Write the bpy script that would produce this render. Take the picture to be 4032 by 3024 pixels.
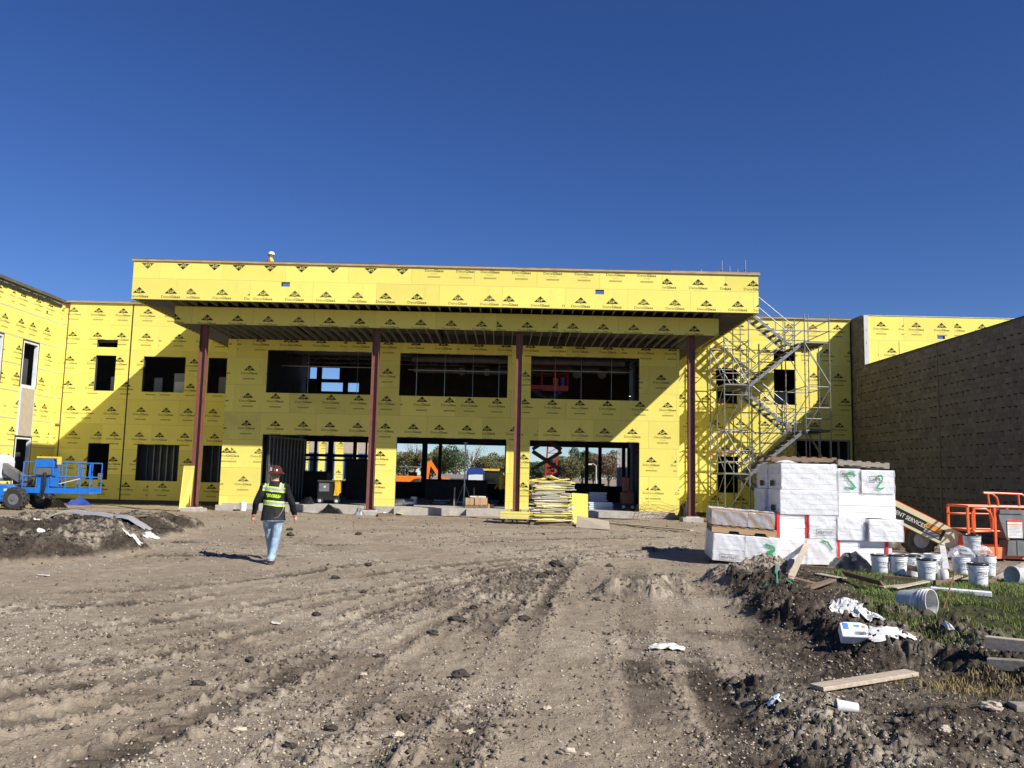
import bpy, bmesh, math, random
import numpy as np
from mathutils import Vector, Matrix, Euler

for o in list(bpy.data.objects): bpy.data.objects.remove(o)
scene = bpy.context.scene
COL = scene.collection
random.seed(7)
RNG = np.random.default_rng(11)

# ---------------------------------------------------------------- camera (calibrated on the photograph)
FPX, CAM_H = 3265.0, 1.65            # focal length in photo pixels, eye height
YAW, PIT, ROL = .0055, math.atan(362 / 3265), .022
_fw = Vector((math.sin(YAW) * math.cos(PIT), math.cos(YAW) * math.cos(PIT), math.sin(PIT)))
_r0 = Vector((math.cos(YAW), -math.sin(YAW), 0)); _u0 = _r0.cross(_fw)
_rt = math.cos(ROL) * _r0 + math.sin(ROL) * _u0
_up = math.cos(ROL) * _u0 - math.sin(ROL) * _r0
CAMPOS = Vector((0, 0, CAM_H))
cam = bpy.data.cameras.new('camera'); camo = bpy.data.objects.new('camera', cam); COL.objects.link(camo)
M = Matrix((_rt, _up, -_fw)).transposed().to_4x4(); M.translation = CAMPOS
camo.matrix_world = M
cam.sensor_width = 36; cam.lens = 36 * FPX / 4032; cam.clip_start = .05; cam.clip_end = 5000
scene.camera = camo
def ray(x, y): return _fw * FPX + _rt * (x - 2016) - _up * (y - 1512)
def PY(x, y, Y): d = ray(x, y); return CAMPOS + d * (Y / d.y)
def PX(x, y, X): d = ray(x, y); return CAMPOS + d * (X / d.x)
def G(x, y, z=0.): d = ray(x, y); return CAMPOS + d * ((z - CAM_H) / d.z)

# ---------------------------------------------------------------- sky, sun, exposure
SUN = Vector((1.155, -1.0, 1.11)).normalized()      # towards the sun (from the canopy's shadow)
SUN_EL = math.asin(SUN.z); SUN_AZ = math.atan2(SUN.x, SUN.y)
w = bpy.data.worlds.new('World'); scene.world = w; w.use_nodes = True
nt = w.node_tree; bg = nt.nodes['Background']
sky = nt.nodes.new('ShaderNodeTexSky'); sky.sky_type = 'NISHITA'; sky.sun_disc = False
sky.sun_elevation = SUN_EL; sky.sun_rotation = SUN_AZ
sky.altitude = 0; sky.air_density = .85; sky.dust_density = 0; sky.ozone_density = 6
hs = nt.nodes.new('ShaderNodeHueSaturation'); hs.inputs['Hue'].default_value = .515; hs.inputs['Saturation'].default_value = 1.15; hs.inputs['Value'].default_value = 1.0
nt.links.new(sky.outputs[0], hs.inputs['Color']); nt.links.new(hs.outputs[0], bg.inputs[0]); bg.inputs[1].default_value = .075
sl = bpy.data.lights.new('sun', 'SUN'); sl.energy = 5.0; sl.angle = math.radians(.53); sl.color = (1, .95, .87)
so = bpy.data.objects.new('sun', sl); COL.objects.link(so)
so.rotation_euler = SUN.to_track_quat('Z', 'Y').to_euler(); so.location = SUN * 60
vs = scene.view_settings; vs.view_transform = 'Standard'; vs.look = 'None'; vs.exposure = .42; vs.gamma = 1; vs.use_curve_mapping = False
scene.render.engine = 'CYCLES'
scene.cycles.max_bounces = 8; scene.cycles.transparent_max_bounces = 16

# ---------------------------------------------------------------- materials
MAT = {}
def mat(name, col, rough=.6, metal=0., var=.12, scale=3., bump=0., bscale=40., col2=None, spec=.5, detail=5., stretch=None, coat=0., alpha=1., trans=0.):
    m = bpy.data.materials.new(name); m.use_nodes = True; n = m.node_tree.nodes; L = m.node_tree.links
    p = n['Principled BSDF']; p.inputs['Roughness'].default_value = rough; p.inputs['Metallic'].default_value = metal
    p.inputs['Specular IOR Level'].default_value = spec; p.inputs['Coat Weight'].default_value = coat
    p.inputs['Transmission Weight'].default_value = trans; p.inputs['Alpha'].default_value = alpha
    tc = n.new('ShaderNodeTexCoord'); mp = n.new('ShaderNodeMapping'); L.new(tc.outputs['Object'], mp.inputs[0])
    if stretch: mp.inputs['Scale'].default_value = stretch
    nz = n.new('ShaderNodeTexNoise'); nz.inputs['Scale'].default_value = scale; nz.inputs['Detail'].default_value = detail
    L.new(mp.outputs[0], nz.inputs['Vector'])
    mx = n.new('ShaderNodeMix'); mx.data_type = 'RGBA'
    a = [max(0, c * (1 - var)) for c in col]; b = list(col2) if col2 else [min(1, c * (1 + var)) for c in col]
    mx.inputs[6].default_value = (*a, 1); mx.inputs[7].default_value = (*b, 1)
    mr = n.new('ShaderNodeMapRange'); mr.inputs['From Min'].default_value = .3; mr.inputs['From Max'].default_value = .7
    L.new(nz.outputs[0], mr.inputs[0]); L.new(mr.outputs[0], mx.inputs[0]); L.new(mx.outputs[2], p.inputs['Base Color'])
    if bump:
        bn = n.new('ShaderNodeTexNoise'); bn.inputs['Scale'].default_value = bscale; bn.inputs['Detail'].default_value = 6
        L.new(mp.outputs[0], bn.inputs['Vector'])
        bp = n.new('ShaderNodeBump'); bp.inputs['Strength'].default_value = bump; bp.inputs['Distance'].default_value = .02
        L.new(bn.outputs[0], bp.inputs['Height']); L.new(bp.outputs[0], p.inputs['Normal'])
    MAT[name] = m
    return m
mat('sheathing_yellow', (.80, .705, .16), .85, var=.04, scale=.9, bump=.08, bscale=60, spec=.2)
mat('sheathing_yellow_soiled', (.72, .64, .17), .85, var=.14, scale=1.1, bump=.08, bscale=60, spec=.2, col2=(.82, .735, .165))
mat('sheathing_core', (.72, .68, .55), .9, var=.1, scale=6)
mat('ink_dark', (.022, .019, .012), .8, var=.35, scale=14, spec=.2)
mat('ink_worn', (.10, .085, .035), .8, var=.4, scale=14, spec=.2)
mat('ink_faint', (.40, .34, .085), .85, var=.15, scale=20, spec=.2)
mat('wood_nailer', (.40, .29, .17), .8, var=.25, scale=2.5, bump=.15, stretch=(1, 6, 6))
mat('wood_dark_nailer', (.10, .085, .075), .8, var=.3, scale=2.5)
mat('wood_grey', (.30, .26, .21), .85, var=.3, scale=5, bump=.4, bscale=25, stretch=(1.5, 8, 8))
mat('wood_pale', (.47, .39, .29), .8, var=.22, scale=5, bump=.3, bscale=25, stretch=(1.5, 8, 8))
mat('wood_brown', (.20, .14, .09), .85, var=.3, scale=5, bump=.4, bscale=25, stretch=(1.5, 8, 8))
mat('primer_red', (.175, .066, .050), .6, var=.16, scale=4, bump=.06)
mat('galvanized', (.50, .51, .52), .30, .9, var=.18, scale=12)
mat('galvanized_dull', (.30, .30, .28), .55, .45, var=.2, scale=6)
mat('scaffold_steel', (.25, .255, .265), .45, .5, var=.2, scale=18)
mat('scaffold_tag', (.75, .12, .03), .6)
mat('scaffold_deck', (.13, .115, .10), .75, .2, var=.3, scale=8)
mat('stud_steel', (.17, .20, .19), .45, .6, var=.2, scale=5)
mat('dark_steel', (.035, .033, .034), .6, .2, var=.3, scale=4)
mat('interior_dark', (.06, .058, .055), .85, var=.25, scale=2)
mat('deck_steel', (.12, .12, .115), .6, .4, var=.2, scale=3)
mat('joint_black', (.018, .016, .014), .8)
mat('joint_brown', (.16, .075, .045), .8)
mat('sealant', (.40, .40, .38), .7, var=.1)
mat('membrane_black', (.02, .02, .018), .45, var=.5, scale=30, bump=.5, bscale=30)
mat('green_smear', (.19, .20, .075), .8, var=.5, scale=7)
mat('concrete', (.42, .39, .34), .9, var=.15, scale=5, bump=.25, bscale=50)
mat('concrete_pale', (.55, .51, .44), .9, var=.15, scale=5, bump=.25, bscale=50)
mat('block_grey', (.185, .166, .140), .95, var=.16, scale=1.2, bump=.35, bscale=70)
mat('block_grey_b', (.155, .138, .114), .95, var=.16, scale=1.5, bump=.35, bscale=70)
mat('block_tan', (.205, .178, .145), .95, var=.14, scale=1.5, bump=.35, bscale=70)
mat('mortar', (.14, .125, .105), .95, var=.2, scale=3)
mat('flashing_grey', (.58, .57, .57), .4, .5, var=.08, scale=3)
mat('window_frame_white', (.66, .70, .74), .5, var=.1, scale=5)
mat('spandrel_tan', (.43, .37, .29), .8, var=.08, scale=4)
mat('tape_blue', (.05, .16, .50), .5)
mat('glass_dark', (.01, .012, .015), .05, var=.1)
mat('drywall', (.40, .40, .41), .9, var=.06, scale=2)
mat('foam_white', (.88, .885, .89), .75, var=.03, scale=3, bump=.12, bscale=120)
mat('strap_red', (.72, .03, .03), .5)
mat('spray_green', (.03, .38, .12), .6, var=.25, scale=20)
mat('print_black', (.03, .03, .03), .7)
mat('print_grey', (.35, .35, .36), .7)
mat('cardboard', (.48, .31, .17), .8, var=.1, scale=4)
mat('cardboard_dark', (.36, .235, .135), .8, var=.12, scale=4)
mat('pail_white', (.80, .81, .82), .32, var=.05, scale=6, coat=.1)
mat('pail_dirty', (.60, .60, .59), .45, var=.25, scale=9)
mat('pail_label', (.62, .65, .67), .6, var=.3, scale=30)
mat('lid_black', (.018, .018, .018), .3, var=.4, scale=14)
mat('plastic_black', (.012, .012, .014), .22, var=.3, scale=8, bump=.5, bscale=14)
mat('tarp_blue', (.025, .06, .27), .4, var=.2, scale=8)
mat('plastic_white', (.70, .69, .67), .45, var=.16, scale=6)
mat('paper_white', (.66, .63, .57), .75, var=.2, scale=8)
mat('jug_white', (.84, .85, .86), .3, var=.03)
mat('label_blue', (.10, .24, .55), .5, var=.3, scale=40)
mat('label_pale', (.62, .70, .78), .5, var=.2, scale=40)
mat('label_orange', (.80, .30, .05), .5)
mat('strap_green', (.02, .33, .22), .5)
mat('lift_blue', (.015, .16, .55), .38, var=.1, scale=5, coat=.2)
mat('lift_orange', (.78, .13, .03), .4, var=.12, scale=6, coat=.15)
mat('lift_orange_pale', (.80, .24, .10), .55, var=.15, scale=6)
mat('lift_cream', (.72, .63, .38), .45, var=.06, scale=4)
mat('lift_grey', (.15, .155, .16), .55, var=.2, scale=6)
mat('lift_white', (.66, .68, .72), .45, var=.06)
mat('lift_yellow', (.80, .55, .04), .5)
mat('decal_black', (.012, .012, .011), .5)
mat('decal_text', (.70, .66, .52), .6)
mat('rubber', (.035, .033, .03), .85, var=.3, scale=12, bump=.3, bscale=40)
mat('rubber_muddy', (.16, .13, .10), .95, var=.45, scale=7, bump=.5, bscale=30)
mat('rim_white', (.58, .58, .58), .5, var=.15)
mat('boom_grey', (.17, .165, .155), .5, .3, var=.2, scale=5)
mat('machine_red', (.42, .022, .016), .45, var=.15, scale=5)
mat('machine_orange', (.82, .20, .02), .45, var=.12, scale=5)
mat('machine_yellow', (.75, .48, .03), .5, var=.12)
mat('cable_yellow', (.85, .52, .02), .5)
mat('cloth_black', (.011, .011, .012), .9, var=.5, scale=9, bump=.4, bscale=18, spec=.2)
mat('skin', (.58, .30, .21), .55, var=.08, scale=20)
mat('hair', (.22, .16, .10), .8, var=.3, scale=60)
mat('helmet_brown', (.10, .022, .016), .22, var=.12, scale=6, coat=.4)
mat('helmet_white', (.82, .83, .84), .3, var=.03)
mat('hivis_lime', (.55, .80, .03), .7, var=.06, scale=10)
mat('shirt_red', (.42, .06, .03), .85, var=.15)
mat('boot_brown', (.11, .065, .04), .8, var=.3, scale=15)
mat('leaf_green', (.065, .095, .032), .8, var=.45, scale=.5)
mat('leaf_olive', (.125, .120, .045), .8, var=.4, scale=.5)
mat('leaf_brown', (.15, .10, .055), .8, var=.35, scale=.5)
mat('bark', (.14, .115, .09), .9, var=.3, scale=5)
mat('house_wall', (.42, .33, .28), .9, var=.08)
mat('house_roof', (.22, .20, .19), .9, var=.15)
mat('pole_grey', (.42, .40, .36), .7)
mat('grass_blade', (.15, .205, .046), .7, var=.5, scale=1.3)
mat('grass_dry', (.26, .20, .085), .8, var=.35, scale=2)
mat('rebar_rust', (.22, .085, .04), .8, var=.3, scale=20)
mat('clod_dark', (.050, .041, .033), .95, var=.55, scale=9, bump=.8, bscale=30)
mat('crumb_brown', (.112, .088, .065), .95, var=.5, scale=9, bump=.8, bscale=30)
mat('clod_tan', (.21, .17, .128), .95, var=.35, scale=9, bump=.8, bscale=30)
mat('pebble_pale', (.45, .385, .295), .9, var=.3, scale=30)

def wrap_material(name, dens, tint=(.92, .93, .95), gloss=.09):
    m = bpy.data.materials.new(name); m.use_nodes = True; n = m.node_tree.nodes; L = m.node_tree.links
    n.remove(n['Principled BSDF']); out = n['Material Output']
    tr = n.new('ShaderNodeBsdfTransparent'); df = n.new('ShaderNodeBsdfDiffuse'); gl = n.new('ShaderNodeBsdfGlossy')
    df.inputs[0].default_value = (*tint, 1); gl.inputs['Roughness'].default_value = .12
    tc = n.new('ShaderNodeTexCoord'); nz = n.new('ShaderNodeTexNoise'); nz.inputs['Scale'].default_value = 5; nz.inputs['Detail'].default_value = 6
    nz.inputs['Distortion'].default_value = 1.5
    L.new(tc.outputs['Object'], nz.inputs['Vector'])
    bp = n.new('ShaderNodeBump'); bp.inputs['Strength'].default_value = .55; bp.inputs['Distance'].default_value = .05; L.new(nz.outputs[0], bp.inputs['Height'])
    L.new(bp.outputs[0], gl.inputs['Normal']); L.new(bp.outputs[0], df.inputs['Normal'])
    m1 = n.new('ShaderNodeMixShader'); m2 = n.new('ShaderNodeMixShader')
    m1.inputs[0].default_value = dens; m2.inputs[0].default_value = gloss
    L.new(tr.outputs[0], m1.inputs[1]); L.new(df.outputs[0], m1.inputs[2])
    L.new(m1.outputs[0], m2.inputs[1]); L.new(gl.outputs[0], m2.inputs[2]); L.new(m2.outputs[0], out.inputs[0])
    MAT[name] = m
wrap_material('stretch_wrap', .40, (.98, .98, .99), gloss=.12)
wrap_material('bag_clear', .35)
wrap_material('shiny_wrap', .34, gloss=.30)  # milky white share puts the carton film's glare into its colour

# every sheathing board gets its own slight tone
for nm in ('sheathing_yellow', 'sheathing_yellow_soiled'):
    m_ = MAT[nm]; n_ = m_.node_tree.nodes; L_ = m_.node_tree.links; p_ = n_['Principled BSDF']; src = p_.inputs['Base Color'].links[0].from_socket
    oi = n_.new('ShaderNodeObjectInfo'); mr_ = n_.new('ShaderNodeMapRange'); mr_.inputs['To Min'].default_value = .90; mr_.inputs['To Max'].default_value = 1.07; L_.new(oi.outputs['Random'], mr_.inputs[0])
    hs_ = n_.new('ShaderNodeHueSaturation'); L_.new(mr_.outputs[0], hs_.inputs['Value']); L_.new(src, hs_.inputs['Color'])
    tc_ = n_.new('ShaderNodeTexCoord'); nz_ = n_.new('ShaderNodeTexNoise'); nz_.inputs['Scale'].default_value = 2.3; nz_.inputs['Detail'].default_value = 8; nz_.inputs['Distortion'].default_value = .8; L_.new(tc_.outputs['Object'], nz_.inputs['Vector'])
    sm = n_.new('ShaderNodeMapRange'); sm.inputs['From Min'].default_value = .60; sm.inputs['From Max'].default_value = .78; sm.inputs['To Max'].default_value = .35; L_.new(nz_.outputs[0], sm.inputs[0])
    mx_ = n_.new('ShaderNodeMix'); mx_.data_type = 'RGBA'; mx_.inputs[7].default_value = (.55, .46, .20, 1); L_.new(sm.outputs[0], mx_.inputs[0]); L_.new(hs_.outputs[0], mx_.inputs[6]); L_.new(mx_.outputs[2], p_.inputs['Base Color'])
# jeans: blue with faded streaks;  jacket back: black with lime/silver bands (printed tape)
def jeans_material():
    m = mat('jeans', (.20, .33, .47), .85, var=.3, scale=9, bump=.5, bscale=16, col2=(.42, .55, .67), stretch=(1, 1, .45))
jeans_material()
# ---------------------------------------------------------------- helpers
ROOTM = {}
def link(o, parent=None):
    COL.objects.link(o)
    if parent is not None:
        o.parent = parent; ROOTM[o.name] = ROOTM.get(parent.name, Matrix()) @ o.matrix_basis
    else: ROOTM[o.name] = o.matrix_basis.copy()
    return o
def tag(o, label=None, cat=None, group=None, kind=None):
    if label: o['label'] = label
    if cat: o['category'] = cat
    if group: o['group'] = group
    if kind: o['kind'] = kind
    return o
def thing(name, label, cat, loc=(0, 0, 0), rotz=0, group=None, rot=None):
    o = bpy.data.objects.new(name, None); o.empty_display_size = .2
    o.location = loc; o.rotation_euler = rot if rot else (0, 0, rotz)
    o.matrix_basis = Matrix.LocRotScale(Vector(loc), Euler(rot if rot else (0, 0, rotz)), None)
    link(o); return tag(o, label, cat, group)
def rot3(rx=0, ry=0, rz=0): return Euler((rx, ry, rz)).to_matrix()
class MB:
    def __init__(s): s.v = []; s.f = []; s.m = []
    def add(s, vs, fs, mi=0):
        b = len(s.v); s.v += [tuple(v) for v in vs]; s.f += [tuple(i + b for i in f) for f in fs]; s.m += [mi] * len(fs); return s
    def box(s, c, d, R=None, mi=0):
        c = Vector(c); h = [x / 2 for x in d]; vs = []
        for sx, sy, sz in ((-1,-1,-1),(1,-1,-1),(1,1,-1),(-1,1,-1),(-1,-1,1),(1,-1,1),(1,1,1),(-1,1,1)):
            q = Vector((sx * h[0], sy * h[1], sz * h[2])); vs.append(c + (R @ q if R else q))
        return s.add(vs, [(3,2,1,0),(4,5,6,7),(0,1,5,4),(1,2,6,5),(2,3,7,6),(3,0,4,7)], mi)
    def b2(s, x0, x1, y0, y1, z0, z1, mi=0): return s.box(((x0+x1)/2, (y0+y1)/2, (z0+z1)/2), (abs(x1-x0), abs(y1-y0), abs(z1-z0)), None, mi)
    def bar(s, p0, p1, w, h, up=(0, 0, 1), mi=0):
        p0 = Vector(p0); p1 = Vector(p1); d = p1 - p0; l = d.length; x = d / l; up = Vector(up)
        if abs(x.dot(up)) > .99: up = Vector((0, 1, 0))
        y = up.cross(x).normalized(); z = x.cross(y)
        return s.box((p0 + p1) / 2, (l, w, h), Matrix((x, y, z)).transposed(), mi)
    def tube(s, pts, r, n=8, mi=0, caps=True, closed=False):
        pts = [Vector(p) for p in pts]; rs = r if isinstance(r, (list, tuple)) else [r] * len(pts)
        K = len(pts); ref = None; vs = []
        for i, p in enumerate(pts):
            if closed: t = (pts[(i+1) % K] - pts[i-1]).normalized()
            else: t = (pts[min(i+1, K-1)] - pts[max(i-1, 0)]).normalized()
            if ref is None:
                ref = Vector((0, 0, 1)) if abs(t.z) < .9 else Vector((1, 0, 0))
            a = t.cross(ref).normalized(); b = t.cross(a).normalized(); ref = -b if b.dot(ref) < 0 else b
            b = ref - t * ref.dot(t); b.normalize(); a = b.cross(t); ref = b
            for k in range(n):
                an = 2 * math.pi * k / n; vs.append(p + a * (math.cos(an) * rs[i]) + b * (math.sin(an) * rs[i]))
        fs = []
        for i in range(K if closed else K - 1):
            j = (i + 1) % K
            for k in range(n): fs.append((i*n+k, i*n+(k+1) % n, j*n+(k+1) % n, j*n+k))
        if caps and not closed: fs += [tuple(range(n))[::-1], tuple((K-1)*n + k for k in range(n))]
        return s.add(vs, fs, mi)
    def lathe(s, prof, n=20, c=(0, 0, 0), R=None, mi=0, cap=True, sx=1, sy=1):
        c = Vector(c); vs = []
        for r, z in prof:
            for k in range(n):
                a = 2 * math.pi * k / n; q = Vector((r * math.cos(a) * sx, r * math.sin(a) * sy, z)); vs.append(c + (R @ q if R else q))
        fs = []
        for i in range(len(prof) - 1):
            for k in range(n): fs.append((i*n+k, i*n+(k+1) % n, (i+1)*n+(k+1) % n, (i+1)*n+k))
        if cap: fs += [tuple(range(n))[::-1], tuple((len(prof)-1)*n + k for k in range(n))]
        return s.add(vs, fs, mi)
    def prism(s, out, y0, y1, mi=0, f=lambda x, z, y: (x, y, z)):
        n = len(out); vs = [f(x, z, y0) for x, z in out] + [f(x, z, y1) for x, z in out]
        return s.add(vs, [tuple(range(n)), tuple(range(n, 2*n))[::-1]] + [(i, i+n, (i+1) % n + n, (i+1) % n) for i in range(n)], mi)
    def grid(s, P, mi=0):
        h, w = len(P), len(P[0]); vs = [p for r in P for p in r]
        return s.add(vs, [(i*w+j, i*w+j+1, (i+1)*w+j+1, (i+1)*w+j) for i in range(h-1) for j in range(w-1)], mi)
    def mesh(s, name, mats, smooth=False):
        me = bpy.data.meshes.new(name); me.from_pydata(s.v, [], s.f)
        for m in (mats if isinstance(mats, (list, tuple)) else [mats]): me.materials.append(MAT[m] if isinstance(m, str) else m)
        if any(s.m): me.polygons.foreach_set('material_index', s.m)
        bm = bmesh.new(); bm.from_mesh(me); bmesh.ops.recalc_face_normals(bm, faces=bm.faces); bm.to_mesh(me); bm.free()
        if smooth:
            me.polygons.foreach_set('use_smooth', [True] * len(me.polygons))
            try: me.set_sharp_from_angle(angle=math.radians(40))
            except Exception: pass
        me.update(); return me
    def build(s, name, mats, parent=None, world=False, smooth=False, loc=None, bevel=0):
        if world and parent is not None:
            I = ROOTM[parent.name].inverted(); s.v = [tuple(I @ Vector(v)) for v in s.v]
        o = bpy.data.objects.new(name, s.mesh(name, mats, smooth))
        if loc is not None: o.location = loc; o.matrix_basis = Matrix.Translation(Vector(loc))
        if bevel:
            b = o.modifiers.new('bevel', 'BEVEL'); b.width = bevel; b.segments = 2; b.limit_method = 'ANGLE'
        return link(o, parent)
def inst(name, me, parent, loc, rot=(0, 0, 0), sc=(1, 1, 1)):
    o = bpy.data.objects.new(name, me); o.location = loc; o.rotation_euler = rot; o.scale = sc
    o.matrix_basis = Matrix.LocRotScale(Vector(loc), Euler(rot), Vector(sc)); return link(o, parent)
def copy_tree(o, parent=None):
    c = o.copy(); COL.objects.link(c); c.parent = parent
    for ch in list(o.children): copy_tree(ch, c)
    return c

# text as flat triangles (x, y) lists
_textcache = {}
def text_tris(s, height, bold=0., width=None):
    key = (s, height, bold, width)
    if key in _textcache: return _textcache[key]
    cu = bpy.data.curves.new('lettering', 'FONT'); cu.body = s; cu.size = 1; cu.offset = bold; cu.resolution_u = 2; cu.fill_mode = 'FRONT'
    ob = bpy.data.objects.new('lettering', cu); COL.objects.link(ob); dg = bpy.context.evaluated_depsgraph_get(); dg.update()
    me = bpy.data.meshes.new_from_object(ob.evaluated_get(dg)); me.calc_loop_triangles()
    V = np.array([v.co[:2] for v in me.vertices]); T = np.array([t.vertices[:] for t in me.loop_triangles])
    bpy.data.objects.remove(ob); bpy.data.curves.remove(cu); bpy.data.meshes.remove(me)
    cap = .73
    V = V * (height / cap); V[:, 0] -= V[:, 0].min()
    if width: V[:, 0] *= width / V[:, 0].max()
    r = V[T]                                   # (n,3,2)
    _textcache[key] = r; return r
def shift(t, x, y): return t + np.array([x, y])
def print_mesh(mb, tris, f, mi=0):
    """tris (n,3,2) put on a surface through f(u, v) -> xyz"""
    for t in tris:
        mb.add([f(*p) for p in t], [(0, 1, 2)], mi)
# ---------------------------------------------------------------- ground height field
def _h(ix, iy, s):
    n = (ix.astype(np.int64) * 374761393 + iy.astype(np.int64) * 668265263 + s * 974711) & 0xffffffff
    n = ((n ^ (n >> 13)) * 1274126177) & 0xffffffff
    n = ((n ^ (n >> 16)) * 2246822519) & 0xffffffff
    return ((n ^ (n >> 15)) & 0xffffff) / 16777215.0
def vn(x, y, s=0):
    xi = np.floor(x); yi = np.floor(y); fx = x - xi; fy = y - yi
    fx = fx*fx*fx*(fx*(fx*6-15)+10); fy = fy*fy*fy*(fy*(fy*6-15)+10)
    a = _h(xi, yi, s); b = _h(xi+1, yi, s); c = _h(xi, yi+1, s); d = _h(xi+1, yi+1, s)
    return (a + (b-a)*fx) * (1-fy) + (c + (d-c)*fx) * fy
def fbm(x, y, o=4, s=0, g=.5):
    r = 0; a = 1; t = 0
    for i in range(o):
        r = r + a * vn(x, y, s + i*17); t += a; a *= g; x = x*2.03+13.1; y = y*2.03-7.7
    return r / t
def worley(x, y, s=0):
    xi = np.floor(x); yi = np.floor(y); f1 = np.full(x.shape, 9.); idv = np.zeros(x.shape)
    for dx in (-1, 0, 1):
        for dy in (-1, 0, 1):
            cx = xi+dx; cy = yi+dy
            d = np.hypot(cx + _h(cx, cy, s) - x, cy + _h(cx, cy, s+5) - y); m = d < f1
            f1 = np.where(m, d, f1); idv = np.where(m, _h(cx, cy, s+9), idv)
    return f1, idv
def sstep(a, b, x): t = np.clip((x-a)/(b-a), 0, 1); return t*t*(3-2*t)
def poly_g(pts, n=5):
    P = [np.array(G(*p)[:2]) for p in pts]; out = []
    for i in range(len(P)-1):
        a = P[max(i-1, 0)]; b = P[i]; c = P[i+1]; d = P[min(i+2, len(P)-1)]
        for k in range(n):
            t = k / n; out.append(.5*((2*b)+(-a+c)*t+(2*a-5*b+4*c-d)*t*t+(-a+3*b-3*c+d)*t**3))
    out.append(P[-1]); return np.array(out)
def dist_poly(X_, Y_, P, pad=2.2):
    shp = X_.shape; lo = P.min(0)-pad; hi = P.max(0)+pad
    k = (X_ > lo[0]) & (X_ < hi[0]) & (Y_ > lo[1]) & (Y_ < hi[1]); x = X_[k]; y = Y_[k]
    out = [np.full(shp, 1e3), np.zeros(shp), np.zeros(shp)]
    if not len(x): return out
    r = _dist_poly(x, y, P)
    for o, v in zip(out, r): o[k] = v
    return out
def _dist_poly(x, y, P):
    best = np.full(x.shape, 1e9); lat = np.zeros(x.shape); along = np.zeros(x.shape); L0 = 0
    for i in range(len(P)-1):
        a = P[i]; e = P[i+1]-a; l = np.hypot(*e)
        if l < 1e-6: continue
        t = np.clip(((x-a[0])*e[0]+(y-a[1])*e[1])/(l*l), 0, 1)
        px = x-a[0]-t*e[0]; py = y-a[1]-t*e[1]; d = np.hypot(px, py); m = d < best
        best = np.where(m, d, best); lat = np.where(m, np.sign(e[0]*py-e[1]*px)*d, lat); along = np.where(m, L0+t*l, along); L0 += l
    return best, lat, along
TRACKS = [  # tyre tracks on the dirt, photo pixels, width, depth
    ([(-300, 2330), (700, 2300), (1500, 2215), (2300, 2160), (2700, 2130)], .30, .025),
    ([(-300, 2410), (700, 2345), (1500, 2250), (2300, 2190), (2700, 2150)], .34, .030),
    ([(-300, 2500), (600, 2440), (1400, 2305), (2100, 2215), (2600, 2170)], .32, .034),
    ([(-300, 2590), (600, 2505), (1350, 2350), (2050, 2235), (2500, 2190)], .28, .030),
    ([(-300, 2690), (700, 2560), (1300, 2400), (1900, 2280), (2300, 2225)], .34, .042),
    ([(-300, 2780), (600, 2640), (1250, 2450), (1850, 2300), (2200, 2240)], .26, .034),
    ([(-300, 2900), (500, 2740), (1200, 2500), (1750, 2320), (2100, 2240)], .36, .046),
    ([(-300, 3050), (500, 2830), (1150, 2580), (1650, 2380), (2000, 2270)], .28, .034),
    ([(100, 3100), (700, 2850), (1250, 2600), (1700, 2400), (2000, 2290), (2250, 2220)], .34, .042),
    ([(600, 3100), (1000, 2850), (1450, 2600), (1780, 2420), (2020, 2310), (2250, 2240)], .28, .034),
    ([(1000, 3100), (1300, 2850), (1640, 2600), (1880, 2420), (2060, 2310)], .26, .030),
    ([(1350, 3100), (1560, 2860), (1800, 2600), (1960, 2420), (2080, 2300), (2200, 2200)], .36, .046),
    ([(1700, 3100), (1850, 2850), (2010, 2600), (2110, 2420), (2180, 2300), (2260, 2200)], .26, .028),
    ([(2500, 2230), (2500, 2450), (2540, 2700), (2640, 3000), (2720, 3100)], .40, .014),
    ([(2640, 2260), (2680, 2450), (2790, 2700), (2960, 3000), (3050, 3100)], .34, .014),
    ([(700, 2140), (1300, 2150), (2000, 2110), (2600, 2090)], .34, .02),
    ([(600, 2190), (1300, 2185), (2000, 2140), (2700, 2110)], .34, .02),
]
TRK = [(poly_g(p), w, d) for p, w, d in TRACKS]
BERM = poly_g([(2990, 2300), (3060, 2400), (3250, 2480), (3450, 2560), (3700, 2610), (3950, 2660), (4200, 2700)])
BERM_B = poly_g([(3150, 2380), (3350, 2420), (3600, 2450), (3800, 2500), (3880, 2560)])
RIDGE = poly_g([(2950, 2700), (3100, 2800), (3250, 2920), (3350, 3010), (3450, 3100)])
RIDGE_B = poly_g([(3250, 2880), (3500, 2930), (3800, 2900), (4100, 2930)])
SPOIL = poly_g([(2440, 2330), (2560, 2340), (2640, 2310)])
SPOIL_B = poly_g([(2850, 2300), (2960, 2270), (3030, 2235)])
MND = [np.array(G(*p)[:2]) for p in ((60, 2130), (250, 2100), (430, 2110), (600, 2085), (-150, 2150), (90, 2190), (330, 2165))]
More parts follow.
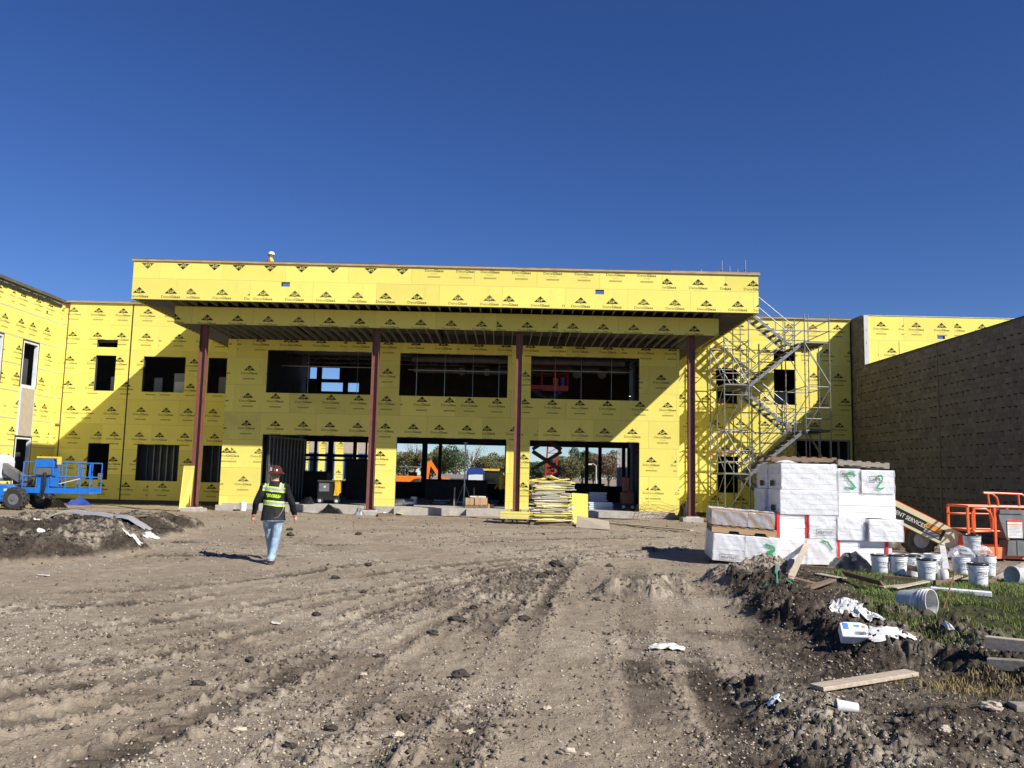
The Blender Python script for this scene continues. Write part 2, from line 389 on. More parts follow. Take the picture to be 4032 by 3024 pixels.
def masks(x, y):
    dB = dist_poly(x, y, BERM)[0]; dB2 = dist_poly(x, y, BERM_B)[0]; dR = dist_poly(x, y, RIDGE)[0]; dR2 = dist_poly(x, y, RIDGE_B)[0]
    wob = (fbm(x*1.3, y*1.3, 3, 61)-.5)
    berm = np.maximum(1-sstep(.18, .68, dB+wob*.9), .80*(1-sstep(.08, .5, dB2+wob*.8)))
    ridge = np.maximum(1-sstep(.05, .42, dR+wob*.5), .85*(1-sstep(.1, .7, dR2+wob*.7)))
    mound = np.zeros(x.shape)
    for c, r in zip(MND, (2.8, 2.6, 2.3, 1.5, 3.0, 1.6, 1.5)): mound = np.maximum(mound, 1-sstep(.25, 1., np.hypot(x-c[0], (y-c[1])*1.0)/r+wob*.35))
    rdist = x - (1.50 + .28*(y-5))           # dark churned soil right of the tyre lane
    right = sstep(-.5, .5, rdist+wob*1.6) * (1-sstep(15.5, 18, y))
    spoil = np.maximum(1-sstep(.05, .5, dist_poly(x, y, SPOIL)[0]+wob*.4), 1-sstep(.1, .6, dist_poly(x, y, SPOIL_B)[0]+wob*.4))
    # grass patch
    gx = x - (3.75 + .36*(y-9)); grass = sstep(.0, .35, gx+wob*1.2) * sstep(8.1, 8.7, y - .45*(5.2-x)*(x < 5.2)+wob*.6) * (1-sstep(15.2, 16.2, y)) * (1-sstep(9.5, 11, x))
    grass = grass*(1-.9*berm)
    return dict(berm=berm, ridge=ridge, mound=mound, right=right, spoil=spoil, grass=grass, wob=wob)
def ground(x, y, fine=True):
    x = np.asarray(x, float); y = np.asarray(y, float)
    m = masks(x, y); r = np.hypot(x, y)
    near = 1-sstep(40, 70, r)
    z = (fbm(x*.16, y*.16, 3, 1)-.5)*.16*near
    z = z - .09*sstep(31, 36, y)*(1-sstep(44, 60, y)) - 1.6*sstep(66, 100, y)
    rut = np.zeros(x.shape); edge = np.zeros(x.shape); pale = np.zeros(x.shape)
    for P, w, d in TRK:
        D, lat, al = dist_poly(x, y, P); D = D + (vn(al*.7+w*50, lat*0+3.3, 5)-.5)*.10 + (fbm(x*3, y*3, 2, 44)-.5)*.10
        amp = .30+.80*sstep(.25, .75, vn(al*.3+w*31, lat*0+w*9, 7))
        core = 1-sstep(w*.28, w*.62, D); lip = np.exp(-((D-w*.62)/.09)**2)
        z = z - .38*d*core*amp + d*.16*lip*amp*(2.2*sstep(.35, .75, fbm(x*6, y*6, 3, 9)))
        z = z + core*amp*.008*np.sign(np.sin((al*1.0+np.abs(lat)*.8)*2*math.pi/.17))*(fbm(x*1.5, y*1.5, 2, 21) > .5)
        rut = np.maximum(rut, core*amp); edge = np.maximum(edge, lip*amp*min(1, d/.03))
    z = z + m['berm']*.125*(.5+fbm(x*2.2, y*2.2, 3, 31)) + m['ridge']*.07*(.4+fbm(x*2.5, y*2.5, 3, 32)) + m['mound']*.33*(.35+fbm(x*.9, y*.9, 3, 33)) + m['spoil']*.17*(.4+fbm(x*3, y*3, 3, 34))
    rough = np.clip(m['berm']*.85+m['ridge']*.45+sstep(.02, .35, m['mound'])+.8*m['spoil']+.35*m['right']+.25*edge, 0, 1)
    patch = sstep(.47, .62, fbm(x*.55+4, y*.55, 3, 77))
    rough2 = np.clip(rough+.22*patch+.25*edge, 0, 1)
    if fine:
        wx = x+.22*(fbm(x*4.5, y*4.5, 3, 71)-.5); wy = y+.22*(fbm(x*4.5+9, y*4.5, 3, 72)-.5)
        f1, i1 = worley(wx*3.6, wy*3.6, 41); f2, i2 = worley(wx*8.3, wy*8.3, 42); f3, i3 = worley(wx*18, wy*18, 43)
        brk = sstep(.32, .62, fbm(x*2.3, y*2.3, 3, 73))
        hemi = lambda f, r: np.sqrt(np.clip(1-(f/r)**2, 0, 1)); lump = hemi(f1, .66)*(.3+i1); lump2 = hemi(f2, .62)*(.2+i2); lump3 = hemi(f3, .55)*(i3 > .35)*(.4+.9*i3)
        f0, i0 = worley(x*1.7+.5*fbm(x*3, y*3, 2, 8), y*1.7, 45); z = z + m['mound']*.11*hemi(f0, .7)*(.2+i0)
        z = z + rough*(.060*lump*(.3+.9*brk) + .036*lump2*(.35+.8*brk)+.024*lump3) + rough2*.008*lump2*brk + (.002+.015*rough2)*lump3+.012*edge*lump3*brk+.006*edge*lump2*brk
        z = z + rough*.05*(fbm(x*7, y*7, 4, 53)-.5)
        z = z + (fbm(x*1.8, y*1.8, 4, 51)-.5)*.055*near + (fbm(x*13, y*13, 4, 52)-.5)*(.012+.016*rough2)*near
    m.update(rut=rut, edge=edge, rough=rough2, patch=patch)
    return z, m
_gx = np.arange(-25, 15, .07); _gy = np.arange(3, 43, .07); _GX, _GY = np.meshgrid(_gx, _gy); _HG = ground(_GX, _GY)[0]
def gq(x, y):
    x = np.asarray(x, float); y = np.asarray(y, float)
    i = np.clip((x+25)/.07, 0, len(_gx)-2); j = np.clip((y-3)/.07, 0, len(_gy)-2); a = i.astype(int); b = j.astype(int); u = i-a; v = j-b
    return _HG[b, a]*(1-u)*(1-v)+_HG[b, a+1]*u*(1-v)+_HG[b+1, a]*(1-u)*v+_HG[b+1, a+1]*u*v
def gz(x, y): return float(gq(x, y))
def gmin(x, y, r):
    a = np.linspace(0, 2*math.pi, 13)[:-1]
    return float(np.min(gq(np.concatenate([[x], x+r*np.cos(a)]), np.concatenate([[y], y+r*np.sin(a)]))))
def gavg(x, y, r):
    a = np.linspace(0, 2*math.pi, 13)[:-1]
    return float(np.mean(gq(np.concatenate([[x], x+r*np.cos(a)]), np.concatenate([[y], y+r*np.sin(a)]))))
def GP(px, py):
    d = ray(px, py).normalized(); t = np.arange(3.5, 45, .02); x = CAMPOS.x+d.x*t; y = CAMPOS.y+d.y*t; z = CAMPOS.z+d.z*t
    k = np.nonzero(z < gq(x, y))[0]
    if not len(k): return G(px, py)
    return Vector((x[k[0]], y[k[0]], z[k[0]]))

def ground_material():
    m = bpy.data.materials.new('dirt'); m.use_nodes = True; n = m.node_tree.nodes; L = m.node_tree.links; p = n['Principled BSDF']
    p.inputs['Roughness'].default_value = .95; p.inputs['Specular IOR Level'].default_value = .15
    tc = n.new('ShaderNodeTexCoord')
    def noise(sc, det=6, dist=0):
        z = n.new('ShaderNodeTexNoise'); z.inputs['Scale'].default_value = sc; z.inputs['Detail'].default_value = det; z.inputs['Distortion'].default_value = dist
        L.new(tc.outputs['Object'], z.inputs['Vector']); return z.outputs[0]
    def ramp(v, a, b):
        r = n.new('ShaderNodeMapRange'); r.inputs['From Min'].default_value = a; r.inputs['From Max'].default_value = b; L.new(v, r.inputs[0]); return r.outputs[0]
    def mix(f, a, b):
        x = n.new('ShaderNodeMix'); x.data_type = 'RGBA'
        for s, q in ((0, f), (6, a), (7, b)):
            if hasattr(q, 'is_linked') or hasattr(q, 'links'): L.new(q, x.inputs[s])
            else: x.inputs[s].default_value = q if s == 0 else (*q, 1)
        return x.outputs[2]
    def math_(op, a, b):
        x = n.new('ShaderNodeMath'); x.operation = op; x.use_clamp = True
        for i, q in enumerate((a, b)):
            if isinstance(q, (int, float)): x.inputs[i].default_value = q
            else: L.new(q, x.inputs[i])
        return x.outputs[0]
    def attr(nm):
        a = n.new('ShaderNodeAttribute'); a.attribute_name = nm; return a.outputs['Fac']
    c = mix(ramp(noise(.9, 8), .3, .7), (.290, .232, .166), (.400, .328, .236))
    c = mix(ramp(noise(7, 8, .6), .35, .75), c, (.235, .183, .127))
    c = mix(math_('MULTIPLY', ramp(noise(38, 5), .52, .70), .55), c, (.40, .33, .25))
    c = mix(math_('MULTIPLY', ramp(noise(90, 3), .60, .68), .7), c, (.50, .425, .325))
    c = mix(math_('MULTIPLY', ramp(noise(30, 6, 1.), .60, .74), .55), c, (.105, .080, .058))
    dk = mix(ramp(noise(11, 8), .3, .7), (.024, .019, .015), (.082, .064, .047))
    dk = mix(math_('MULTIPLY', ramp(noise(60, 4), .60, .72), .8), dk, (.25, .21, .165))
    mud = math_('MULTIPLY', attr('mud'), ramp(math_('ADD', noise(4.5, 8), math_('MULTIPLY', attr('mud'), .34)), .36, .74))
    c = mix(mud, c, dk)
    pal = mix(ramp(noise(24, 6), .3, .7), (.30, .25, .19), (.47, .41, .32))
    c = mix(math_('MULTIPLY', attr('pale'), ramp(noise(9, 6), .38, .62)), c, pal)
    gs = mix(ramp(noise(16, 6), .3, .7), (.040, .040, .018), (.085, .090, .034))
    c = mix(attr('grass'), c, gs)
    L.new(c, p.inputs['Base Color'])
    bp = n.new('ShaderNodeBump'); bp.inputs['Strength'].default_value = 1.; bp.inputs['Distance'].default_value = .022
    L.new(math_('ADD', math_('MULTIPLY', noise(42, 7), .6), math_('MULTIPLY', noise(130, 4), .4)), bp.inputs['Height']); L.new(bp.outputs[0], p.inputs['Normal'])
    MAT['dirt'] = m
ground_material()
def make_ground():
    th = np.concatenate([np.linspace(-180, -52, 26)[:-1], np.linspace(-52, -36, 60)[:-1], np.linspace(-36, 36, 940)[:-1], np.linspace(36, 52, 60)[:-1], np.linspace(52, 180, 26)])*math.pi/180
    rr = np.concatenate([np.linspace(.02, 3.6, 22)[:-1], np.geomspace(3.6, 42, 600)[:-1], np.geomspace(42, 2600, 46)])
    T, Rr = np.meshgrid(th, rr); X = Rr*np.sin(T); Y = Rr*np.cos(T)
    Z, m = ground(X.ravel(), Y.ravel()); x = X.ravel(); y = Y.ravel()
    h, w = X.shape; idx = np.arange(h*w).reshape(h, w)
    F = np.stack([idx[:-1, :-1], idx[:-1, 1:], idx[1:, 1:], idx[1:, :-1]], -1).reshape(-1, 4)
    me = bpy.data.meshes.new('ground'); me.vertices.add(h*w); me.loops.add(F.size); me.polygons.add(len(F))
    me.vertices.foreach_set('co', np.stack([x, y, Z], -1).ravel()); me.loops.foreach_set('vertex_index', F.ravel())
    me.polygons.foreach_set('loop_start', np.arange(len(F))*4); me.polygons.foreach_set('use_smooth', np.ones(len(F), bool))
    me.update(calc_edges=True); me.materials.append(MAT['dirt'])
    far = sstep(45, 60, np.hypot(x, y))
    mud = np.clip(m['berm']+m['ridge']*.8+1.1*sstep(.03, .30, m['mound'])+m['right']*.85+m['rut']*.60+m['patch']*.22+m['edge']*.18, 0, 1)*(1-far)
    mud = np.clip(mud + .5*sstep(33.2, 34.5, y)*(1-sstep(36, 37, y))*(fbm(x*.8, y*.8, 2, 5) > .45)+.55*sstep(7.2, 8.5, x)*sstep(17.5, 19, y)*(1-far), 0, 1)
    pale = np.clip(m['spoil']+m['edge']*.5+.75*sstep(.46, .64, fbm(x*.7, y*.7, 3, 88))*(1-m['right']*.4)+.4*(1-sstep(.0, .55, np.abs(x-(2.1+.02*y))))*(y < 9), 0, 1)*(1-far)
    for nm, v in (('mud', mud), ('pale', pale), ('grass', m['grass'])):
        a = me.attributes.new(nm, 'FLOAT', 'POINT'); a.data.foreach_set('value', v.astype(np.float32))
    return tag(link(bpy.data.objects.new('ground', me)), 'churned tan and dark brown dirt with tyre ruts', None, None, 'structure')
make_ground()

# stones and clods scattered over the dirt (far too many to count)
def ico(sub=1):
    if sub == 0: return np.array([(1, 0, 0), (-1, 0, 0), (0, 1, 0), (0, -1, 0), (0, 0, 1), (0, 0, -1.)]), np.array([(0, 2, 4), (2, 1, 4), (1, 3, 4), (3, 0, 4), (2, 0, 5), (1, 2, 5), (3, 1, 5), (0, 3, 5)])
    bm = bmesh.new(); bmesh.ops.create_icosphere(bm, subdivisions=sub, radius=1); v = np.array([q.co[:] for q in bm.verts]); f = np.array([[q.index for q in t.verts] for t in bm.faces]); bm.free(); return v, f
def scatter(name, label, mat_, pts, sizes, sub=1, flat=.7, sink=.35, parent=None):
    V, F = ico(sub); n = len(pts); nv = len(V)
    a = RNG.uniform(0, 2*math.pi, n); ca, sa = np.cos(a), np.sin(a)
    sc = RNG.uniform(.6, 1.4, (n, 3)); sc[:, 2] *= flat
    var = 1+RNG.uniform(-.28, .28, (n, nv))
    P = V[None]*var[..., None]*sc[:, None, :]*sizes[:, None, None]
    X = P[..., 0]*ca[:, None]-P[..., 1]*sa[:, None]; Y = P[..., 0]*sa[:, None]+P[..., 1]*ca[:, None]
    z0 = gq(pts[:, 0], pts[:, 1])
    co = np.stack([X+pts[:, 0:1], Y+pts[:, 1:2], P[..., 2]+(z0+sizes*flat*(1-2*sink))[:, None]], -1).reshape(-1, 3)
    Fa = (F[None]+(np.arange(n)*nv)[:, None, None]).reshape(-1, 3)
    me = bpy.data.meshes.new(name); me.vertices.add(len(co)); me.loops.add(Fa.size); me.polygons.add(len(Fa))
    me.vertices.foreach_set('co', co.ravel()); me.loops.foreach_set('vertex_index', Fa.ravel()); me.polygons.foreach_set('loop_start', np.arange(len(Fa))*3)
    me.update(calc_edges=True); me.materials.append(MAT[mat_])
    return tag(link(bpy.data.objects.new(name, me)), label, 'dirt' if 'clod' in name or 'crumb' in name else 'gravel', None, 'stuff')
def pick(n, fn, y0=3.6, y1=40, p=1.4):
    """points with density falling off with distance, kept with probability fn(masks)"""
    r = y0*(y1/y0)**(RNG.uniform(0, 1, n)**p); t = RNG.uniform(-.72, .72, n)
    x = r*np.sin(t); y = r*np.cos(t); m = ground(x, y, False)[1]; k = RNG.uniform(0, 1, n) < fn(m, x, y)
    return np.stack([x[k], y[k]], -1)
_bare = lambda m: (1-m['grass'])
q = pick(110000, lambda m, x, y: (.03+.40*m['rough']+.55*m['edge']+.25*m['right']+.12*m['rut'])*_bare(m)*sstep(.34, .66, fbm(x*.8, y*.8, 3, 90)), p=1.15); q = q[q[:, 1] < 33]
scatter('soil_crumbs', 'small dark soil crumbs strewn over the dirt', 'crumb_brown', q, .0045+.014*RNG.uniform(0, 1, len(q))**4*(1+q[:, 1]/11), 0, .75)
q = pick(70000, lambda m, x, y: (.20+.6*m['edge']+.3*m['patch'])*_bare(m)*sstep(.3, .6, fbm(x*.9+5, y*.9, 3, 91)), p=1.15); q = q[q[:, 1] < 33]
scatter('tan_crumbs', 'tan soil crumbs strewn over the dirt', 'clod_tan', q, .005+.015*RNG.uniform(0, 1, len(q))**3.5*(1+q[:, 1]/11), 0, .75)
q = pick(100000, lambda m, x, y: (.18+.75*sstep(.45, .6, fbm(x*.7, y*.7, 3, 88))+.3*m['right'])*_bare(m), 3.6, 26, 1.2)
scatter('gravel', 'small pale limestone pebbles scattered over the dirt', 'pebble_pale', q, .003+.009*RNG.uniform(0, 1, len(q))**4*(1+q[:, 1]/16), 0, .65)
q = pick(34000, lambda m, x, y: np.clip(m['berm']*1.1+m['ridge']+m['mound']*1.2+.12*m['right'], 0, 1)*.9, 4.5, 24, 1.0)
scatter('mud_clods', 'dark mud clods heaped along the berms', 'clod_dark', q, (.006+.026*RNG.uniform(0, 1, len(q))**2.8)*(.55+.45*sstep(6, 11, q[:, 1])+.5*sstep(14, 18, q[:, 1])), 1, .8, .3)

# single clods and stones that stand out
def clod(px, py, size, kind='clod_dark', el=1.6, label=None, up=.8):
    p = GP(px, py); V, F = ico(3); rs = RNG.uniform(0, 99)
    n = fbm(V[:, 0]*1.9+rs, V[:, 1]*1.9+V[:, 2]*2.3, 4, 5)
    V = V*(.35+1.3*n)[:, None]*np.array([el, 1, up])*size*.55
    mb = MB(); a = RNG.uniform(-.5, .5); R = rot3(0, 0, a)
    mb.add([R @ Vector(v) for v in V], [tuple(f) for f in F])
    dark = kind == 'clod_dark'
    o = mb.build('dirt_clod' if kind != 'pebble_pale' else 'stone', kind, None, loc=(p.x, p.y, gavg(p.x, p.y, size)+size*.35*up))
    return tag(o, label or ('dark dried mud clod lying loose on the tan dirt' if dark else 'pale limestone stone lying loose on the dirt' if kind == 'pebble_pale' else 'tan dirt clod lying loose on the ground'),
               'dirt clod' if kind != 'pebble_pale' else 'stone', 'loose dark clods on the dirt' if dark else 'loose pale stones on the dirt')
for px, py, s in ((2060, 2443, .085), (1800, 2447, .10), (1810, 2670, .085), (1705, 2502, .07), (1865, 2398, .06), (1410, 2106, .10), (1140, 2089, .10), (1145, 2110, .12),
                  (1300, 2150, .05), (2140, 2105, .06), (2165, 2265, .12), (2135, 2275, .09), (2190, 2228, .15), (2398, 2232, .08), (2350, 2365, .06), (1590, 2838, .055), (1140, 2950, .05),
                  (1320, 2595, .04), (1115, 2612, .05), (1245, 2425, .06), (1450, 2228, .08), (1320, 2280, .07), (1430, 2335, .06), (985, 2605, .05), (2640, 2620, .045), (2000, 2395, .04), (1495, 2590, .05), (780, 2700, .06), (1300, 2880, .05)):
    clod(px, py, s)
for px, py, s in ((1835, 2794, .045), (1560, 2905, .05), (2230, 2970, .055), (940, 2885, .05), (1850, 2890, .04), (1430, 2660, .035), (2305, 2978, .03), (1790, 2885, .03), (2150, 2795, .035), (3900, 2795, .085), (3720, 2880, .05)):
    clod(px, py, s, 'pebble_pale')

# grass: blades rooted in the weedy patch on the right
def blades(name, label, mat_, pts, hmin, hmax, wd):
    n = len(pts); z0 = gq(pts[:, 0], pts[:, 1]); hh = RNG.uniform(hmin, hmax, n); a = RNG.uniform(0, 2*math.pi, n); b = RNG.uniform(0, 2*math.pi, n); ln = RNG.uniform(.2, .9, n)
    dx = np.cos(a)*wd; dy = np.sin(a)*wd; lx = np.cos(b)*hh*ln; ly = np.sin(b)*hh*ln; x, y = pts[:, 0], pts[:, 1]
    co = np.stack([np.stack([x-dx, y-dy, z0-.01], -1), np.stack([x+dx, y+dy, z0-.01], -1), np.stack([x+dx*.7+lx*.35, y+dy*.7+ly*.35, z0+hh*.6], -1), np.stack([x-dx*.7+lx*.35, y-dy*.7+ly*.35, z0+hh*.6], -1), np.stack([x+lx, y+ly, z0+hh*.95], -1)], 1).reshape(-1, 3)
    base = np.arange(n)*5; F4 = np.stack([base, base+1, base+2, base+3], -1); F3 = np.stack([base+3, base+2, base+4], -1)
    lv = np.concatenate([F4, F3], 1).ravel(); ls = (np.arange(n)*7)[:, None]+np.array([0, 4])
    me = bpy.data.meshes.new(name); me.vertices.add(len(co)); me.loops.add(len(lv)); me.polygons.add(n*2)
    me.vertices.foreach_set('co', co.ravel()); me.loops.foreach_set('vertex_index', lv); me.polygons.foreach_set('loop_start', ls.ravel())
    me.update(calc_edges=True); me.materials.append(MAT[mat_])
    tag(link(bpy.data.objects.new(name, me)), label, 'grass', None, 'stuff')
q = np.stack([RNG.uniform(2.6, 9.5, 240000), RNG.uniform(7.6, 16.5, 240000)], -1); mm = masks(q[:, 0], q[:, 1])
k = RNG.uniform(0, 1, len(q)) < mm['grass']*sstep(.36, .60, fbm(q[:, 0]*1.1, q[:, 1]*1.1, 3, 15))*.75; q = q[k]
blades('grass', 'short green weedy grass beside the pails', 'grass_blade', q, .025, .085, .0045)
q = q[RNG.uniform(0, 1, len(q)) < .22]
dq = np.array(G(3850, 2720)[:2])+RNG.normal(0, 1, (900, 2))*np.array([.28, .16])
blades('dry_grass', 'dry straw coloured grass tufts', 'grass_dry', np.concatenate([q+.01, dq]), .03, .07, .004)
# ---------------------------------------------------------------- sheathing boards with printed marks
YF, YB, YM, YW = 31.6, 32.8, 36.5, 40.6          # canopy fascia, dropped band, entrance wall, wing walls
XS, XC = -22.03, 17.04                           # left side wall, block wall
def mark_template():
    T = []   # (tri (3,2), slot, layer)
    def add(tr, slot, lay):
        for t in tr: T.append((t, slot, lay))
    tri = np.array([[[0, 0], [-.245, -.235], [.245, -.235]], [[-.03, -.235], [0, -.268], [.03, -.235]]])
    add(tri, 0, 0)
    gp = text_tris('GP', .100, .012, .25); add(shift(gp, -.125, -.205), 2, 1)
    a = text_tris('Dens', .10, 0., .335); b = text_tris('Glass', .10, .018, .375)
    add(shift(a, -.362, -.405), 0, 0); add(shift(b, -.012, -.405), 0, 0)
    add(shift(text_tris('Sheathing', .042, 0., .27), -.135, -.495), 1, 0)
    add(np.array([[[-.25, -.635], [.25, -.635], [.25, -.575]], [[-.25, -.635], [.25, -.575], [-.25, -.575]]]), 1, 0)
    return T
MARK = mark_template()
MARK_T = np.array([t for t, s, l in MARK]); MARK_S = [s for t, s, l in MARK]; MARK_L = [l for t, s, l in MARK]
def clip_poly(P, u0, u1, v0, v1):
    for ax, lim, sg in ((0, u0, 1), (0, u1, -1), (1, v0, 1), (1, v1, -1)):
        out = []; n = len(P)
        for i in range(n):
            a = P[i]; b = P[(i+1) % n]; da = (a[ax]-lim)*sg; db = (b[ax]-lim)*sg
            if da >= 0: out.append(a)
            if da*db < 0:
                t = da/(da-db); out.append((a[0]+(b[0]-a[0])*t, a[1]+(b[1]-a[1])*t))
        P = out
        if len(P) < 3: return None
    return P
def rects_minus(r, holes):
    R = [r]
    for h in holes:
        N = []
        for (a, b, c, d) in R:
            x0, x1, y0, y1 = max(a, h[0]), min(b, h[1]), max(c, h[2]), min(d, h[3])
            if x0 >= x1 or y0 >= y1: N.append((a, b, c, d)); continue
            if c < y0: N.append((a, b, c, y0))
            if y1 < d: N.append((a, b, y1, d))
            if a < x0: N.append((a, x0, y0, y1))
            if x1 < b: N.append((x1, b, y0, y1))
        R = N
    return [q for q in R if q[1]-q[0] > .004 and q[3]-q[2] > .004]
NB = [0]
def sheath(parent, O, U, N, u0, u1, seams, holes=(), first=0., stag=1.22, mark_drop=.35, anchor='top', jig=.4, flip_rows=(), worn=.15, gap=.003, soil=0., phase0=None, faded_rows=()):
    """boards on the plane O + u U + z Z (outward N); seams: z of the rows from the top down"""
    O = Vector(O); U = Vector(U); N = Vector(N); rnd = random.Random(int(O.x*100+O.y*7+u0*13))
    for r in range(len(seams)-1):
        zt, zb = seams[r], seams[r+1]
        u = u0 - 2.44 + ((first + stag*r) % 2.44)
        while u < u1:
            a, b = max(u, u0), min(u+2.44, u1)
            if b-a < .12: u += 2.44; continue
            R_all = rects_minus((a+gap, b-gap, zb+gap, zt-gap), holes)
            groups = []
            for q in R_all:
                tch = [g for g in groups if any(q[0] <= k[1]+1e-6 and k[0] <= q[1]+1e-6 and q[2] <= k[3]+1e-6 and k[2] <= q[3]+1e-6 for k in g)]
                for g in tch: groups.remove(g)
                groups.append(sum(tch, [])+[q])
            ph = (rnd.uniform(0, 1.22) if rnd.random() < jig else 0) if phase0 is None else phase0
            off = rnd.uniform(0, .004); th = .016; dirty = rnd.random() < soil; wn = rnd.random() < worn or r in faded_rows
            for R in groups:
                ga, gb, gc, gd = min(q[0] for q in R), max(q[1] for q in R), min(q[2] for q in R), max(q[3] for q in R)
                c = O + U*((ga+gb)/2) + Vector((0, 0, (gc+gd)/2)); loc = c - Vector(parent.location)
                mb = MB(); eps = .003
                def inside(uu, zz): return any(q[0]-1e-6 < uu < q[1]+1e-6 and q[2]-1e-6 < zz < q[3]+1e-6 for q in R)
                f = lambda uu, zz, d: O + U*uu + Vector((0, 0, zz)) + N*d - c
                for q in R:
                    mb.add([f(q[0], q[2], th+off), f(q[1], q[2], th+off), f(q[1], q[3], th+off), f(q[0], q[3], th+off)], [(0, 1, 2, 3)])
                    for (p0, p1, nx) in (((q[0], q[2]), (q[1], q[2]), (0, -1)), ((q[1], q[2]), (q[1], q[3]), (1, 0)), ((q[1], q[3]), (q[0], q[3]), (0, 1)), ((q[0], q[3]), (q[0], q[2]), (-1, 0))):
                        mu, mz = (p0[0]+p1[0])/2+nx[0]*eps, (p0[1]+p1[1])/2+nx[1]*eps
                        if not inside(mu, mz):
                            mb.add([f(p0[0], p0[1], th+off), f(p1[0], p1[1], th+off), f(p1[0], p1[1], 0), f(p0[0], p0[1], 0)], [(0, 1, 2, 3)], 1)
                me = bpy.data.meshes.new('sheathing_board'); me.from_pydata(mb.v, [], mb.f); me.polygons.foreach_set('material_index', mb.m)
                me.materials.append(MAT['sheathing_yellow_soiled' if dirty else 'sheathing_yellow']); me.materials.append(MAT['sheathing_core']); me.update()
                bo = bpy.data.objects.new('sheathing_board', me); bo.location = loc; bo.matrix_basis = Matrix.Translation(loc); link(bo, parent); NB[0] += 1
                flip = r in flip_rows and (a+b)/2 < -3.2
                uu = u + .61 + ph - 1.22
                top = zt if anchor == 'top' else (anchor[r](((a+b)/2)) if callable(anchor[r]) else anchor[r])
                while uu < u+2.44+.4:
                    pv = []; pf = []; pm = []
                    az = top - mark_drop
                    if flip: T = np.stack([uu - MARK_T[..., 0], (zt-.30) - MARK_T[..., 1]], -1)
                    else: T = MARK_T + np.array([uu, az])
                    mn = T.reshape(-1, 2).min(0); mx = T.reshape(-1, 2).max(0)
                    for q in R:
                        if mx[0] < q[0] or mn[0] > q[1] or mx[1] < q[2] or mn[1] > q[3]: continue
                        full = mn[0] >= q[0] and mx[0] <= q[1] and mn[1] >= q[2] and mx[1] <= q[3]
                        for k in range(len(T)):
                            P = [tuple(x) for x in T[k]]
                            if not full:
                                P = clip_poly(P, *q)
                                if not P: continue
                            d = th+off+.002+.0015*MARK_L[k]; s0 = len(pv)
                            pv += [tuple(f(x, y, d)) for x, y in P]; pf.append(tuple(range(s0, s0+len(P)))); pm.append(MARK_S[k])
                    if pf:
                        me = bpy.data.meshes.new('printed_mark'); me.from_pydata(pv, [], pf); me.polygons.foreach_set('material_index', pm)
                        for mm_ in ('ink_worn' if wn else 'ink_dark', 'ink_faint', 'sheathing_yellow'): me.materials.append(MAT[mm_])
                        me.update(); link(bpy.data.objects.new('printed_mark', me), bo)
                    uu += 1.22
            u += 2.44

# ---------------------------------------------------------------- the building
BLD = thing('building', 'two storey building under construction clad in yellow printed sheathing boards', 'building', (-2.4, YM, 0))
def part(name, mats, mb, parent=BLD, **k): return mb.build(name, mats, parent, world=True, **k)
W1 = [(-10.65, -5.87, 5.07, 6.97), (-4.78, 0.0, 5.07, 6.97), (1.03, 5.84, 5.07, 6.97)]
D1 = [(-10.68, -5.87, -.5, 3.23), (-4.80, .01, -.5, 3.24), (1.04, 5.86, -.5, 3.23)]
# entrance wall
sheath(BLD, (0, YM, 0), (1, 0, 0), (0, -1, 0), -12.43, 7.62, [7.43, 6.62, 5.40, 4.19, 2.97, 1.75, .53, -.14], W1+D1, first=.4, jig=.45, soil=.1, anchor=[7.92, 6.62, 5.40, 4.19, 2.97, 1.75, .53])
WL = [(-20.28, -19.26, 7.52, 7.89), (-20.28, -19.28, 5.36, 7.11), (-17.93, -15.86, 5.36, 7.11), (-14.74, -12.2, 5.36, 7.11),
      (-20.32, -19.29, 1.04, 2.79), (-17.94, -15.9, 1.03, 2.79), (-14.75, -12.2, 1.02, 2.80)]
SEAMW = [9.70, 8.62, 7.40, 6.18, 4.96, 3.74, 2.52, 1.30, .10]
sheath(BLD, (0, YW, 0), (1, 0, 0), (0, -1, 0), XS, -12.43, SEAMW, WL, first=1.1, jig=.35, anchor=[9.84]+SEAMW[1:])
WR = [(10.29, 11.33, 5.42, 7.18), (13.15, 14.23, 5.43, 7.18), (13.15, 14.23, 7.60, 8.17), (10.32, 11.35, 1.07, 2.83), (14.15, 16.86, -1, 3.72)]
sheath(BLD, (0, YW, 0), (1, 0, 0), (0, -1, 0), 7.62, XC-.03, SEAMW, WR, first=.8, jig=.45, anchor=[9.84]+SEAMW[1:])
# left side wall (faces right), with two bays of windows over tan panels
LS = [(37.40, 38.62, 5.23, 7.28), (37.40, 38.62, .15, 5.23), (34.62, 35.86, 5.23, 7.28), (34.62, 35.86, .15, 5.23), (39.02, 39.17, 8.83, 9.0)]
sheath(BLD, (XS, 0, 0), (0, 1, 0), (1, 0, 0), 30.0, YW, [9.70, 8.60, 7.38, 6.16, 4.94, 3.72, 2.50, 1.28, .10], LS, first=1.6, jig=.5, anchor=[9.82, 8.6, 7.38, 6.16, 4.94, 3.72, 2.5, 1.28])
for z in (8.60, 7.38, 6.16, 4.94, 3.72, 2.50, 1.28):
    mb = MB()
    for (a, b) in ((30, 34.55), (35.93, 37.33), (38.69, YW)) if z < 7.3 else ((30, YW),): mb.b2(XS+.0215, XS+.0255, a, b, z-.017, z+.017)
    mb.b2(XS+.02, -21.83, YW-.0265, YW-.0225, z-.012, z+.012)
    part('joint_sealant', 'sealant', mb)
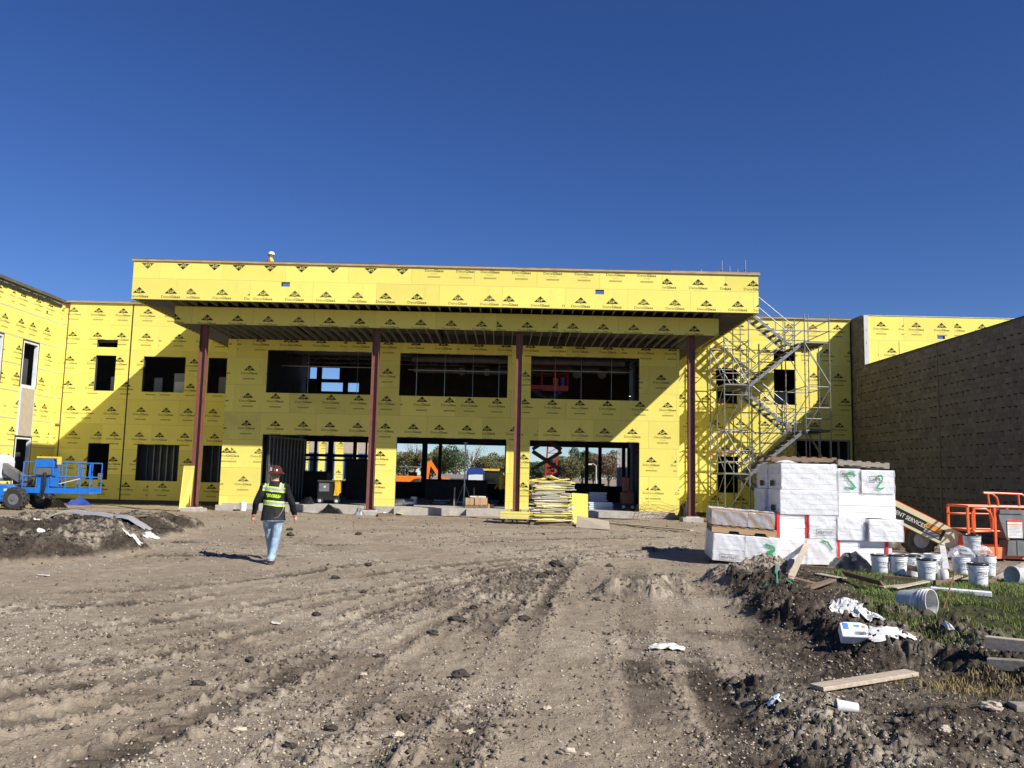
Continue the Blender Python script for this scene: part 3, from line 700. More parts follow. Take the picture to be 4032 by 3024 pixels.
# gravel-stopped roof edges: timber nailers laid in lengths
def nailer(parent, p0, p1, seg, zt, h, d, mats=('wood_nailer', 'wood_dark_nailer'), out=(0, -1)):
    p0 = Vector(p0); p1 = Vector(p1); L = (p1-p0).length; n = max(1, round(L/seg)); dv = (p1-p0)/L
    for i in range(n):
        a = p0+dv*(L*i/n+.004); b = p0+dv*(L*(i+1)/n-.004); c = (a+b)/2
        j = random.uniform(-.008, .008)
        mb = MB(); mb.bar((a.x+out[0]*j, a.y+out[1]*j, zt-h/2), (b.x+out[0]*j, b.y+out[1]*j, zt-h/2), d, h)
        part('roof_edge_board', mats[0], mb, parent)
        mb = MB(); mb.bar((a.x, a.y, zt+.012), (b.x, b.y, zt+.012+random.uniform(0, .01)), d*.97, .02); part('roof_edge_cap', mats[1] if random.random() < .55 else mats[0], mb, parent)
nailer(BLD, (-21.9, YW-.02, 0), (-12.4, YW-.02, 0), 3.6, 9.78, .07, .20)
nailer(BLD, (8.0, YW-.02, 0), (XC-.05, YW-.02, 0), 3.6, 9.78, .07, .20)
# torn dark membrane and coping along the top of the side wall
mb = MB(); mb.b2(XS-.12, XS+.14, 30, YW-.1, 9.66, 9.80); part('coping', 'wood_dark_nailer', mb)
P = []
for i in range(90):
    y = 30+(YW-.25-30)*i/89; P.append([(XS+.03, y, 9.68), (XS+.06+.02*random.random(), y, 9.52), (XS+.035, y, 9.40+random.uniform(-.05, .05))])
mb = MB(); mb.grid(P); part('torn_membrane', 'green_smear', mb)
P = []
for i in range(90):
    y = 30+(YW-.4-30)*i/89; r = random.uniform(-.03, .03); P.append([(XS+.07, y, 9.55+r), (XS+.09, y, 9.48+r), (XS+.075, y, 9.42+r+random.uniform(-.05, .0))])
mb = MB(); mb.grid(P); part('torn_membrane', 'membrane_black', mb)
# expansion joints
for x, m_ in ((-21.77, 'joint_brown'), (-18.61, 'joint_black')):
    mb = MB(); mb.b2(x-.028, x+.028, YW-.032, YW-.0245, .05, 9.68); part('expansion_joint', m_, mb)
mb = MB(); mb.b2(-22.0, -21.76, YW-.036, YW-.0265, 3.58, 3.68); part('clip_angle', 'primer_red', mb)
mb = MB(); mb.b2(-21.95, -21.73, YW-.05, YW-.0265, 9.45, 9.68); part('clip_angle', 'primer_red', mb)
mb = MB(); mb.b2(XC-.08, XC-.012, YW-.036, YW-.0245, .0, 9.6); part('expansion_joint', 'joint_black', mb)
# window frames and tan panels of the side wall
def side_bay(y0, y1):
    for (z0, z1) in ((5.23, 7.28), (.15, 2.9)):
        w_ = part('window', 'interior_dark', MB().b2(XS-.60, XS-.58, y0-.3, y1+.3, z0+.03, z1-.03))
        mb = MB()
        for (a, b, c, d) in ((y0, y0+.07, z0, z1), (y1-.07, y1, z0, z1), (y0+.07, y1-.07, z1-.07, z1), (y0+.07, y1-.07, z0, z0+.07)): mb.b2(XS-.13, XS+.035, a, b, c, d)
        part('window_frame', 'window_frame_white', mb, w_)
        mb = MB()
        for (a, b, c, d) in ((y0-.07, y0-.002, z0-.05, z1+.08), (y1+.002, y1+.07, z0-.05, z1+.08), (y0, y1, z1+.002, z1+.08)): mb.b2(XS+.024, XS+.030, a, b, c, d)
        part('flashing_tape', 'membrane_black', mb, w_)
    part('spandrel_panel', 'spandrel_tan', MB().b2(XS-.05, XS+.05, y0+.16, y1-.06, 2.98, 5.14))
    mb = MB(); mb.b2(XS-.2, XS+.03, y0, y0+.15, 2.9, 5.23); mb.b2(XS-.2, XS+.03, y1-.05, y1, 2.9, 5.23); mb.b2(XS-.2, XS+.03, y0+.15, y1-.05, 5.15, 5.225); part('panel_surround', 'window_frame_white', mb)
side_bay(37.40, 38.62); side_bay(34.62, 35.86)

# wall cores behind the boards (with the openings cut), roof decks, floor slab
def core(name, axis, at, th, u0, u1, z0, z1, holes, m_, parent=BLD):
    mb = MB()
    for q in rects_minus((u0, u1, z0, z1), holes):
        if axis == 'y': mb.b2(q[0], q[1], at, at+th, q[2], q[3])
        else: mb.b2(at, at+th, q[0], q[1], q[2], q[3])
    return part(name, m_, mb, parent)
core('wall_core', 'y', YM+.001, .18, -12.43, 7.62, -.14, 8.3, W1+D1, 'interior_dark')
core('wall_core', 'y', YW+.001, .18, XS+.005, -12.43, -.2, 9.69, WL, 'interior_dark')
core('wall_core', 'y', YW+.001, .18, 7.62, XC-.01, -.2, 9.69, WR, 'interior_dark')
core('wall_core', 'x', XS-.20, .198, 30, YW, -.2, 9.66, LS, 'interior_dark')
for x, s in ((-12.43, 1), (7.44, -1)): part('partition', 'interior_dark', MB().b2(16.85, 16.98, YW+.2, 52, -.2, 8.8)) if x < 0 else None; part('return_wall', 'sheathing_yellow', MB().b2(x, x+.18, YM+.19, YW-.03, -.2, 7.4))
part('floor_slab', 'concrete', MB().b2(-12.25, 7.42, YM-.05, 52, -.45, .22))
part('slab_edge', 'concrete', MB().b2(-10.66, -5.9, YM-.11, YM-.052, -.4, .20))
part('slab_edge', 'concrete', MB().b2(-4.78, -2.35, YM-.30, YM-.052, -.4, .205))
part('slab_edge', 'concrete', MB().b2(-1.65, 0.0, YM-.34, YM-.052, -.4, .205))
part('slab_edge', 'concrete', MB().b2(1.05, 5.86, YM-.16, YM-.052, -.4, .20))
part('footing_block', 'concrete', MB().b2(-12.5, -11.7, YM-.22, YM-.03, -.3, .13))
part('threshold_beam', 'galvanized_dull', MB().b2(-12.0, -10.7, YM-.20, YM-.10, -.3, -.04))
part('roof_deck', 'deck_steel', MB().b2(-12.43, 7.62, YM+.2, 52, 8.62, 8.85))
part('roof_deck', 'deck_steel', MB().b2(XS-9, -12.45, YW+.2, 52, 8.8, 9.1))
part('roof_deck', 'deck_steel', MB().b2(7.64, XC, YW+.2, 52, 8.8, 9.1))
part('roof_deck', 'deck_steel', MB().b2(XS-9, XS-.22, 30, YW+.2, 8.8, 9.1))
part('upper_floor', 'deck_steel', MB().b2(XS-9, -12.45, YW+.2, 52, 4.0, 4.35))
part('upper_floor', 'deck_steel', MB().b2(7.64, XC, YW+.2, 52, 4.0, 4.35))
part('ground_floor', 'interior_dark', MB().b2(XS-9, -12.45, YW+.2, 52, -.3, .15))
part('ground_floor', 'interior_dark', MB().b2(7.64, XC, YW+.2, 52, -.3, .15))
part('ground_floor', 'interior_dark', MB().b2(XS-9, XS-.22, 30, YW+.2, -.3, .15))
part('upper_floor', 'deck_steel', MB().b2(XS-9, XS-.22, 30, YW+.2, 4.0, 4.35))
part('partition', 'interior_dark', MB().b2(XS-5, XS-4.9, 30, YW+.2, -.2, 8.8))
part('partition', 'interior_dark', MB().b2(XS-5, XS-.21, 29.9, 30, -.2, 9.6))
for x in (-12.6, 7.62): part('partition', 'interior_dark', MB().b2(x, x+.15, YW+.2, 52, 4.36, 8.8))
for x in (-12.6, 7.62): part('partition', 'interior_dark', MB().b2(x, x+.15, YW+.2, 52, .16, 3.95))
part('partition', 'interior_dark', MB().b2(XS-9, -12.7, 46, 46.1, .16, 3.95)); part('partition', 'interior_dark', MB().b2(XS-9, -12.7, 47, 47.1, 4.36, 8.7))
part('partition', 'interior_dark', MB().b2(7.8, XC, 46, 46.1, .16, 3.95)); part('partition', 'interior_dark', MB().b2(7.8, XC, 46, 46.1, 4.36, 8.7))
# far wall of the lobby: open frame, sill wall below, posts between
part('sill_wall', 'interior_dark', MB().b2(-12.2, 7.4, 50, 50.2, .22, 1.17))
part('head_wall', 'interior_dark', MB().b2(-12.2, 7.4, 50, 50.2, 3.45, 6.25))
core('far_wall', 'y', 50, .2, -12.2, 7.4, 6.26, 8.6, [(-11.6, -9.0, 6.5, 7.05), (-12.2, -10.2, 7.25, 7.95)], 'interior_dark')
for px_, w_ in ((1240, .16), (1300, .3), (1395, .2), (1440, .1), (1671, .31), (1732, .2), (2000, .4), (2060, .4), (2310, .2), (2362, .2), (2455, .2), (2475, .16)):
    p = PY(px_, 1830, 50); part('mullion_post', 'dark_steel', MB().b2(p.x-w_/2, p.x+w_/2, 49.92, 50.1, 1.17, 3.45))
for px_ in (1255, 1360): 
    p = PY(px_, 1530, 50); part('mullion_post', 'dark_steel', MB().b2(p.x-.15, p.x+.15, 49.92, 50.1, 6.4, 8.1))
part('transom', 'dark_steel', MB().b2(-12.2, -8.2, 49.9, 50.05, 2.55, 2.72))
part('transom', 'primer_red', MB().b2(-12.2, -8.4, 49.88, 49.9, 2.30, 2.42))
# studs of the partition just inside the left opening, and inside the left wing
stud = MB().b2(-.02, .02, -.05, .05, 0, 3.0).mesh('metal_stud', 'stud_steel')
for i in range(11): inst('metal_stud', stud, BLD, Vector((-10.45+.055*i, YM+.35+.40*i, .22))-BLD.location)
part('stud_track', 'stud_steel', MB().bar((-10.45, YM+.3, 3.17), (-9.85, YM+4.4, 3.17), .1, .08))
part('stud_backing', 'interior_dark', MB().bar((-10.53, YM+.3, 1.7), (-9.93, YM+4.4, 1.7), .02, 2.9))
for x0, x1 in ((-17.9, -15.95), (-14.7, -12.7)):
    n = 6
    for i in range(n):
        inst('metal_stud', stud, BLD, Vector((x0+(x1-x0)*(i+.5)/n, YW+.75, .15))-BLD.location, sc=(1.4, 1, 1))
part('stud_wall_backing', 'interior_dark', MB().b2(-18.2, -12.7, YW+.85, YW+.9, .16, 3.95))
# lobby columns, roof joists, ducts, hangers
for x in (-6.6, .55):
    for y in (42.5, 47.5): part('steel_column', 'dark_steel', MB().b2(x-.12, x+.12, y-.12, y+.12, .22, 8.6))
jo = MB().b2(-9.8, 9.8, -.05, .05, -.04, .04).b2(-9.8, 9.8, -.05, .05, -.5, -.44)
for k in range(33): jo.bar((-9.8+.6*k, 0, -.46 if k % 2 else -.02), (-9.8+.6*(k+1), 0, -.02 if k % 2 else -.46), .03, .03)
jm = jo.mesh('roof_joist', 'galvanized_dull')
for i in range(7): inst('roof_joist', jm, BLD, Vector((-2.4, YM+1.0+1.9*i, 8.56))-BLD.location)
for (x0, x1, y, z, r) in ((-10, -6, 39.4, 7.35, .13), (-4.5, 5.5, 38.6, 7.05, .18), (-4.6, .3, 40.5, 6.75, .16), (1.2, 5.8, 40.2, 6.9, .2)):
    part('duct', 'deck_steel', MB().tube([(x0, y, z), (x1, y, z)], r, 14), smooth=True)
for (x0, x1, y, z) in ((-10.5, -6, 38.2, 6.5), (-4.6, 0, 38.0, 6.42), (1.1, 5.8, 38.2, 6.55), (-4.6, 5.8, 41.5, 5.35), (-10.5, -5.9, 41.0, 5.45)):
    part('conduit', 'galvanized', MB().tube([(x0, y, z), (x1, y, z)], .025, 8))
for x in (-9.2, -7.0, -4.2, -2.9, -1.6, -.4, 2.2, 3.4, 4.8): part('hanger_rod', 'galvanized', MB().tube([(x, 38.3+.3*math.sin(x*5), 5.1), (x, 38.3+.3*math.sin(x*5), 8.5)], .012, 6))
for x, s in ((3.3, .34), (4.5, .34), (-2.2, .3), (-1.0, .3)): part('round_duct', 'deck_steel', MB().tube([(x, 39.3, 6.55), (x+.35, 41.2, 7.1)], s*.6, 14), smooth=True)
# left wing upstairs: stored boards behind the windows, bucket on a sill
part('stored_board', 'drywall', MB().b2(-16.9, -15.9, YW+1.3, YW+1.4, 4.36, 6.45)); part('stored_board', 'sheathing_core', MB().b2(-16.75, -15.9, YW+1.0, YW+1.1, 4.36, 6.0))
part('stored_board', 'drywall', MB().b2(-17.9, -17.5, YW+1.3, YW+1.4, 4.36, 6.2)); part('stored_board', 'drywall', MB().b2(-19.85, -19.3, YW+.8, YW+.85, 4.36, 6.15))
part('stored_board', 'drywall', MB().b2(-14.6, -13.5, YW+1.2, YW+1.3, 4.36, 6.3)); part('stored_board', 'drywall', MB().b2(10.4, 10.95, YW+.8, YW+.85, 4.36, 5.75)); part('stored_board', 'drywall', MB().b2(13.5, 14.2, YW+1, YW+1.05, 4.36, 6.1))
# service door frame at the right end of the wing
for x in (14.17, 15.35, 15.9, 16.3, 16.78): part('door_stud', 'galvanized_dull', MB().b2(x-.03, x+.03, YW-.02, YW+.13, .0, 3.68))
part('door_header', 'galvanized_dull', MB().b2(14.15, 16.86, YW-.04, YW+.15, 3.68, 3.76))
# ---------------------------------------------------------------- entrance canopy
CAN = thing('entrance_canopy', 'wide flat canopy with yellow boarded fascia on four red steel columns', 'canopy', (-2.4, 33.2, 0))
HOL = []
for px_, py_, in ((1125, 1120), (2361, 1150)):
    p = PY(px_, py_, YF); HOL.append((p.x-.17, p.x+.17, p.z-.09, p.z+.09))
sheath(CAN, (0, YF, 0), (1, 0, 0), (0, -1, 0), -14.60, 9.68, [9.62, 8.95, 8.13], HOL, first=1.02, stag=1.1, jig=.5, flip_rows=(0,), anchor=[lambda u: 10.22 if u < 6.2 else 9.78, 8.95], worn=.3)
sheath(CAN, (0, YB, 0), (1, 0, 0), (0, -1, 0), -13.38, 8.43, [8.12, 7.42], (), first=.7, jig=.3, anchor=[8.16], worn=.45)
for x in (-14.60, 9.66): part('fascia_return', 'sheathing_yellow', MB().b2(x, x+.02, YF+.002, YW-.03, 8.13, 9.62), CAN)
for x in (-13.36, 8.40): part('fascia_return', 'sheathing_yellow', MB().b2(x, x+.02, YB+.002, YW-.03, 7.42, 8.12), CAN)
mb = MB()
for q in rects_minus((-14.58, 9.66, 8.14, 9.61), HOL): mb.b2(q[0], q[1], YF+.005, YF+.2, q[2], q[3])
part('parapet_core', 'wood_brown', mb, CAN)
part('roof_deck', 'deck_steel', MB().b2(-14.5, 9.6, YF+.21, YW-.05, 8.36, 8.44), CAN)
part('roof_deck', 'deck_steel', MB().b2(-13.3, 8.35, YB+.1, YW-.05, 7.86, 7.92), CAN)
nailer(CAN, (-14.66, YF+.08, 0), (9.74, YF+.08, 0), 3.5, 9.70, .075, .30)
nailer(CAN, (-14.55, YF+.25, 0), (-14.55, YW-.1, 0), 4, 9.70, .075, .28); nailer(CAN, (9.6, YF+.25, 0), (9.6, YW-.1, 0), 4, 9.70, .075, .28)
# light-gauge soffit joists
def joist(L): return MB().b2(-.004, .004, 0, L, 0, .14).b2(-.028, .004, 0, L, 0, .005).mesh('soffit_joist', 'galvanized_dull')
ju = joist(YB-YF-.06); jl = joist(YM-YB-.08)
x = -13.3
while x < 8.4:
    inst('soffit_joist', ju, CAN, Vector((x, YF+.03, 8.145))-CAN.location); x += .406
x = -12.3
while x < 7.4:
    inst('soffit_joist', jl, CAN, Vector((x, YB+.05, 7.43))-CAN.location, rot=(random.uniform(-.004, .004), 0, random.uniform(-.01, .01))); x += .39
def slat(L): return MB().b2(0, L, -.004, .004, 0, .14).b2(0, L, -.035, .004, 0, .006).mesh('soffit_slat', 'galvanized_dull')
su = slat(1.2); sl_ = slat(.98)
for i in range(22):
    y = YF+.25+.40*i
    if y > YW-.3: break
    inst('soffit_slat', su, CAN, Vector((-14.56, y, 8.15))-CAN.location); inst('soffit_slat', su, CAN, Vector((8.45, y, 8.15))-CAN.location)
for i in range(20):
    y = YB+.25+.40*i
    if y > YW-.3: break
    inst('soffit_slat', sl_, CAN, Vector((-13.34, y, 7.436))-CAN.location); inst('soffit_slat', sl_, CAN, Vector((7.42, y, 7.436))-CAN.location)
# steel beam stubs and blocking inside the soffit
for x in (-9.0, -3.0, 2.5): part('cross_beam', 'dark_steel', MB().b2(x-.08, x+.08, YB+.1, YM-.05, 7.62, 7.84), CAN)
part('edge_beam', 'dark_steel', MB().b2(-13.2, 8.25, YB+.35, YB+.5, 7.62, 7.84), CAN)
# columns: wide-flange posts with base plates and anchor bolts on piers
for i, (x, zb) in enumerate(((-12.29, .17), (-5.34, .20), (.45, .21), (7.41, .22))):
    h = 7.43-zb; y = 33.2
    mb = MB().b2(x-.135, x-.117, y-.14, y+.14, zb+.02, 7.43).b2(x+.117, x+.135, y-.14, y+.14, zb+.02, 7.43).b2(x-.117, x+.117, y-.008, y+.008, zb+.02, 7.43)
    c = part('column', 'primer_red', mb, CAN)
    part('base_plate', 'primer_red', MB().b2(x-.22, x+.22, y-.22, y+.22, zb-.012, zb+.018), CAN)
    for sx in (-1, 1):
        for sy in (-1, 1): part('anchor_bolt', 'dark_steel', MB().tube([(x+.18*sx, y+.18*sy, zb+.01), (x+.18*sx, y+.18*sy, zb+.13)], .014, 6), CAN)
    part('pier', 'concrete', MB().b2(x-.40, x+.40, y-.35, y+.35, -.5, zb-.05), CAN); part('grout_pad', 'concrete_pale', MB().b2(x-.27, x+.27, y-.26, y+.26, zb-.05, zb-.012), CAN)

# ---------------------------------------------------------------- block wall of the right wing
BW = thing('block_wall', 'tall grey concrete block wall in shade studded with rows of masonry ties', 'wall', (XC, 30, 0))
YE = 20.5; ZT = 7.26
part('wall_core', 'mortar', MB().b2(XC+.012, XC+.19, YE, YW+.2, -.3, ZT-.005), BW)
part('wall_core', 'mortar', MB().b2(XC+.012, XC+.19, 39.12, YW+.2, ZT-.004, 9.68), BW)
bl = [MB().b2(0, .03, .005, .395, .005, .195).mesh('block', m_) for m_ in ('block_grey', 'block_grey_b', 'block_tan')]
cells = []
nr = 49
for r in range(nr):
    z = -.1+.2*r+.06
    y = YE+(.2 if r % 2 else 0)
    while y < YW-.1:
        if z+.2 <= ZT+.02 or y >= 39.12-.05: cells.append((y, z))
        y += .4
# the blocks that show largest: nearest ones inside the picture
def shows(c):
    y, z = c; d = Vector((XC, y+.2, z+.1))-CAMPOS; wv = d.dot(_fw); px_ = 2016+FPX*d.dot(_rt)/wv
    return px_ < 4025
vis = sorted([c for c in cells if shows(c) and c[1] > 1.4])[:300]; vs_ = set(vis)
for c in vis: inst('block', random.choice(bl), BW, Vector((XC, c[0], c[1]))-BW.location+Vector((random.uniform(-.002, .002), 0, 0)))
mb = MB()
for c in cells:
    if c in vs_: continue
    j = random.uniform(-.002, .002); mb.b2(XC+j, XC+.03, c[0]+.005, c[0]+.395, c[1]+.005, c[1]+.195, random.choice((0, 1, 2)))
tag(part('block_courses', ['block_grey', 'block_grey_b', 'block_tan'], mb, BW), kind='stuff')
mb = MB(); rt = random.Random(3)
for r in range(1, 19):
    z = .36+.4*r-.02
    y = YE+.2
    while y < YW-.3:
        if rt.random() < .80 and (z < ZT-.2 or y > 39.3):
            yy = y+rt.uniform(-.09, .09); zz = z+rt.uniform(-.018, .018)
            mb.b2(XC-.06, XC+.01, yy-.045, yy+.045, zz-.008, zz+.012); mb.b2(XC-.04, XC-.03, yy-.02, yy+.05+rt.uniform(0, .04), zz-.012, zz+.014)
            mb.b2(XC-.004, XC+.002, yy-.05, yy+.05, zz-.02, zz+.006)
        y += .4
tag(part('masonry_ties', 'joint_black', mb, BW), kind='stuff')
part('coping', 'joint_black', MB().b2(XC-.01, XC+.19, YE, 39.12, ZT+.004, ZT+.03), BW)
part('control_joint', 'joint_black', MB().b2(XC-.004, XC+.004, 32.45, 32.475, .0, ZT), BW)
for yy, z0, z1 in ((40.0, 5.3, 7.6), (40.3, 7.1, 7.5)): part('mortar_streak', 'sealant', MB().b2(XC-.005, XC+.002, yy-.012, yy+.012, z0, z1), BW)
part('corner_flashing', 'flashing_grey', MB().b2(XC-.012, XC+.20, 39.08, 39.117, ZT-.2, 9.70), BW)
for z in (8.9, 8.3): part('flashing_slot', 'joint_black', MB().b2(XC+.08, XC+.092, 39.074, 39.079, z, z+.14), BW)
# stains on the block face
sheath(BW, (0, 39.12, 0), (1, 0, 0), (0, -1, 0), XC+.205, 30.2, [9.68, 8.50, 7.28, 6.06], [(20.55, 20.92, 8.62, 8.78)], first=1.7, jig=.5, anchor=[9.76, 8.5, 7.28])
mb = MB()
for q in rects_minus((XC+.2, 30.2, 5.5, 9.68), [(20.55, 20.92, 8.62, 8.78)]): mb.b2(q[0], q[1], 39.122, 39.3, q[2], q[3])
part('wall_core', 'wood_brown', mb, BW)
part('roof_edge_board', 'plastic_white', MB().b2(XC+.2, 30.2, 39.07, 39.3, 9.685, 9.705), BW)
for px_, y0, y1 in ((3579, 1326, 1385), (3600, 1318, 1378)):
    a = PY(px_, y0, 38.0); b = PY(px_+3, y1, 38.0); part('rebar', 'galvanized_dull', MB().tube([(XC+.08, b.y-2.2, ZT), (XC+.08, b.y-2.2, ZT+.62)], .012, 6), BW)
# ---------------------------------------------------------------- scaffold stair tower
SX = [9.78, 10.89, 13.44, 14.56]; SY = [37.1, 38.4, 39.7]
SC = thing('scaffold_stair_tower', 'galvanized steel scaffold stair tower with zigzag flights against yellow wall', 'scaffold', (12.2, 38.4, 0))
def sp(name, m_, mb, parent=SC, **k): return mb.build(name, m_, parent, world=True, **k)
tops = {(0, 0): 8.17, (1, 0): 8.94, (2, 0): 9.29, (3, 0): 9.29, (0, 2): 8.13, (1, 2): 9.6, (2, 2): 9.4, (3, 2): 9.8, (1, 1): 9.9, (2, 1): 9.27, (0, 1): 6.1, (3, 1): 8.1}
for (i, j), zt in tops.items():
    x, y = SX[i], SY[j]; z0 = -.14
    mb = MB().tube([(x, y, z0+.05), (x, y, zt)], .027, 8)
    p = sp('standard_post', 'scaffold_steel', mb)
    mb = MB()
    z = .5
    while z < zt-.1: mb.tube([(x, y, z-.01), (x, y, z+.01)], .058, 8); z += .5
    tag(sp('rosette_rings', 'scaffold_steel', mb, p), kind='stuff')
    sp('base_jack', 'scaffold_steel', MB().tube([(x, y, -.2), (x, y, -.08)], .018, 6).b2(x-.075, x+.075, y-.075, y+.075, -.20, -.185))
    for zz in (2.85, 5.1, 6.75):
        if zz < zt and (i+j) % 2 == 0: sp('colour_tag', 'scaffold_tag', MB().tube([(x, y, zz), (x, y, zz+.10)], .030, 8), p)
def ledger(a, b, tag_=True):
    o = sp('ledger', 'scaffold_steel', MB().tube([a, b], .023, 8))
    if tag_ and random.random() < .5:
        a = Vector(a); b = Vector(b); d = (b-a).normalized(); m = a+(b-a)*.28; sp('colour_tag', 'scaffold_tag', MB().tube([m-d*.05, m+d*.05], .026, 8), o)
for zl in (.3, 2.0, 4.0, 6.0, 8.0):
    for j in range(3):
        if zl < 8 or j < 3: ledger((SX[0], SY[j], zl-.05), (SX[1], SY[j], zl-.05)) if zl <= 8 else None
        ledger((SX[2], SY[j], zl-.05), (SX[3], SY[j], zl-.05))
    for i in range(4):
        ledger((SX[i], SY[0], zl-.05), (SX[i], SY[1], zl-.05)); ledger((SX[i], SY[1], zl-.05), (SX[i], SY[2], zl-.05))
for z in (2.5, 3.0, 5.5, 6.48, 6.98): ledger((SX[0], SY[0], z), (SX[1], SY[0], z))
for z in (2.5, 3.0, 6.48, 6.98): ledger((SX[0], SY[2], z), (SX[1], SY[2], z)); ledger((SX[0], SY[0], z), (SX[0], SY[2], z))
for z in (4.5, 5.0, 8.5, 9.0): ledger((SX[2], SY[0], z), (SX[3], SY[0], z)); ledger((SX[2], SY[2], z), (SX[3], SY[2], z)); ledger((SX[3], SY[0], z), (SX[3], SY[2], z))
for z in (8.5,): ledger((SX[1], SY[0], z), (SX[2], SY[0], z))
for z in (4.0, 6.0, 8.0, 2.0): ledger((SX[1], SY[2], z-.03), (SX[2], SY[2], z-.03))
ledger((SX[0], SY[2], 8.0), (SX[1], SY[2], 8.02))
def brace(a, b): sp('diagonal_brace', 'scaffold_steel', MB().tube([a, b], .021, 8))
for k, zl in enumerate((0.0, 2.0, 4.0, 6.0)):
    up_ = 1 if k % 2 == 0 else 0
    for (i0, i1) in ((0, 1), (2, 3)):
        for j in (0, 2):
            a, b = (SX[i0], SX[i1]) if (k+j) % 2 == 0 else (SX[i1], SX[i0])
            brace((a, SY[j]-.03, zl+.05), (b, SY[j]-.03, zl+1.92))
    for i in (0, 3): brace((SX[i], SY[0] if k % 2 else SY[2], zl+.05), (SX[i], SY[2] if k % 2 else SY[0], zl+1.95))
# landings: three perforated planks each
for (i0, i1, zl) in ((0, 1, 2.0), (2, 3, 4.0), (0, 1, 6.0), (2, 3, 8.0)):
    for k in range(7):
        y0 = SY[0]+.04+k*.362
        o = sp('landing_plank', 'scaffold_deck', MB().b2(SX[i0]+.03, SX[i1]-.03, y0, y0+.335, zl-.03, zl+.02))
        sp('plank_hook', 'scaffold_steel', MB().b2(SX[i1]-.04, SX[i1]+.025, y0+.06, y0+.11, zl-.02, zl+.035), o)
# flights
def flight(x0, z0, x1, z1, ya, yb, n=9, rails=True):
    run = x1-x0; rise = z1-z0
    for y in (ya, yb): sp('stringer', 'scaffold_steel', MB().bar((x0, y, z0-.06), (x1, y, z1-.06), .035, .13))
    for k in range(n):
        t = (k+.6)/n; x = x0+run*t; z = z0+rise*t
        o = sp('tread', 'scaffold_deck', MB().b2(x-.13, x+.13, ya+.02, yb-.02, z-.01, z+.025))
        sp('tread_bracket', 'scaffold_steel', MB().b2(x-.12, x+.12, ya-.03, ya+.019, z+.005, z+.045).b2(x-.015, x+.015, ya-.028, ya-.0, z-.12, z+.005), o)
    if rails:
        for y in (ya-.03, yb+.03):
            for h in (.52, 1.02): sp('handrail', 'scaffold_steel', MB().tube([(x0, y, z0+h), (x1, y, z1+h)], .019, 8))
            for t in (.18, .82): sp('rail_post', 'scaffold_steel', MB().tube([(x0+run*t, y, z0+rise*t-.05), (x0+run*t, y, z0+rise*t+1.02)], .017, 6))
FA = (SY[0]+.12, SY[1]-.12); FB = (SY[1]+.12, SY[2]-.12)
flight(13.38, .05, 10.95, 2.0, *FB); flight(10.95, 2.0, 13.38, 4.0, *FA); flight(13.38, 4.0, 10.95, 6.0, *FB); flight(10.95, 6.0, 13.38, 8.0, *FA); flight(13.38, 8.0, 10.95, 10.0, *FB)
# top landing by the roof and its guard posts
for k in range(4): sp('landing_plank', 'scaffold_deck', MB().b2(9.8, 10.9, SY[1]+.1+k*.36, SY[1]+.42+k*.36, 9.97, 10.02))
for x, y, zt in ((10.35, 39.6, 12.35), (11.5, 39.6, 12.4), (10.95, 40.4, 12.3), (11.4, 40.6, 12.2), (10.6, 40.2, 11.9), (9.3, 39.5, 11.85)):
    sp('guard_post', 'scaffold_steel', MB().tube([(x, y, 9.75), (x, y, zt)], .03, 8).tube([(x, y, zt-.5), (x, y, zt-.48)], .06, 8))
brace((9.7, 39.6, 11.4), (10.35, 39.6, 12.0))
for z in (10.5, 11.0): ledger((10.35, 39.6, z), (11.5, 39.6, z))
mb = MB().b2(12.4, 12.9, YW+.3, YW+.5, 9.72, 9.86).b2(12.5, 12.75, YW+.3, YW+.5, 9.86, 9.95); tag(mb.build('timber_blocks', 'wood_brown', None), 'short brown timber blocks left on the wing roof edge', 'timber')

# ---------------------------------------------------------------- lifts
def wheel(parent, c, r, wd, axis='y', tyre='rubber', rim='rim_white', lugs=16):
    """wheel with its axle along y (local)"""
    W = MB(); R = rot3(math.pi/2, 0, 0) if axis == 'y' else rot3(0, math.pi/2, 0)
    h = wd/2
    W.lathe([(r*.52, -h*.9), (r*.82, -h), (r*.96, -h*.8), (r, -h*.4), (r, h*.4), (r*.96, h*.8), (r*.82, h), (r*.52, h*.9), (r*.5, 0)], 28, c, R, cap=False)
    for k in range(lugs):
        a = 2*math.pi*k/lugs
        for s, da in ((-1, 0), (1, math.pi/lugs)):
            Rk = R @ rot3(0, 0, a+da); q = Vector(c)+Rk @ Vector((r*1.0, 0, s*h*.5)); W.box(q, (r*.09, r*.17, h*1.0), Rk @ rot3(.5*s, 0, 0))
    t = W.build('tyre', tyre, parent, smooth=False)
    rm = MB().lathe([(r*.52, -h*.75), (r*.40, -h*.55), (r*.36, -h*.2), (r*.36, h*.2), (r*.40, h*.55), (r*.52, h*.75)], 24, c, R)
    rm.lathe([(r*.16, -h*.95), (r*.16, h*.95)], 14, c, R)
    for k in range(8):
        a = 2*math.pi*k/8; Rk = R @ rot3(0, 0, a)
        for s in (-1, 1): rm.lathe([(r*.035, -.01), (r*.035, .02)], 6, Vector(c)+Rk @ Vector((r*.26, 0, s*h*.3)), R)
    rm.build('rim', rim, t, smooth=True)
    return t
def hoop_rail(parent, name, pts, r, m_): return MB().tube(pts, r, 8).build(name, m_, parent, smooth=True)
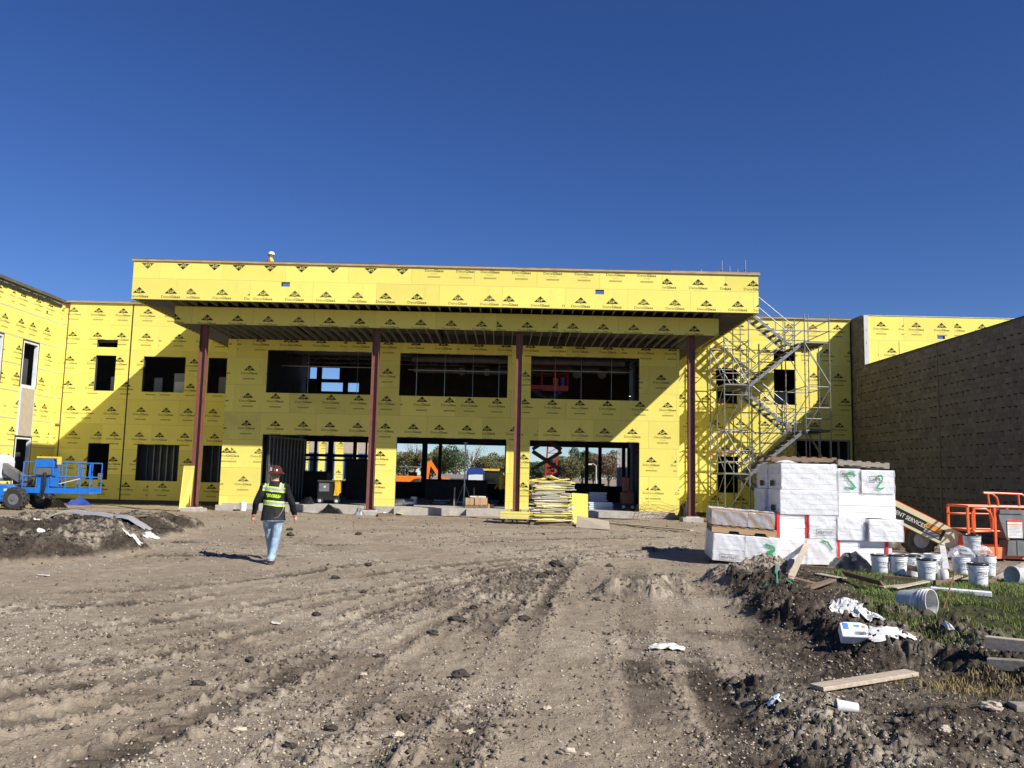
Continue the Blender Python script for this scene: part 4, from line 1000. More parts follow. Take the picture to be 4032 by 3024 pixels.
# orange boom lift: root at basket floor's left front corner
OL = thing('orange_boom_lift', 'orange boom lift with work basket lowered to the mud beside block wall', 'boom lift', (10.62, 19.15, gavg(10.8, 19.4, .5)+.02))
w_, d_ = 2.44, .85
OL_P = OL
fl = MB().b2(0, w_, 0, d_, .06, .12).build('basket_floor', 'lift_orange_pale', OL)
MB().b2(0, w_, -.012, .012, .04, .30).b2(0, w_, d_-.012, d_+.012, .04, .30).b2(-.012, .012, .013, d_-.013, .04, .30).b2(w_-.012, w_+.012, .013, d_-.013, .04, .30).build('toe_board', 'lift_orange_pale', OL)
for x in (0, .62, 1.42, w_):
    for y in (0, d_): MB().b2(x-.025, x+.025, y-.025, y+.025, .12, 1.19).build('basket_post', 'lift_orange', OL)
for z, r_ in ((1.21, .027), (.66, .02), (1.02, .018)):
    for a, b in (((0, 0, z), (w_, 0, z)), ((0, d_, z), (w_, d_, z)), ((0, 0, z), (0, d_, z)), ((w_, 0, z), (w_, d_, z))):
        if z == 1.02 and a[1] == 0 and b[1] == 0: continue
        MB().tube([a, b], r_, 8).build('basket_rail', 'lift_orange', OL)
# side gate loop, console hoops, console
g = [(.08, -.03, .75), (.08, -.03, 1.05), (.13, -.03, 1.16), (.40, -.03, 1.16), (.50, -.03, 1.08), (.55, -.03, .95), (.55, -.03, .72), (.49, -.03, .66), (.13, -.03, .64), (.08, -.03, .68)]
MB().tube(g, .024, 8, closed=True).build('gate_loop', 'lift_orange', OL, smooth=True)
for y in (.03,):
    hoop_rail(OL, 'console_hoop', [(.40, y, 1.52), (.60, y, 1.51), (.70, y, 1.42), (.73, y, 1.3), (.68, y, 1.0), (.62, y, .8)], .026, 'lift_orange')
    hoop_rail(OL, 'console_hoop', [(.42, y+.05, 1.53), (1.28, y, 1.51), (1.40, y, 1.43), (1.47, y, 1.30), (1.44, y, 1.15), (1.40, y, .7)], .026, 'lift_orange')
    MB().tube([(1.24, y, .70), (1.20, y, 1.52)], .024, 8).build('console_post', 'lift_orange', OL)
    MB().tube([(.56, y, .70), (.50, y, 1.52)], .024, 8).build('console_post', 'lift_orange', OL)
con = MB().prism([(.70, .92), (.84, .50), (1.22, .50), (1.30, .90), (1.34, 1.05), (.68, 1.05)], -.06, .28).build('control_console', 'lift_grey', OL)
MB().b2(.70, 1.34, -.08, .30, 1.06, 1.15).build('console_top', 'lift_grey', con)
MB().b2(.86, 1.20, -.075, -.064, .52, .92).build('instruction_plate', 'plastic_white', con); MB().b2(.86, 1.20, -.079, -.076, .88, .92).build('warning_strip', 'strap_red', con); MB().b2(.86, 1.20, -.079, -.076, .81, .83).build('warning_strip', 'label_orange', con)
for k in range(7): MB().b2(.89+.1*(k % 2)*.2, 1.17-.05*(k % 3), -.078, -.076, .77-.034*k, .778-.034*k).build('plate_line', 'print_grey', con)
bx = MB().prism([(.82, .12), (.86, .46), (1.26, .46), (1.28, .12)], -.09, .25).build('footswitch_cover', 'lift_grey', OL); MB().b2(1.04, 1.055, -.096, -.088, .13, .45).build('cover_seam', 'decal_black', bx)
MB().b2(.1, .3, .1, .25, .62, .66).build('latch_bracket', 'lift_orange', OL)
# boom: box beam falling from the turntable to the basket, with side decal and lettering
bA = Vector((-2.35, 1.15, 1.60)); bB = Vector((.24, .62, .26))
bd = (bB-bA).normalized(); bside = Vector((0, 0, 1)).cross(bd).normalized()*-1; bup = bside.cross(bd)*-1
if bup.z < 0: bup = -bup
if bside.y > 0: bside = -bside          # towards the camera
boom = MB().bar(bA, bB, .34, .46, up=bup).build('boom', 'lift_cream', OL, bevel=.01)
def boomface(u, v, e=.172): return bA+bd*u+bup*v+bside*(e)
Lb = (bB-bA).length
MB().add([boomface(.05, -.155, .174), boomface(Lb-.55, -.155, .174), boomface(Lb-.55, .105, .174), boomface(.05, .105, .174)], [(0, 1, 2, 3)]).build('side_decal', 'decal_black', boom)
MB().bar(bA+bup*.236+bside*.155, bB+bup*.236-bd*.35+bside*.155, .03, .02, up=bup).build('edge_stripe', 'lift_orange', boom)
mb = MB(); print_mesh(mb, shift(text_tris('EQUIPMENT SERVICES.', .10, .012, 1.15), Lb-2.12, -.06), lambda u, v: boomface(u, v, .177)); tag(mb.build('lettering', 'decal_text', boom))
MB().add([boomface(Lb-1.0, -.02, .177), boomface(Lb-.62, -.02, .177), boomface(Lb-.62, .095, .177), boomface(Lb-1.0, .095, .177)], [(0, 1, 2, 3)]).build('phone_sticker', 'label_orange', boom)
MB().add([boomface(Lb-.98, -.14, .177), boomface(Lb-.62, -.14, .177), boomface(Lb-.62, -.04, .177), boomface(Lb-.98, -.04, .177)], [(0, 1, 2, 3)]).build('web_sticker', 'sealant', boom)
mb = MB(); print_mesh(mb, shift(text_tris('877-', .06, .01, .12), Lb-.97, .01), lambda u, v: boomface(u, v, .180)); mb.build('phone_lettering', 'print_black', boom)
MB().prism([(0, .10), (.34, .10), (.30, .5), (.04, .55)], .45, .80).build('basket_mount', 'lift_orange', OL)
# chassis behind the foam stack
ch = MB().b2(-2.9, -.75, 1.0, 2.6, .28, .72).b2(-2.6, -1.2, 1.2, 2.4, .72, 1.15).build('chassis', 'lift_orange', OL, bevel=.03)
MB().b2(-3.0, -1.9, .95, 2.5, 1.16, 1.62).build('turntable_cover', 'lift_cream', OL, bevel=.04)
for x, y in ((-.62, 1.05), (-2.75, 1.05), (-.62, 2.5), (-2.75, 2.5)): wheel(OL, (x, y, .36), .37, .30, tyre='rubber_muddy', rim='rim_white', lugs=14)

# blue boom lift
BL = thing('blue_boom_lift', 'blue boom lift with an empty basket parked beside the yellow side wall', 'boom lift', (-18.0, 31.0, gavg(-18, 31, .6)))
zf = .62
bx0, bx1, by0, by1 = .42, 2.86, -.45, .40
MB().b2(bx0, bx1, by0, by1, zf, zf+.06).build('basket_floor', 'lift_blue', BL)
MB().b2(bx0, bx1, by0-.012, by0+.012, zf+.0, zf+.2).b2(bx0, bx1, by1-.012, by1+.012, zf, zf+.2).build('toe_board', 'lift_blue', BL)
for x in (bx0, bx0+.5, bx0+.95, bx0+1.55, bx1-.35, bx1):
    for y in (by0, by1): MB().tube([(x, y, zf), (x, y, zf+1.12)], .02, 8).build('basket_post', 'lift_blue', BL)
for z in (1.12, .6):
    for a, b in (((bx0, by0), (bx1, by0)), ((bx0, by1), (bx1, by1)), ((bx0, by0), (bx0, by1)), ((bx1, by0), (bx1, by1))):
        MB().tube([(a[0], a[1], zf+z), (b[0], b[1], zf+z)], .022, 8).build('basket_rail', 'lift_blue', BL)
MB().tube([(bx1-.3, by0-.02, zf+.56), (bx1-.04, by0-.02, zf+.6), (bx1-.02, by0-.02, zf+1.05), (bx1-.28, by0-.02, zf+1.08)], .02, 8, closed=True).build('gate_loop', 'lift_blue', BL, smooth=True)
MB().tube([(bx0+1.35, by0-.01, zf+.35), (bx1-.35, by0-.01, zf+.55)], .018, 8).build('gate_strap', 'plastic_white', BL)
MB().b2(bx0+1.0, bx0+1.3, by0-.02, by0+.05, zf+.25, zf+.9).build('entry_panel', 'lift_blue', BL)
c = MB().prism([(bx0+.45, .98), (bx0+.50, 1.28), (bx0+1.1, 1.30), (bx0+1.12, 1.0)], by0-.12, by0+.35).build('control_console', 'lift_blue', BL, loc=(0, 0, zf-.05)); MB().b2(bx0+.52, bx0+1.08, by0-.1, by0+.3, .72, .98).build('console_underside', 'boom_grey', c)
MB().b2(bx0+.5, bx0+1.35, by0-.10, by0+.0, zf+1.27, zf+1.33).b2(bx0+1.25, bx0+1.36, by0-.10, by0+.0, zf+1.05, zf+1.27).build('guard_foam', 'lift_yellow', BL)
MB().tube([(bx0+.5, by0-.12, zf+1.2), (bx0+.46, by0-.12, zf+.72), (bx0+.6, by0-.12, zf+.68)], .02, 8).tube([(bx0+1.1, by0-.12, zf+1.2), (bx0+1.14, by0-.12, zf+.75), (bx0+1.3, by0-.12, zf+.7)], .02, 8).build('console_guard', 'lift_blue', BL, smooth=True)
MB().b2(bx0+.55, bx0+.95, by0+.0, by0+.3, zf+.1, zf+.95).build('console_stand', 'lift_blue', BL)
MB().tube([(bx0+.85, by0-.1, zf+.75), (bx0+.9, by0-.14, zf+.3), (bx0+.8, by0-.12, zf-.15), (bx0+.6, by0-.05, zf-.25)], .05, 8).build('hose_bundle', 'decal_black', BL, smooth=True)
MB().bar((-1.25, .0, 1.92), (.50, -.12, .95), .28, .30).build('boom', 'boom_grey', BL, bevel=.01); MB().bar((-1.2, -.08, 1.72), (.62, -.14, .80), .18, .16).build('fly_boom', 'decal_black', BL)
MB().bar((.05, 0, .80), (.85, -.05, .62), .22, .24).build('jib', 'lift_blue', BL, bevel=.01)
MB().prism([(-1.9, .60), (-.02, .60), (.05, .80), (-.08, .90), (-1.9, .92)], -.6, .7).build('chassis', 'lift_blue', BL, bevel=.02)
MB().b2(-.30, -.02, -.66, -.61, .38, .84).b2(-.25, .02, -.7, .7, .3, .66).build('axle_housing', 'lift_blue', BL)
for k, (x, z) in enumerate(((-.42, .88), (-.10, .86), (-.22, .72), (-.55, .90))): MB().b2(x, x+.12, -.672, -.5985, z-.2, z-.1).build('warning_label', 'plastic_white', BL)
MB().prism([(-2.2, 1.1), (-.52, 1.1), (-.50, 1.75), (-.62, 1.95), (-.85, 2.0), (-2.2, 2.0)], -.7, .6).build('engine_cover', 'lift_white', BL, bevel=.05)
MB().b2(-.86, -.66, -.715, -.69, 1.35, 1.85).build('cover_vent', 'decal_black', BL)
MB().b2(-1.2, -.5, -.6, .5, 1.02, 1.1).build('turntable', 'boom_grey', BL)
for x, y in ((-.92, -.85), (.28, -.55), (-.75, .95), (.4, .95)):
    wheel(BL, (x, y, .40), .41, .34, rim='lift_grey', lugs=16)
# ---------------------------------------------------------------- stack of wrapped foam packs
def R8(x, y): return 2600+x/2.212, 1650+y/2.212
def wrap_shell(mb, X0, X1, Y0, Y1, Z0, Z1, seed, e=.016, n=16, star=False):
    """crinkled plastic round a pack: five subdivided faces"""
    def crink(p, k): 
        s = math.sin(p[0]*17+p[2]*13+seed+2*math.sin(p[2]*7+p[1]*5))*.6+math.sin(p[0]*37-p[1]*31+p[2]*23+seed*2)*.4
        return s*.010*k
    def face(f, nrm, st=False):
        P = []
        for i in range(n+1):
            row = []
            for j in range(n+1):
                u, v = j/n, i/n; p = Vector(f(u, v)); k = 1
                d = 0
                if st:
                    r = math.hypot(u-.5, v-.5); a = math.atan2(v-.5, u-.5); d = .022*math.exp(-r*7)+.009*math.sin(a*13+seed)*max(0, .6-r)
                row.append(tuple(p+Vector(nrm)*(crink(p, k)+d)))
            P.append(row)
        mb.grid(P)
    x0, x1, y0, y1, z0, z1 = X0-e, X1+e, Y0-e, Y1+e, Z0+.004, Z1+.004
    face(lambda u, v: (x0+(x1-x0)*u, y0, z0+(z1-z0)*v), (0, -1, 0), star)
    face(lambda u, v: (x0, y1+(y0-y1)*u, z0+(z1-z0)*v), (-1, 0, 0), not star)
    face(lambda u, v: (x1, y0+(y1-y0)*u, z0+(z1-z0)*v), (1, 0, 0))
FOAMG = 'white foam board packs in the big stack'
def foam_pack(label, X0, X1, Z0, Z1, Y0, Y1, nb=5, style='side', wrap=True, straps=(), rotz=0., tilt=0., mark=None, spray=None):
    cx, cy = (X0+X1)/2, (Y0+Y1)/2
    t = thing('foam_pack', label, 'foam pack', (cx, cy, Z0), 0, FOAMG, rot=(0, tilt, rotz+random.uniform(-.02, .02)))
    hx, hy, H = (X1-X0)/2-.008, (Y1-Y0)/2, Z1-Z0
    for k in range(nb):
        a = H*(k+(.12*math.sin(k*7+X0*9) if k else 0))/nb; b = H*(k+1+(.12*math.sin((k+1)*7+X0*9) if k < nb-1 else 0))/nb; j = [random.uniform(-.008, .004) for _ in range(4)]
        MB().b2(-hx-j[0]*.6, hx+j[1]*.6, -hy-j[2], hy+j[3]*.5, a+.0025, b-.0025).build('foam_board', 'foam_white', t, bevel=.006)
    if wrap:
        mb = MB(); wrap_shell(mb, -hx, hx, -hy, hy, 0, H-.006, random.uniform(0, 9), star=style == 'end'); mb.build('plastic_wrap', 'stretch_wrap', t, smooth=True)
    f0 = -hy-.028
    for u in straps:
        x = -hx+2*hx*u; MB().b2(x-.03, x+.03, -hy-.016, hy+.02, -.002, H+.004).build('strap', 'strap_red', t)
    if mark:
        for (txt, u, v, wd, flip) in mark:
            tr = text_tris(txt, .055, .012, wd)
            if flip: tr = -tr+np.array([wd, .055])
            mb = MB(); print_mesh(mb, shift(tr, -hx+2*hx*u, H*v), lambda a, b: (a, f0-.004, b)); mb.build('printed_name', 'print_black', t)
            x0_, z0_ = -hx+2*hx*u-.03, H*v-.03
            if flip is not None:
                mb = MB(); 
                for (a, b, c, d) in ((x0_, x0_+wd+.06, z0_, z0_+.006), (x0_, x0_+wd+.06, z0_+.115, z0_+.121), (x0_, x0_+.006, z0_, z0_+.115), (x0_+wd+.054, x0_+wd+.06, z0_, z0_+.115)): mb.b2(a, b, f0-.005, f0-.003, c, d)
                mb.build('print_border', 'print_black', t)
    if spray:
        for pts, r in spray:
            mb = MB(); 
            P = [(-hx+2*hx*u, f0-.006, H*v) for u, v in pts]
            for i in range(len(P)-1): mb.bar(P[i], P[i+1], .004, r, up=(0, -1, 0.0001)) if False else mb.tube([P[i], P[i+1]], r/2, 6)
            mb.v = [(a, f0-.003+(b-f0)*.12, c) for a, b, c in mb.v]
            mb.build('spray_paint', 'spray_green', t)
    return t
YP = 16.9
def xz(x, y): p = PY(*R8(x, y), YP); return p.x, p.z
g0 = gavg(6.2, 17.4, 1.0)
DIG2 = [(.12, .72), (.28, .88), (.55, .92), (.72, .80), (.68, .62), (.40, .38), (.12, .14), (.45, .10), (.85, .16)]
def sc_(P, u0, u1, v0, v1): return [(u0+(u1-u0)*u, v0+(v1-v0)*v) for u, v in P]
zr = [g0+.05, .53, 1.00, 1.50, 2.03]
xa, xb, xc_, xd = 5.46, 6.10, 6.72, 7.86
# bottom row
foam_pack('white foam pack with gathered plastic end in bottom row above the leaning board', xa, xb-.01, zr[0], zr[1], YP, YP+1.2, 4, 'end')
foam_pack('white foam pack with gathered plastic end and green spray dash touching red strap', xb, xc_-.02, zr[0], zr[1], YP, YP+1.2, 4, 'end', spray=[(sc_([(0, .9), (.5, .8), (.9, .2)], .5, .9, .5, .98), .035)])
foam_pack('long white foam pack with two red straps under the right side of the stack', xc_, xd-.02, zr[0], zr[1]-.02, YP+.02, YP+1.2, 4, 'side', False, (.015, .9))
# second row
foam_pack('unwrapped white foam boards with red straps behind the cardboard boxes', xa+.04, xb+.03, zr[1], zr[2], YP+.02, YP+.85, 5, 'side', False, (.03, .99))
foam_pack('white foam pack printed with boxed mirrored lettering', xb+.05, xc_-.02, zr[1], zr[2], YP-.01, YP+.85, 4, 'end', mark=[('OUTSULATION', .28, .22, .30, True)])
foam_pack('white foam pack with gathered plastic end beside the one that juts out', xc_-.01, xc_+.56, zr[1]-.02, zr[2]-.02, YP-.02, YP+.85, 4, 'end')
foam_pack('white foam pack jutting out at right end of its row', xc_+.6, xd+.14, zr[1]-.03, zr[2]-.06, YP-.10, YP+.8, 4, 'end')
# third row
foam_pack('long wrapped white foam pack just above the unwrapped red strapped boards', xa+.12, xc_+.02, zr[2], zr[3], YP-.02, YP+.8, 5)
foam_pack('long bare white foam pack in third row under the two sprayed with a 2', xc_+.03, xd+.06, zr[2]-.04, zr[3]-.04, YP, YP+.8, 4, 'side', False)
# top row
foam_pack('long wrapped white foam pack at stack top beneath the dark pallet', xa+.14, xc_+.01, zr[3], zr[4], YP, YP+.8, 5)
foam_pack('white foam pack sprayed with a backward green 2', xc_+.05, xc_+.49, zr[3]-.04, zr[4]-.08, YP+.01, YP+.8, 4, 'end', spray=[(sc_([(1-u, v) for u, v in DIG2][::-1], .2, .85, .1, .92), .035)], mark=[('PRODUCT', .15, .72, .22, False)])
foam_pack('white foam pack sprayed with a green 2 over a black boxed label', xc_+.50, xd+.03, zr[3]-.05, zr[4]-.10, YP-.01, YP+.8, 4, 'end', spray=[(sc_(DIG2, .40, .72, .15, .85), .03)], mark=[('LABEL', .25, .55, .22, False)])
# rear packs seen along the left side
for k, (z0, z1, dx) in enumerate(((zr[0], zr[1], 0), (zr[1], zr[2], .04), (zr[2], zr[3], .08), (zr[3], zr[4], .14))):
    foam_pack('wrapped white foam pack at the stack rear, ' + ('bottom row', 'second row', 'third row', 'top row')[k], xa+dx, xc_-.02, z0, z1, YP+(1.22 if k == 0 else .88), YP+(2.2 if k == 0 else 1.62), 5)
for k, (y0, z0) in enumerate(((YP+.5, zr[3]), (YP+1.2, zr[3]), (YP+.4, zr[2]))):
    x = xa+(.14, .14, .12)[k]-.036
    mb = MB().b2(x-.003, x, y0-.12, y0+.10, z0+.06, z0+.18); tag(mb.build('pack_label', 'print_black', None), ('black printed label on shaded end of top foam pack', 'second black printed label on shaded end of rear top foam pack', 'black square printed label on shaded end of third row foam pack')[k], 'label')
# front-left low packs, tilted on the slope
c0 = Vector((4.78, 16.75, gavg(4.8, 16.9, .5)+.02)); rz_, tl = -.16, .055
def fl_pack(label, u0, u1, **k): 
    w = u1-u0; cx = (u0+u1)/2; p = c0+Vector((math.cos(rz_)*cx, math.sin(rz_)*cx, -cx*tl)) + Vector((-math.sin(rz_)*.85, math.cos(rz_)*.85, 0))
    return foam_pack(label, p.x-w/2, p.x+w/2, p.z, p.z+.54, p.y-.85, p.y+.85, 5, 'end', rotz=rz_, tilt=tl, **k)
fl_pack('white foam pack at low front end printed with boxed mirrored lettering', -.62, .0, mark=[('OUTSULATION', .25, .1, .32, True)])
fl_pack('white foam pack under the cardboard boxes with green spray mark', .02, .64, spray=[(sc_([(0, 1), (.8, .85), (.9, .6), (.2, .5), (.8, .3), (.2, .1)], .62, .95, .2, .75), .05)])
# pallet and wrapped cartons on the low packs
def slat_pallet(name, label, loc, rot, w, d, m_, n=6, h=.12, grp=None, cat='pallet'):
    t = thing(name, label, cat, loc, 0, grp, rot=rot)
    for k in range(3): MB().b2(-w/2, w/2, -d/2+(d-.05)*k/2, -d/2+(d-.05)*k/2+.05, .02, h-.02).build('stringer', m_, t)
    for k in range(n): MB().b2(-w/2+(w-.1)*k/(n-1), -w/2+(w-.1)*k/(n-1)+.1, -d/2, d/2, h-.019, h).build('deck_slat', m_, t)
    for k in range(3): MB().b2(-w/2+(w-.1)*k/2, -w/2+(w-.1)*k/2+.1, -d/2, d/2, 0, .019).build('bottom_slat', m_, t)
    return t
def on_low(cx, cy, z): return c0+Vector((math.cos(rz_)*cx-math.sin(rz_)*cy, math.sin(rz_)*cx+math.cos(rz_)*cy, -cx*tl+z))
pal = thing('pallet', 'brown cardboard runner pallet lying on the low foam packs', 'pallet', on_low(.0, .75, .555), rot=(0, tl, rz_))
for k in range(3): 
    mb = MB().prism([(-.62, 0), (-.30, 0), (-.27, .05), (-.10, .05), (-.07, 0), (.20, 0), (.23, .05), (.42, .05), (.45, 0), (.64, 0), (.64, .10), (-.62, .10)], -.75+.65*k, -.70+.65*k); mb.build('runner', 'cardboard', pal)
MB().b2(-.62, .64, -.74, .64, .102, .13).build('deck_sheet', 'cardboard_dark', pal)
for k in range(7): MB().b2(-.6+.18*k, -.5+.18*k, -.75, .62, .131, .15).build('deck_slat', 'wood_brown', pal)
for i, (u0, u1, v0, v1, lb) in enumerate(((-.62, .08, -.7, -.02, 'wrapped brown carton at the front left of its pallet'), (.09, .60, -.7, -.02, 'wrapped brown carton with blue print at the front right of its pallet'), (-.62, .08, .0, .62, 'wrapped brown carton at the back left of its pallet'), (.09, .60, .0, .62, 'wrapped brown carton at the back right of its pallet'))):
    t = thing('carton', lb, 'carton', on_low((u0+u1)/2, .75+(v0+v1)/2, .707), rot=(0, tl, rz_))
    hx, hy = (u1-u0)/2, (v1-v0)/2
    MB().b2(-hx, hx, -hy, hy, 0, .30).build('box', 'cardboard', t, bevel=.006); MB().b2(-hx+.02, hx-.02, -.03, .03, .301, .303).build('tape', 'cardboard_dark', t)
    mb = MB(); wrap_shell(mb, -hx, hx, -hy, hy, 0, .29, i*2., e=.008); mb.build('plastic_wrap', 'shiny_wrap', t, smooth=True)
    P = [[(-hx-.01+(2*hx+.02)*j/10, -hy-.01+(2*hy+.02)*k/10, .312+random.uniform(0, .03)) for j in range(11)] for k in range(11)]; MB().grid(P).build('loose_film', 'bag_clear', t)
# pallets on top of the stack
slat_pallet('pallet', 'dark weathered pallet lying on top of the white foam stack', (xa+.70, YP+.75, zr[4]+.03), (0, .01, 0), 1.35, 1.0, 'wood_brown', 7)
slat_pallet('pallet', 'grey weathered pallet tilted on the foam stack above the green numbers', (xc_+.60, YP+.55, zr[4]-.04), (0, .05, 0), 1.05, .95, 'wood_grey', 6)
P = [[(xa+.1+.45*j/10, YP+.1+.5*k/8, zr[4]+.012+.07*math.sin(math.pi*j/10)*math.sin(math.pi*k/8)+random.uniform(0, .008)) for j in range(11)] for k in range(9)]
tag(MB().grid(P).build('plastic_film', 'plastic_white', None, smooth=True), 'puffed white plastic film on the foam stack beside the dark pallet', 'plastic film')

# ---------------------------------------------------------------- pails
def pail_mesh(t, lid=None, dirty=False, label=True, h=.36, r=.150, mud=False, open_=True):
    pm = 'pail_dirty' if dirty else 'pail_white'
    prof = [(r*.0, 0), (r*.86, 0), (r*.88, .01), (r*.97, h*.70), (r*1.05, h*.70), (r*1.05, h*.735), (r*.975, h*.735), (r*.985, h*.80), (r*1.06, h*.80), (r*1.06, h*.83), (r*.985, h*.83), (r*.99, h*.90), (r*1.06, h*.90), (r*1.06, h*.93), (r, h*.93), (r, h*.985), (r*1.04, h*.985), (r*1.04, h), (r*.97, h), (r*.95, h*.7), (r*.84, .015), (0, .014)]
    b = MB().lathe(prof, 28, cap=False).build('body', pm, t, smooth=True)
    if label:
        P = []
        for i in range(5):
            z = h*(.12+.34*i/4); rr = r*(.88+.09*(z/(h*.7)))+.0022
            P.append([(rr*math.cos(a), rr*math.sin(a), z) for a in np.linspace(-2.6, -1.75, 9)])
        MB().grid(P).build('paper_label', 'pail_label', b, smooth=True)
        tr = text_tris('Dryvit', .05, .008, .15)
        mb = MB(); rr = r*.955+.003
        print_mesh(mb, shift(tr, -.075, 0), lambda u, v: ((rr+.001)*math.cos(-math.pi/2+u/rr), (rr+.001)*math.sin(-math.pi/2+u/rr), h*.56+v)); mb.build('printed_name', 'print_grey', b)
    if lid: MB().lathe([(0, h*.955), (r*1.075, h*.955), (r*1.085, h*.965), (r*1.085, h*1.01), (r*1.06, h*1.025), (r*.98, h*1.025), (r*.96, h*1.005), (0, h*1.003)], 28, cap=False).build('lid', 'lid_black' if lid == 'black' else 'pail_white', t, smooth=True)
    mb = MB().tube([(r*1.06*math.cos(a), r*1.06*math.sin(a)-.02*math.sin((a+math.pi)/1), h*.86-.13*math.sin(-a)) for a in np.linspace(0, -math.pi, 13)], .0035, 6); mb.build('handle', 'galvanized', t, smooth=True)
    if mud: MB().lathe([(0, h*.45), (r*.5, h*.47), (r*.93, h*.42)], 20, cap=False).build('mud_fill', 'clod_tan', t)
PG = 'white pails by the grass'
def pail(px_, pyb, label, rot=0., z=None, xy=None, **k):
    if xy is None: p = G(px_, pyb); p = Vector((p.x, p.y+.1, 0))
    else: p = Vector((*xy, 0))
    zz = gavg(p.x, p.y, .12)-.004 if z is None else z
    t = thing('pail', label, 'pail', (p.x, p.y, zz), rot, PG); pail_mesh(t, **k); return t, p
def K(x, y): return 3232+x/2.765, 1700+y/2.765
pail(*K(677, 1598), 'white lidded pail standing right next to the black bag', .5, lid='black')
pail(*K(875, 1608), 'white pail with a cracked black lid behind the upturned pallet pieces', -.2, lid='black')
pail(*K(1187, 1650), 'white lidded pail standing at the tip of the wood scraps', .3, lid='black')
pail(*K(1020, 1600), 'white lidded pail squeezed between other pails, mostly hidden', 1.0, lid='black')
pail(*K(895, 1540), 'open white pail standing in the back row behind the lidded ones', .2, dirty=True)
pail(*K(1105, 1530), 'open dirty white pail in the back row beside a tall clean one', .9, dirty=True)
pail(*K(1255, 1562), 'tall clean open white pail beside the leaning white strip', 0, h=.40)
t1, p1 = pail(*K(1565, 1580), 'white pail with clear plastic bag stuffed on top', .15)
t2, p2 = pail(*K(1765, 1560), 'white pail with black lid and clear plastic over it', -.4, lid='black')
pail(*K(1850, 1575), 'white pail half hidden behind the plastic covered ones', .7)
pail(*K(1757, 1735), 'white lidded pail standing on the white foam strip in the grass', .1, lid='black')
pail(0, 0, 'dirty white pail with black lid stacked higher behind the others', .6, xy=(p1.x+.45, p1.y+.42), z=.37, lid='black', dirty=True)
pail(0, 0, 'white pail under the dirty one stacked behind the others', .2, xy=(p1.x+.45, p1.y+.42), z=gavg(p1.x+.45, p1.y+.42, .1), lid='black')
def small_jar(px_, py_):
    p = G(px_, py_); t = thing('white_tub', 'small white tub at the foot of the lidded pail', 'tub', (p.x, p.y, gavg(p.x, p.y, .08)), 0); MB().lathe([(0, 0), (.08, 0), (.09, .02), (.085, .16), (.07, .18), (.07, .2), (0, .2)], 18, cap=False).build('body', 'pail_dirty', t, smooth=True)
small_jar(*K(1335, 1652))
for (p, s, lb) in ((p1, 1, 'crumpled clear plastic bag stuffed into the pail'), (p2, 2, 'crumpled clear plastic sheet lying over the black lid')):
    V, F = ico(3); rr = np.array([.55+.8*fbm(np.array([v[0]*2+s*7]), np.array([v[1]*2+v[2]*3]), 3, 5)[0] for v in V]); V = V*rr[:, None]*np.array([.22, .2, .14])
    tag(MB().add([tuple(v) for v in V], [tuple(f) for f in F]).build('plastic_bag', 'bag_clear', None, loc=(p.x, p.y, .42+gavg(p.x, p.y, .1))), lb, 'plastic bag')
# fallen pails
p = G(3990, 2312); t = thing('pail', 'open white pail lying on its side on wood scraps, mouth dark', 'pail', (p.x+.32, p.y+.12, gavg(p.x, p.y, .15)+.15), 0, PG, rot=(0, -math.pi/2+.05, .35)); pail_mesh(t, label=False)
p = G(3620, 2428); t = thing('pail', 'grey dirty pail lying in the mud half full of soil', 'pail', (p.x-.12, p.y+.22, gavg(p.x, p.y, .15)+.12), 0, PG, rot=(.0, math.pi/2-.10, -.95)); pail_mesh(t, label=False, dirty=True, mud=True, h=.40, r=.155)
# ---------------------------------------------------------------- offcut pile and boards in front of the entrance
OC = G(2172, 2068); ocz = gavg(OC.x, OC.y+.6, .6)
slat_pallet('pallet', 'worn pallet under the tall pile of yellow sheathing offcuts', (OC.x, OC.y+.60, ocz), (0, 0, .03), 1.5, 1.1, 'wood_brown', 7, .13)
rb = random.Random(5); z = ocz+.132
for k in range(78):
    th = .0172; w_ = rb.uniform(1.0, 1.5); d_ = rb.uniform(.6, 1.1)
    bul = .10*math.sin(k*.21)+.05*math.sin(k*.53+1)
    cx = OC.x+rb.uniform(-.08, .08)+bul*.6+(.74-w_/2)*rb.choice((-1, 1, 0))*.8; cy = OC.y+d_/2+rb.uniform(-.05, .08)
    tl_ = rb.uniform(-.012, .012); rx_ = rb.uniform(-.008, .008)
    o = MB().box((0, 0, 0), (w_, d_, th))
    o.m = [0, 0, 1, 1, 1, 1]
    edge = rb.choice(('sheathing_core', 'sheathing_core', 'sheathing_yellow', 'sheathing_yellow', 'foam_white'))
    ob = o.build('sheathing_offcut', ['sheathing_yellow' if rb.random() < .8 else 'sheathing_core', edge], None)
    ob.location = (cx, cy, z+.009); ob.rotation_euler = (rx_, tl_, rb.uniform(-.14, .14))
    tag(ob, 'yellow sheathing offcut stacked flat in the tall pile on the pallet', 'board offcut', 'yellow offcuts in the tall pile')
    z += .0178
for k, (dx, rx_, rz) in enumerate(((-.45, .1, .2), (.1, -.35, .5), (-.55, .15, -.4), (.35, .12, .1))):
    ob = MB().box((0, 0, 0), (.55, .3, .016)).build('sheathing_offcut', 'sheathing_yellow' if k != 1 else 'sheathing_core', None)
    ob.location = (OC.x+dx, OC.y+.5, z+.05+.03*(k == 1)); ob.rotation_euler = (rx_*.5, -rx_, rz)
    tag(ob, ('yellow scrap tilted on the left of the pile top', 'pale scrap leaning up at the very top of the offcut pile', 'second yellow scrap tilted at the pile edge', 'yellow scrap resting on the right of the pile top')[k], 'board offcut', 'loose scraps on the offcut pile')
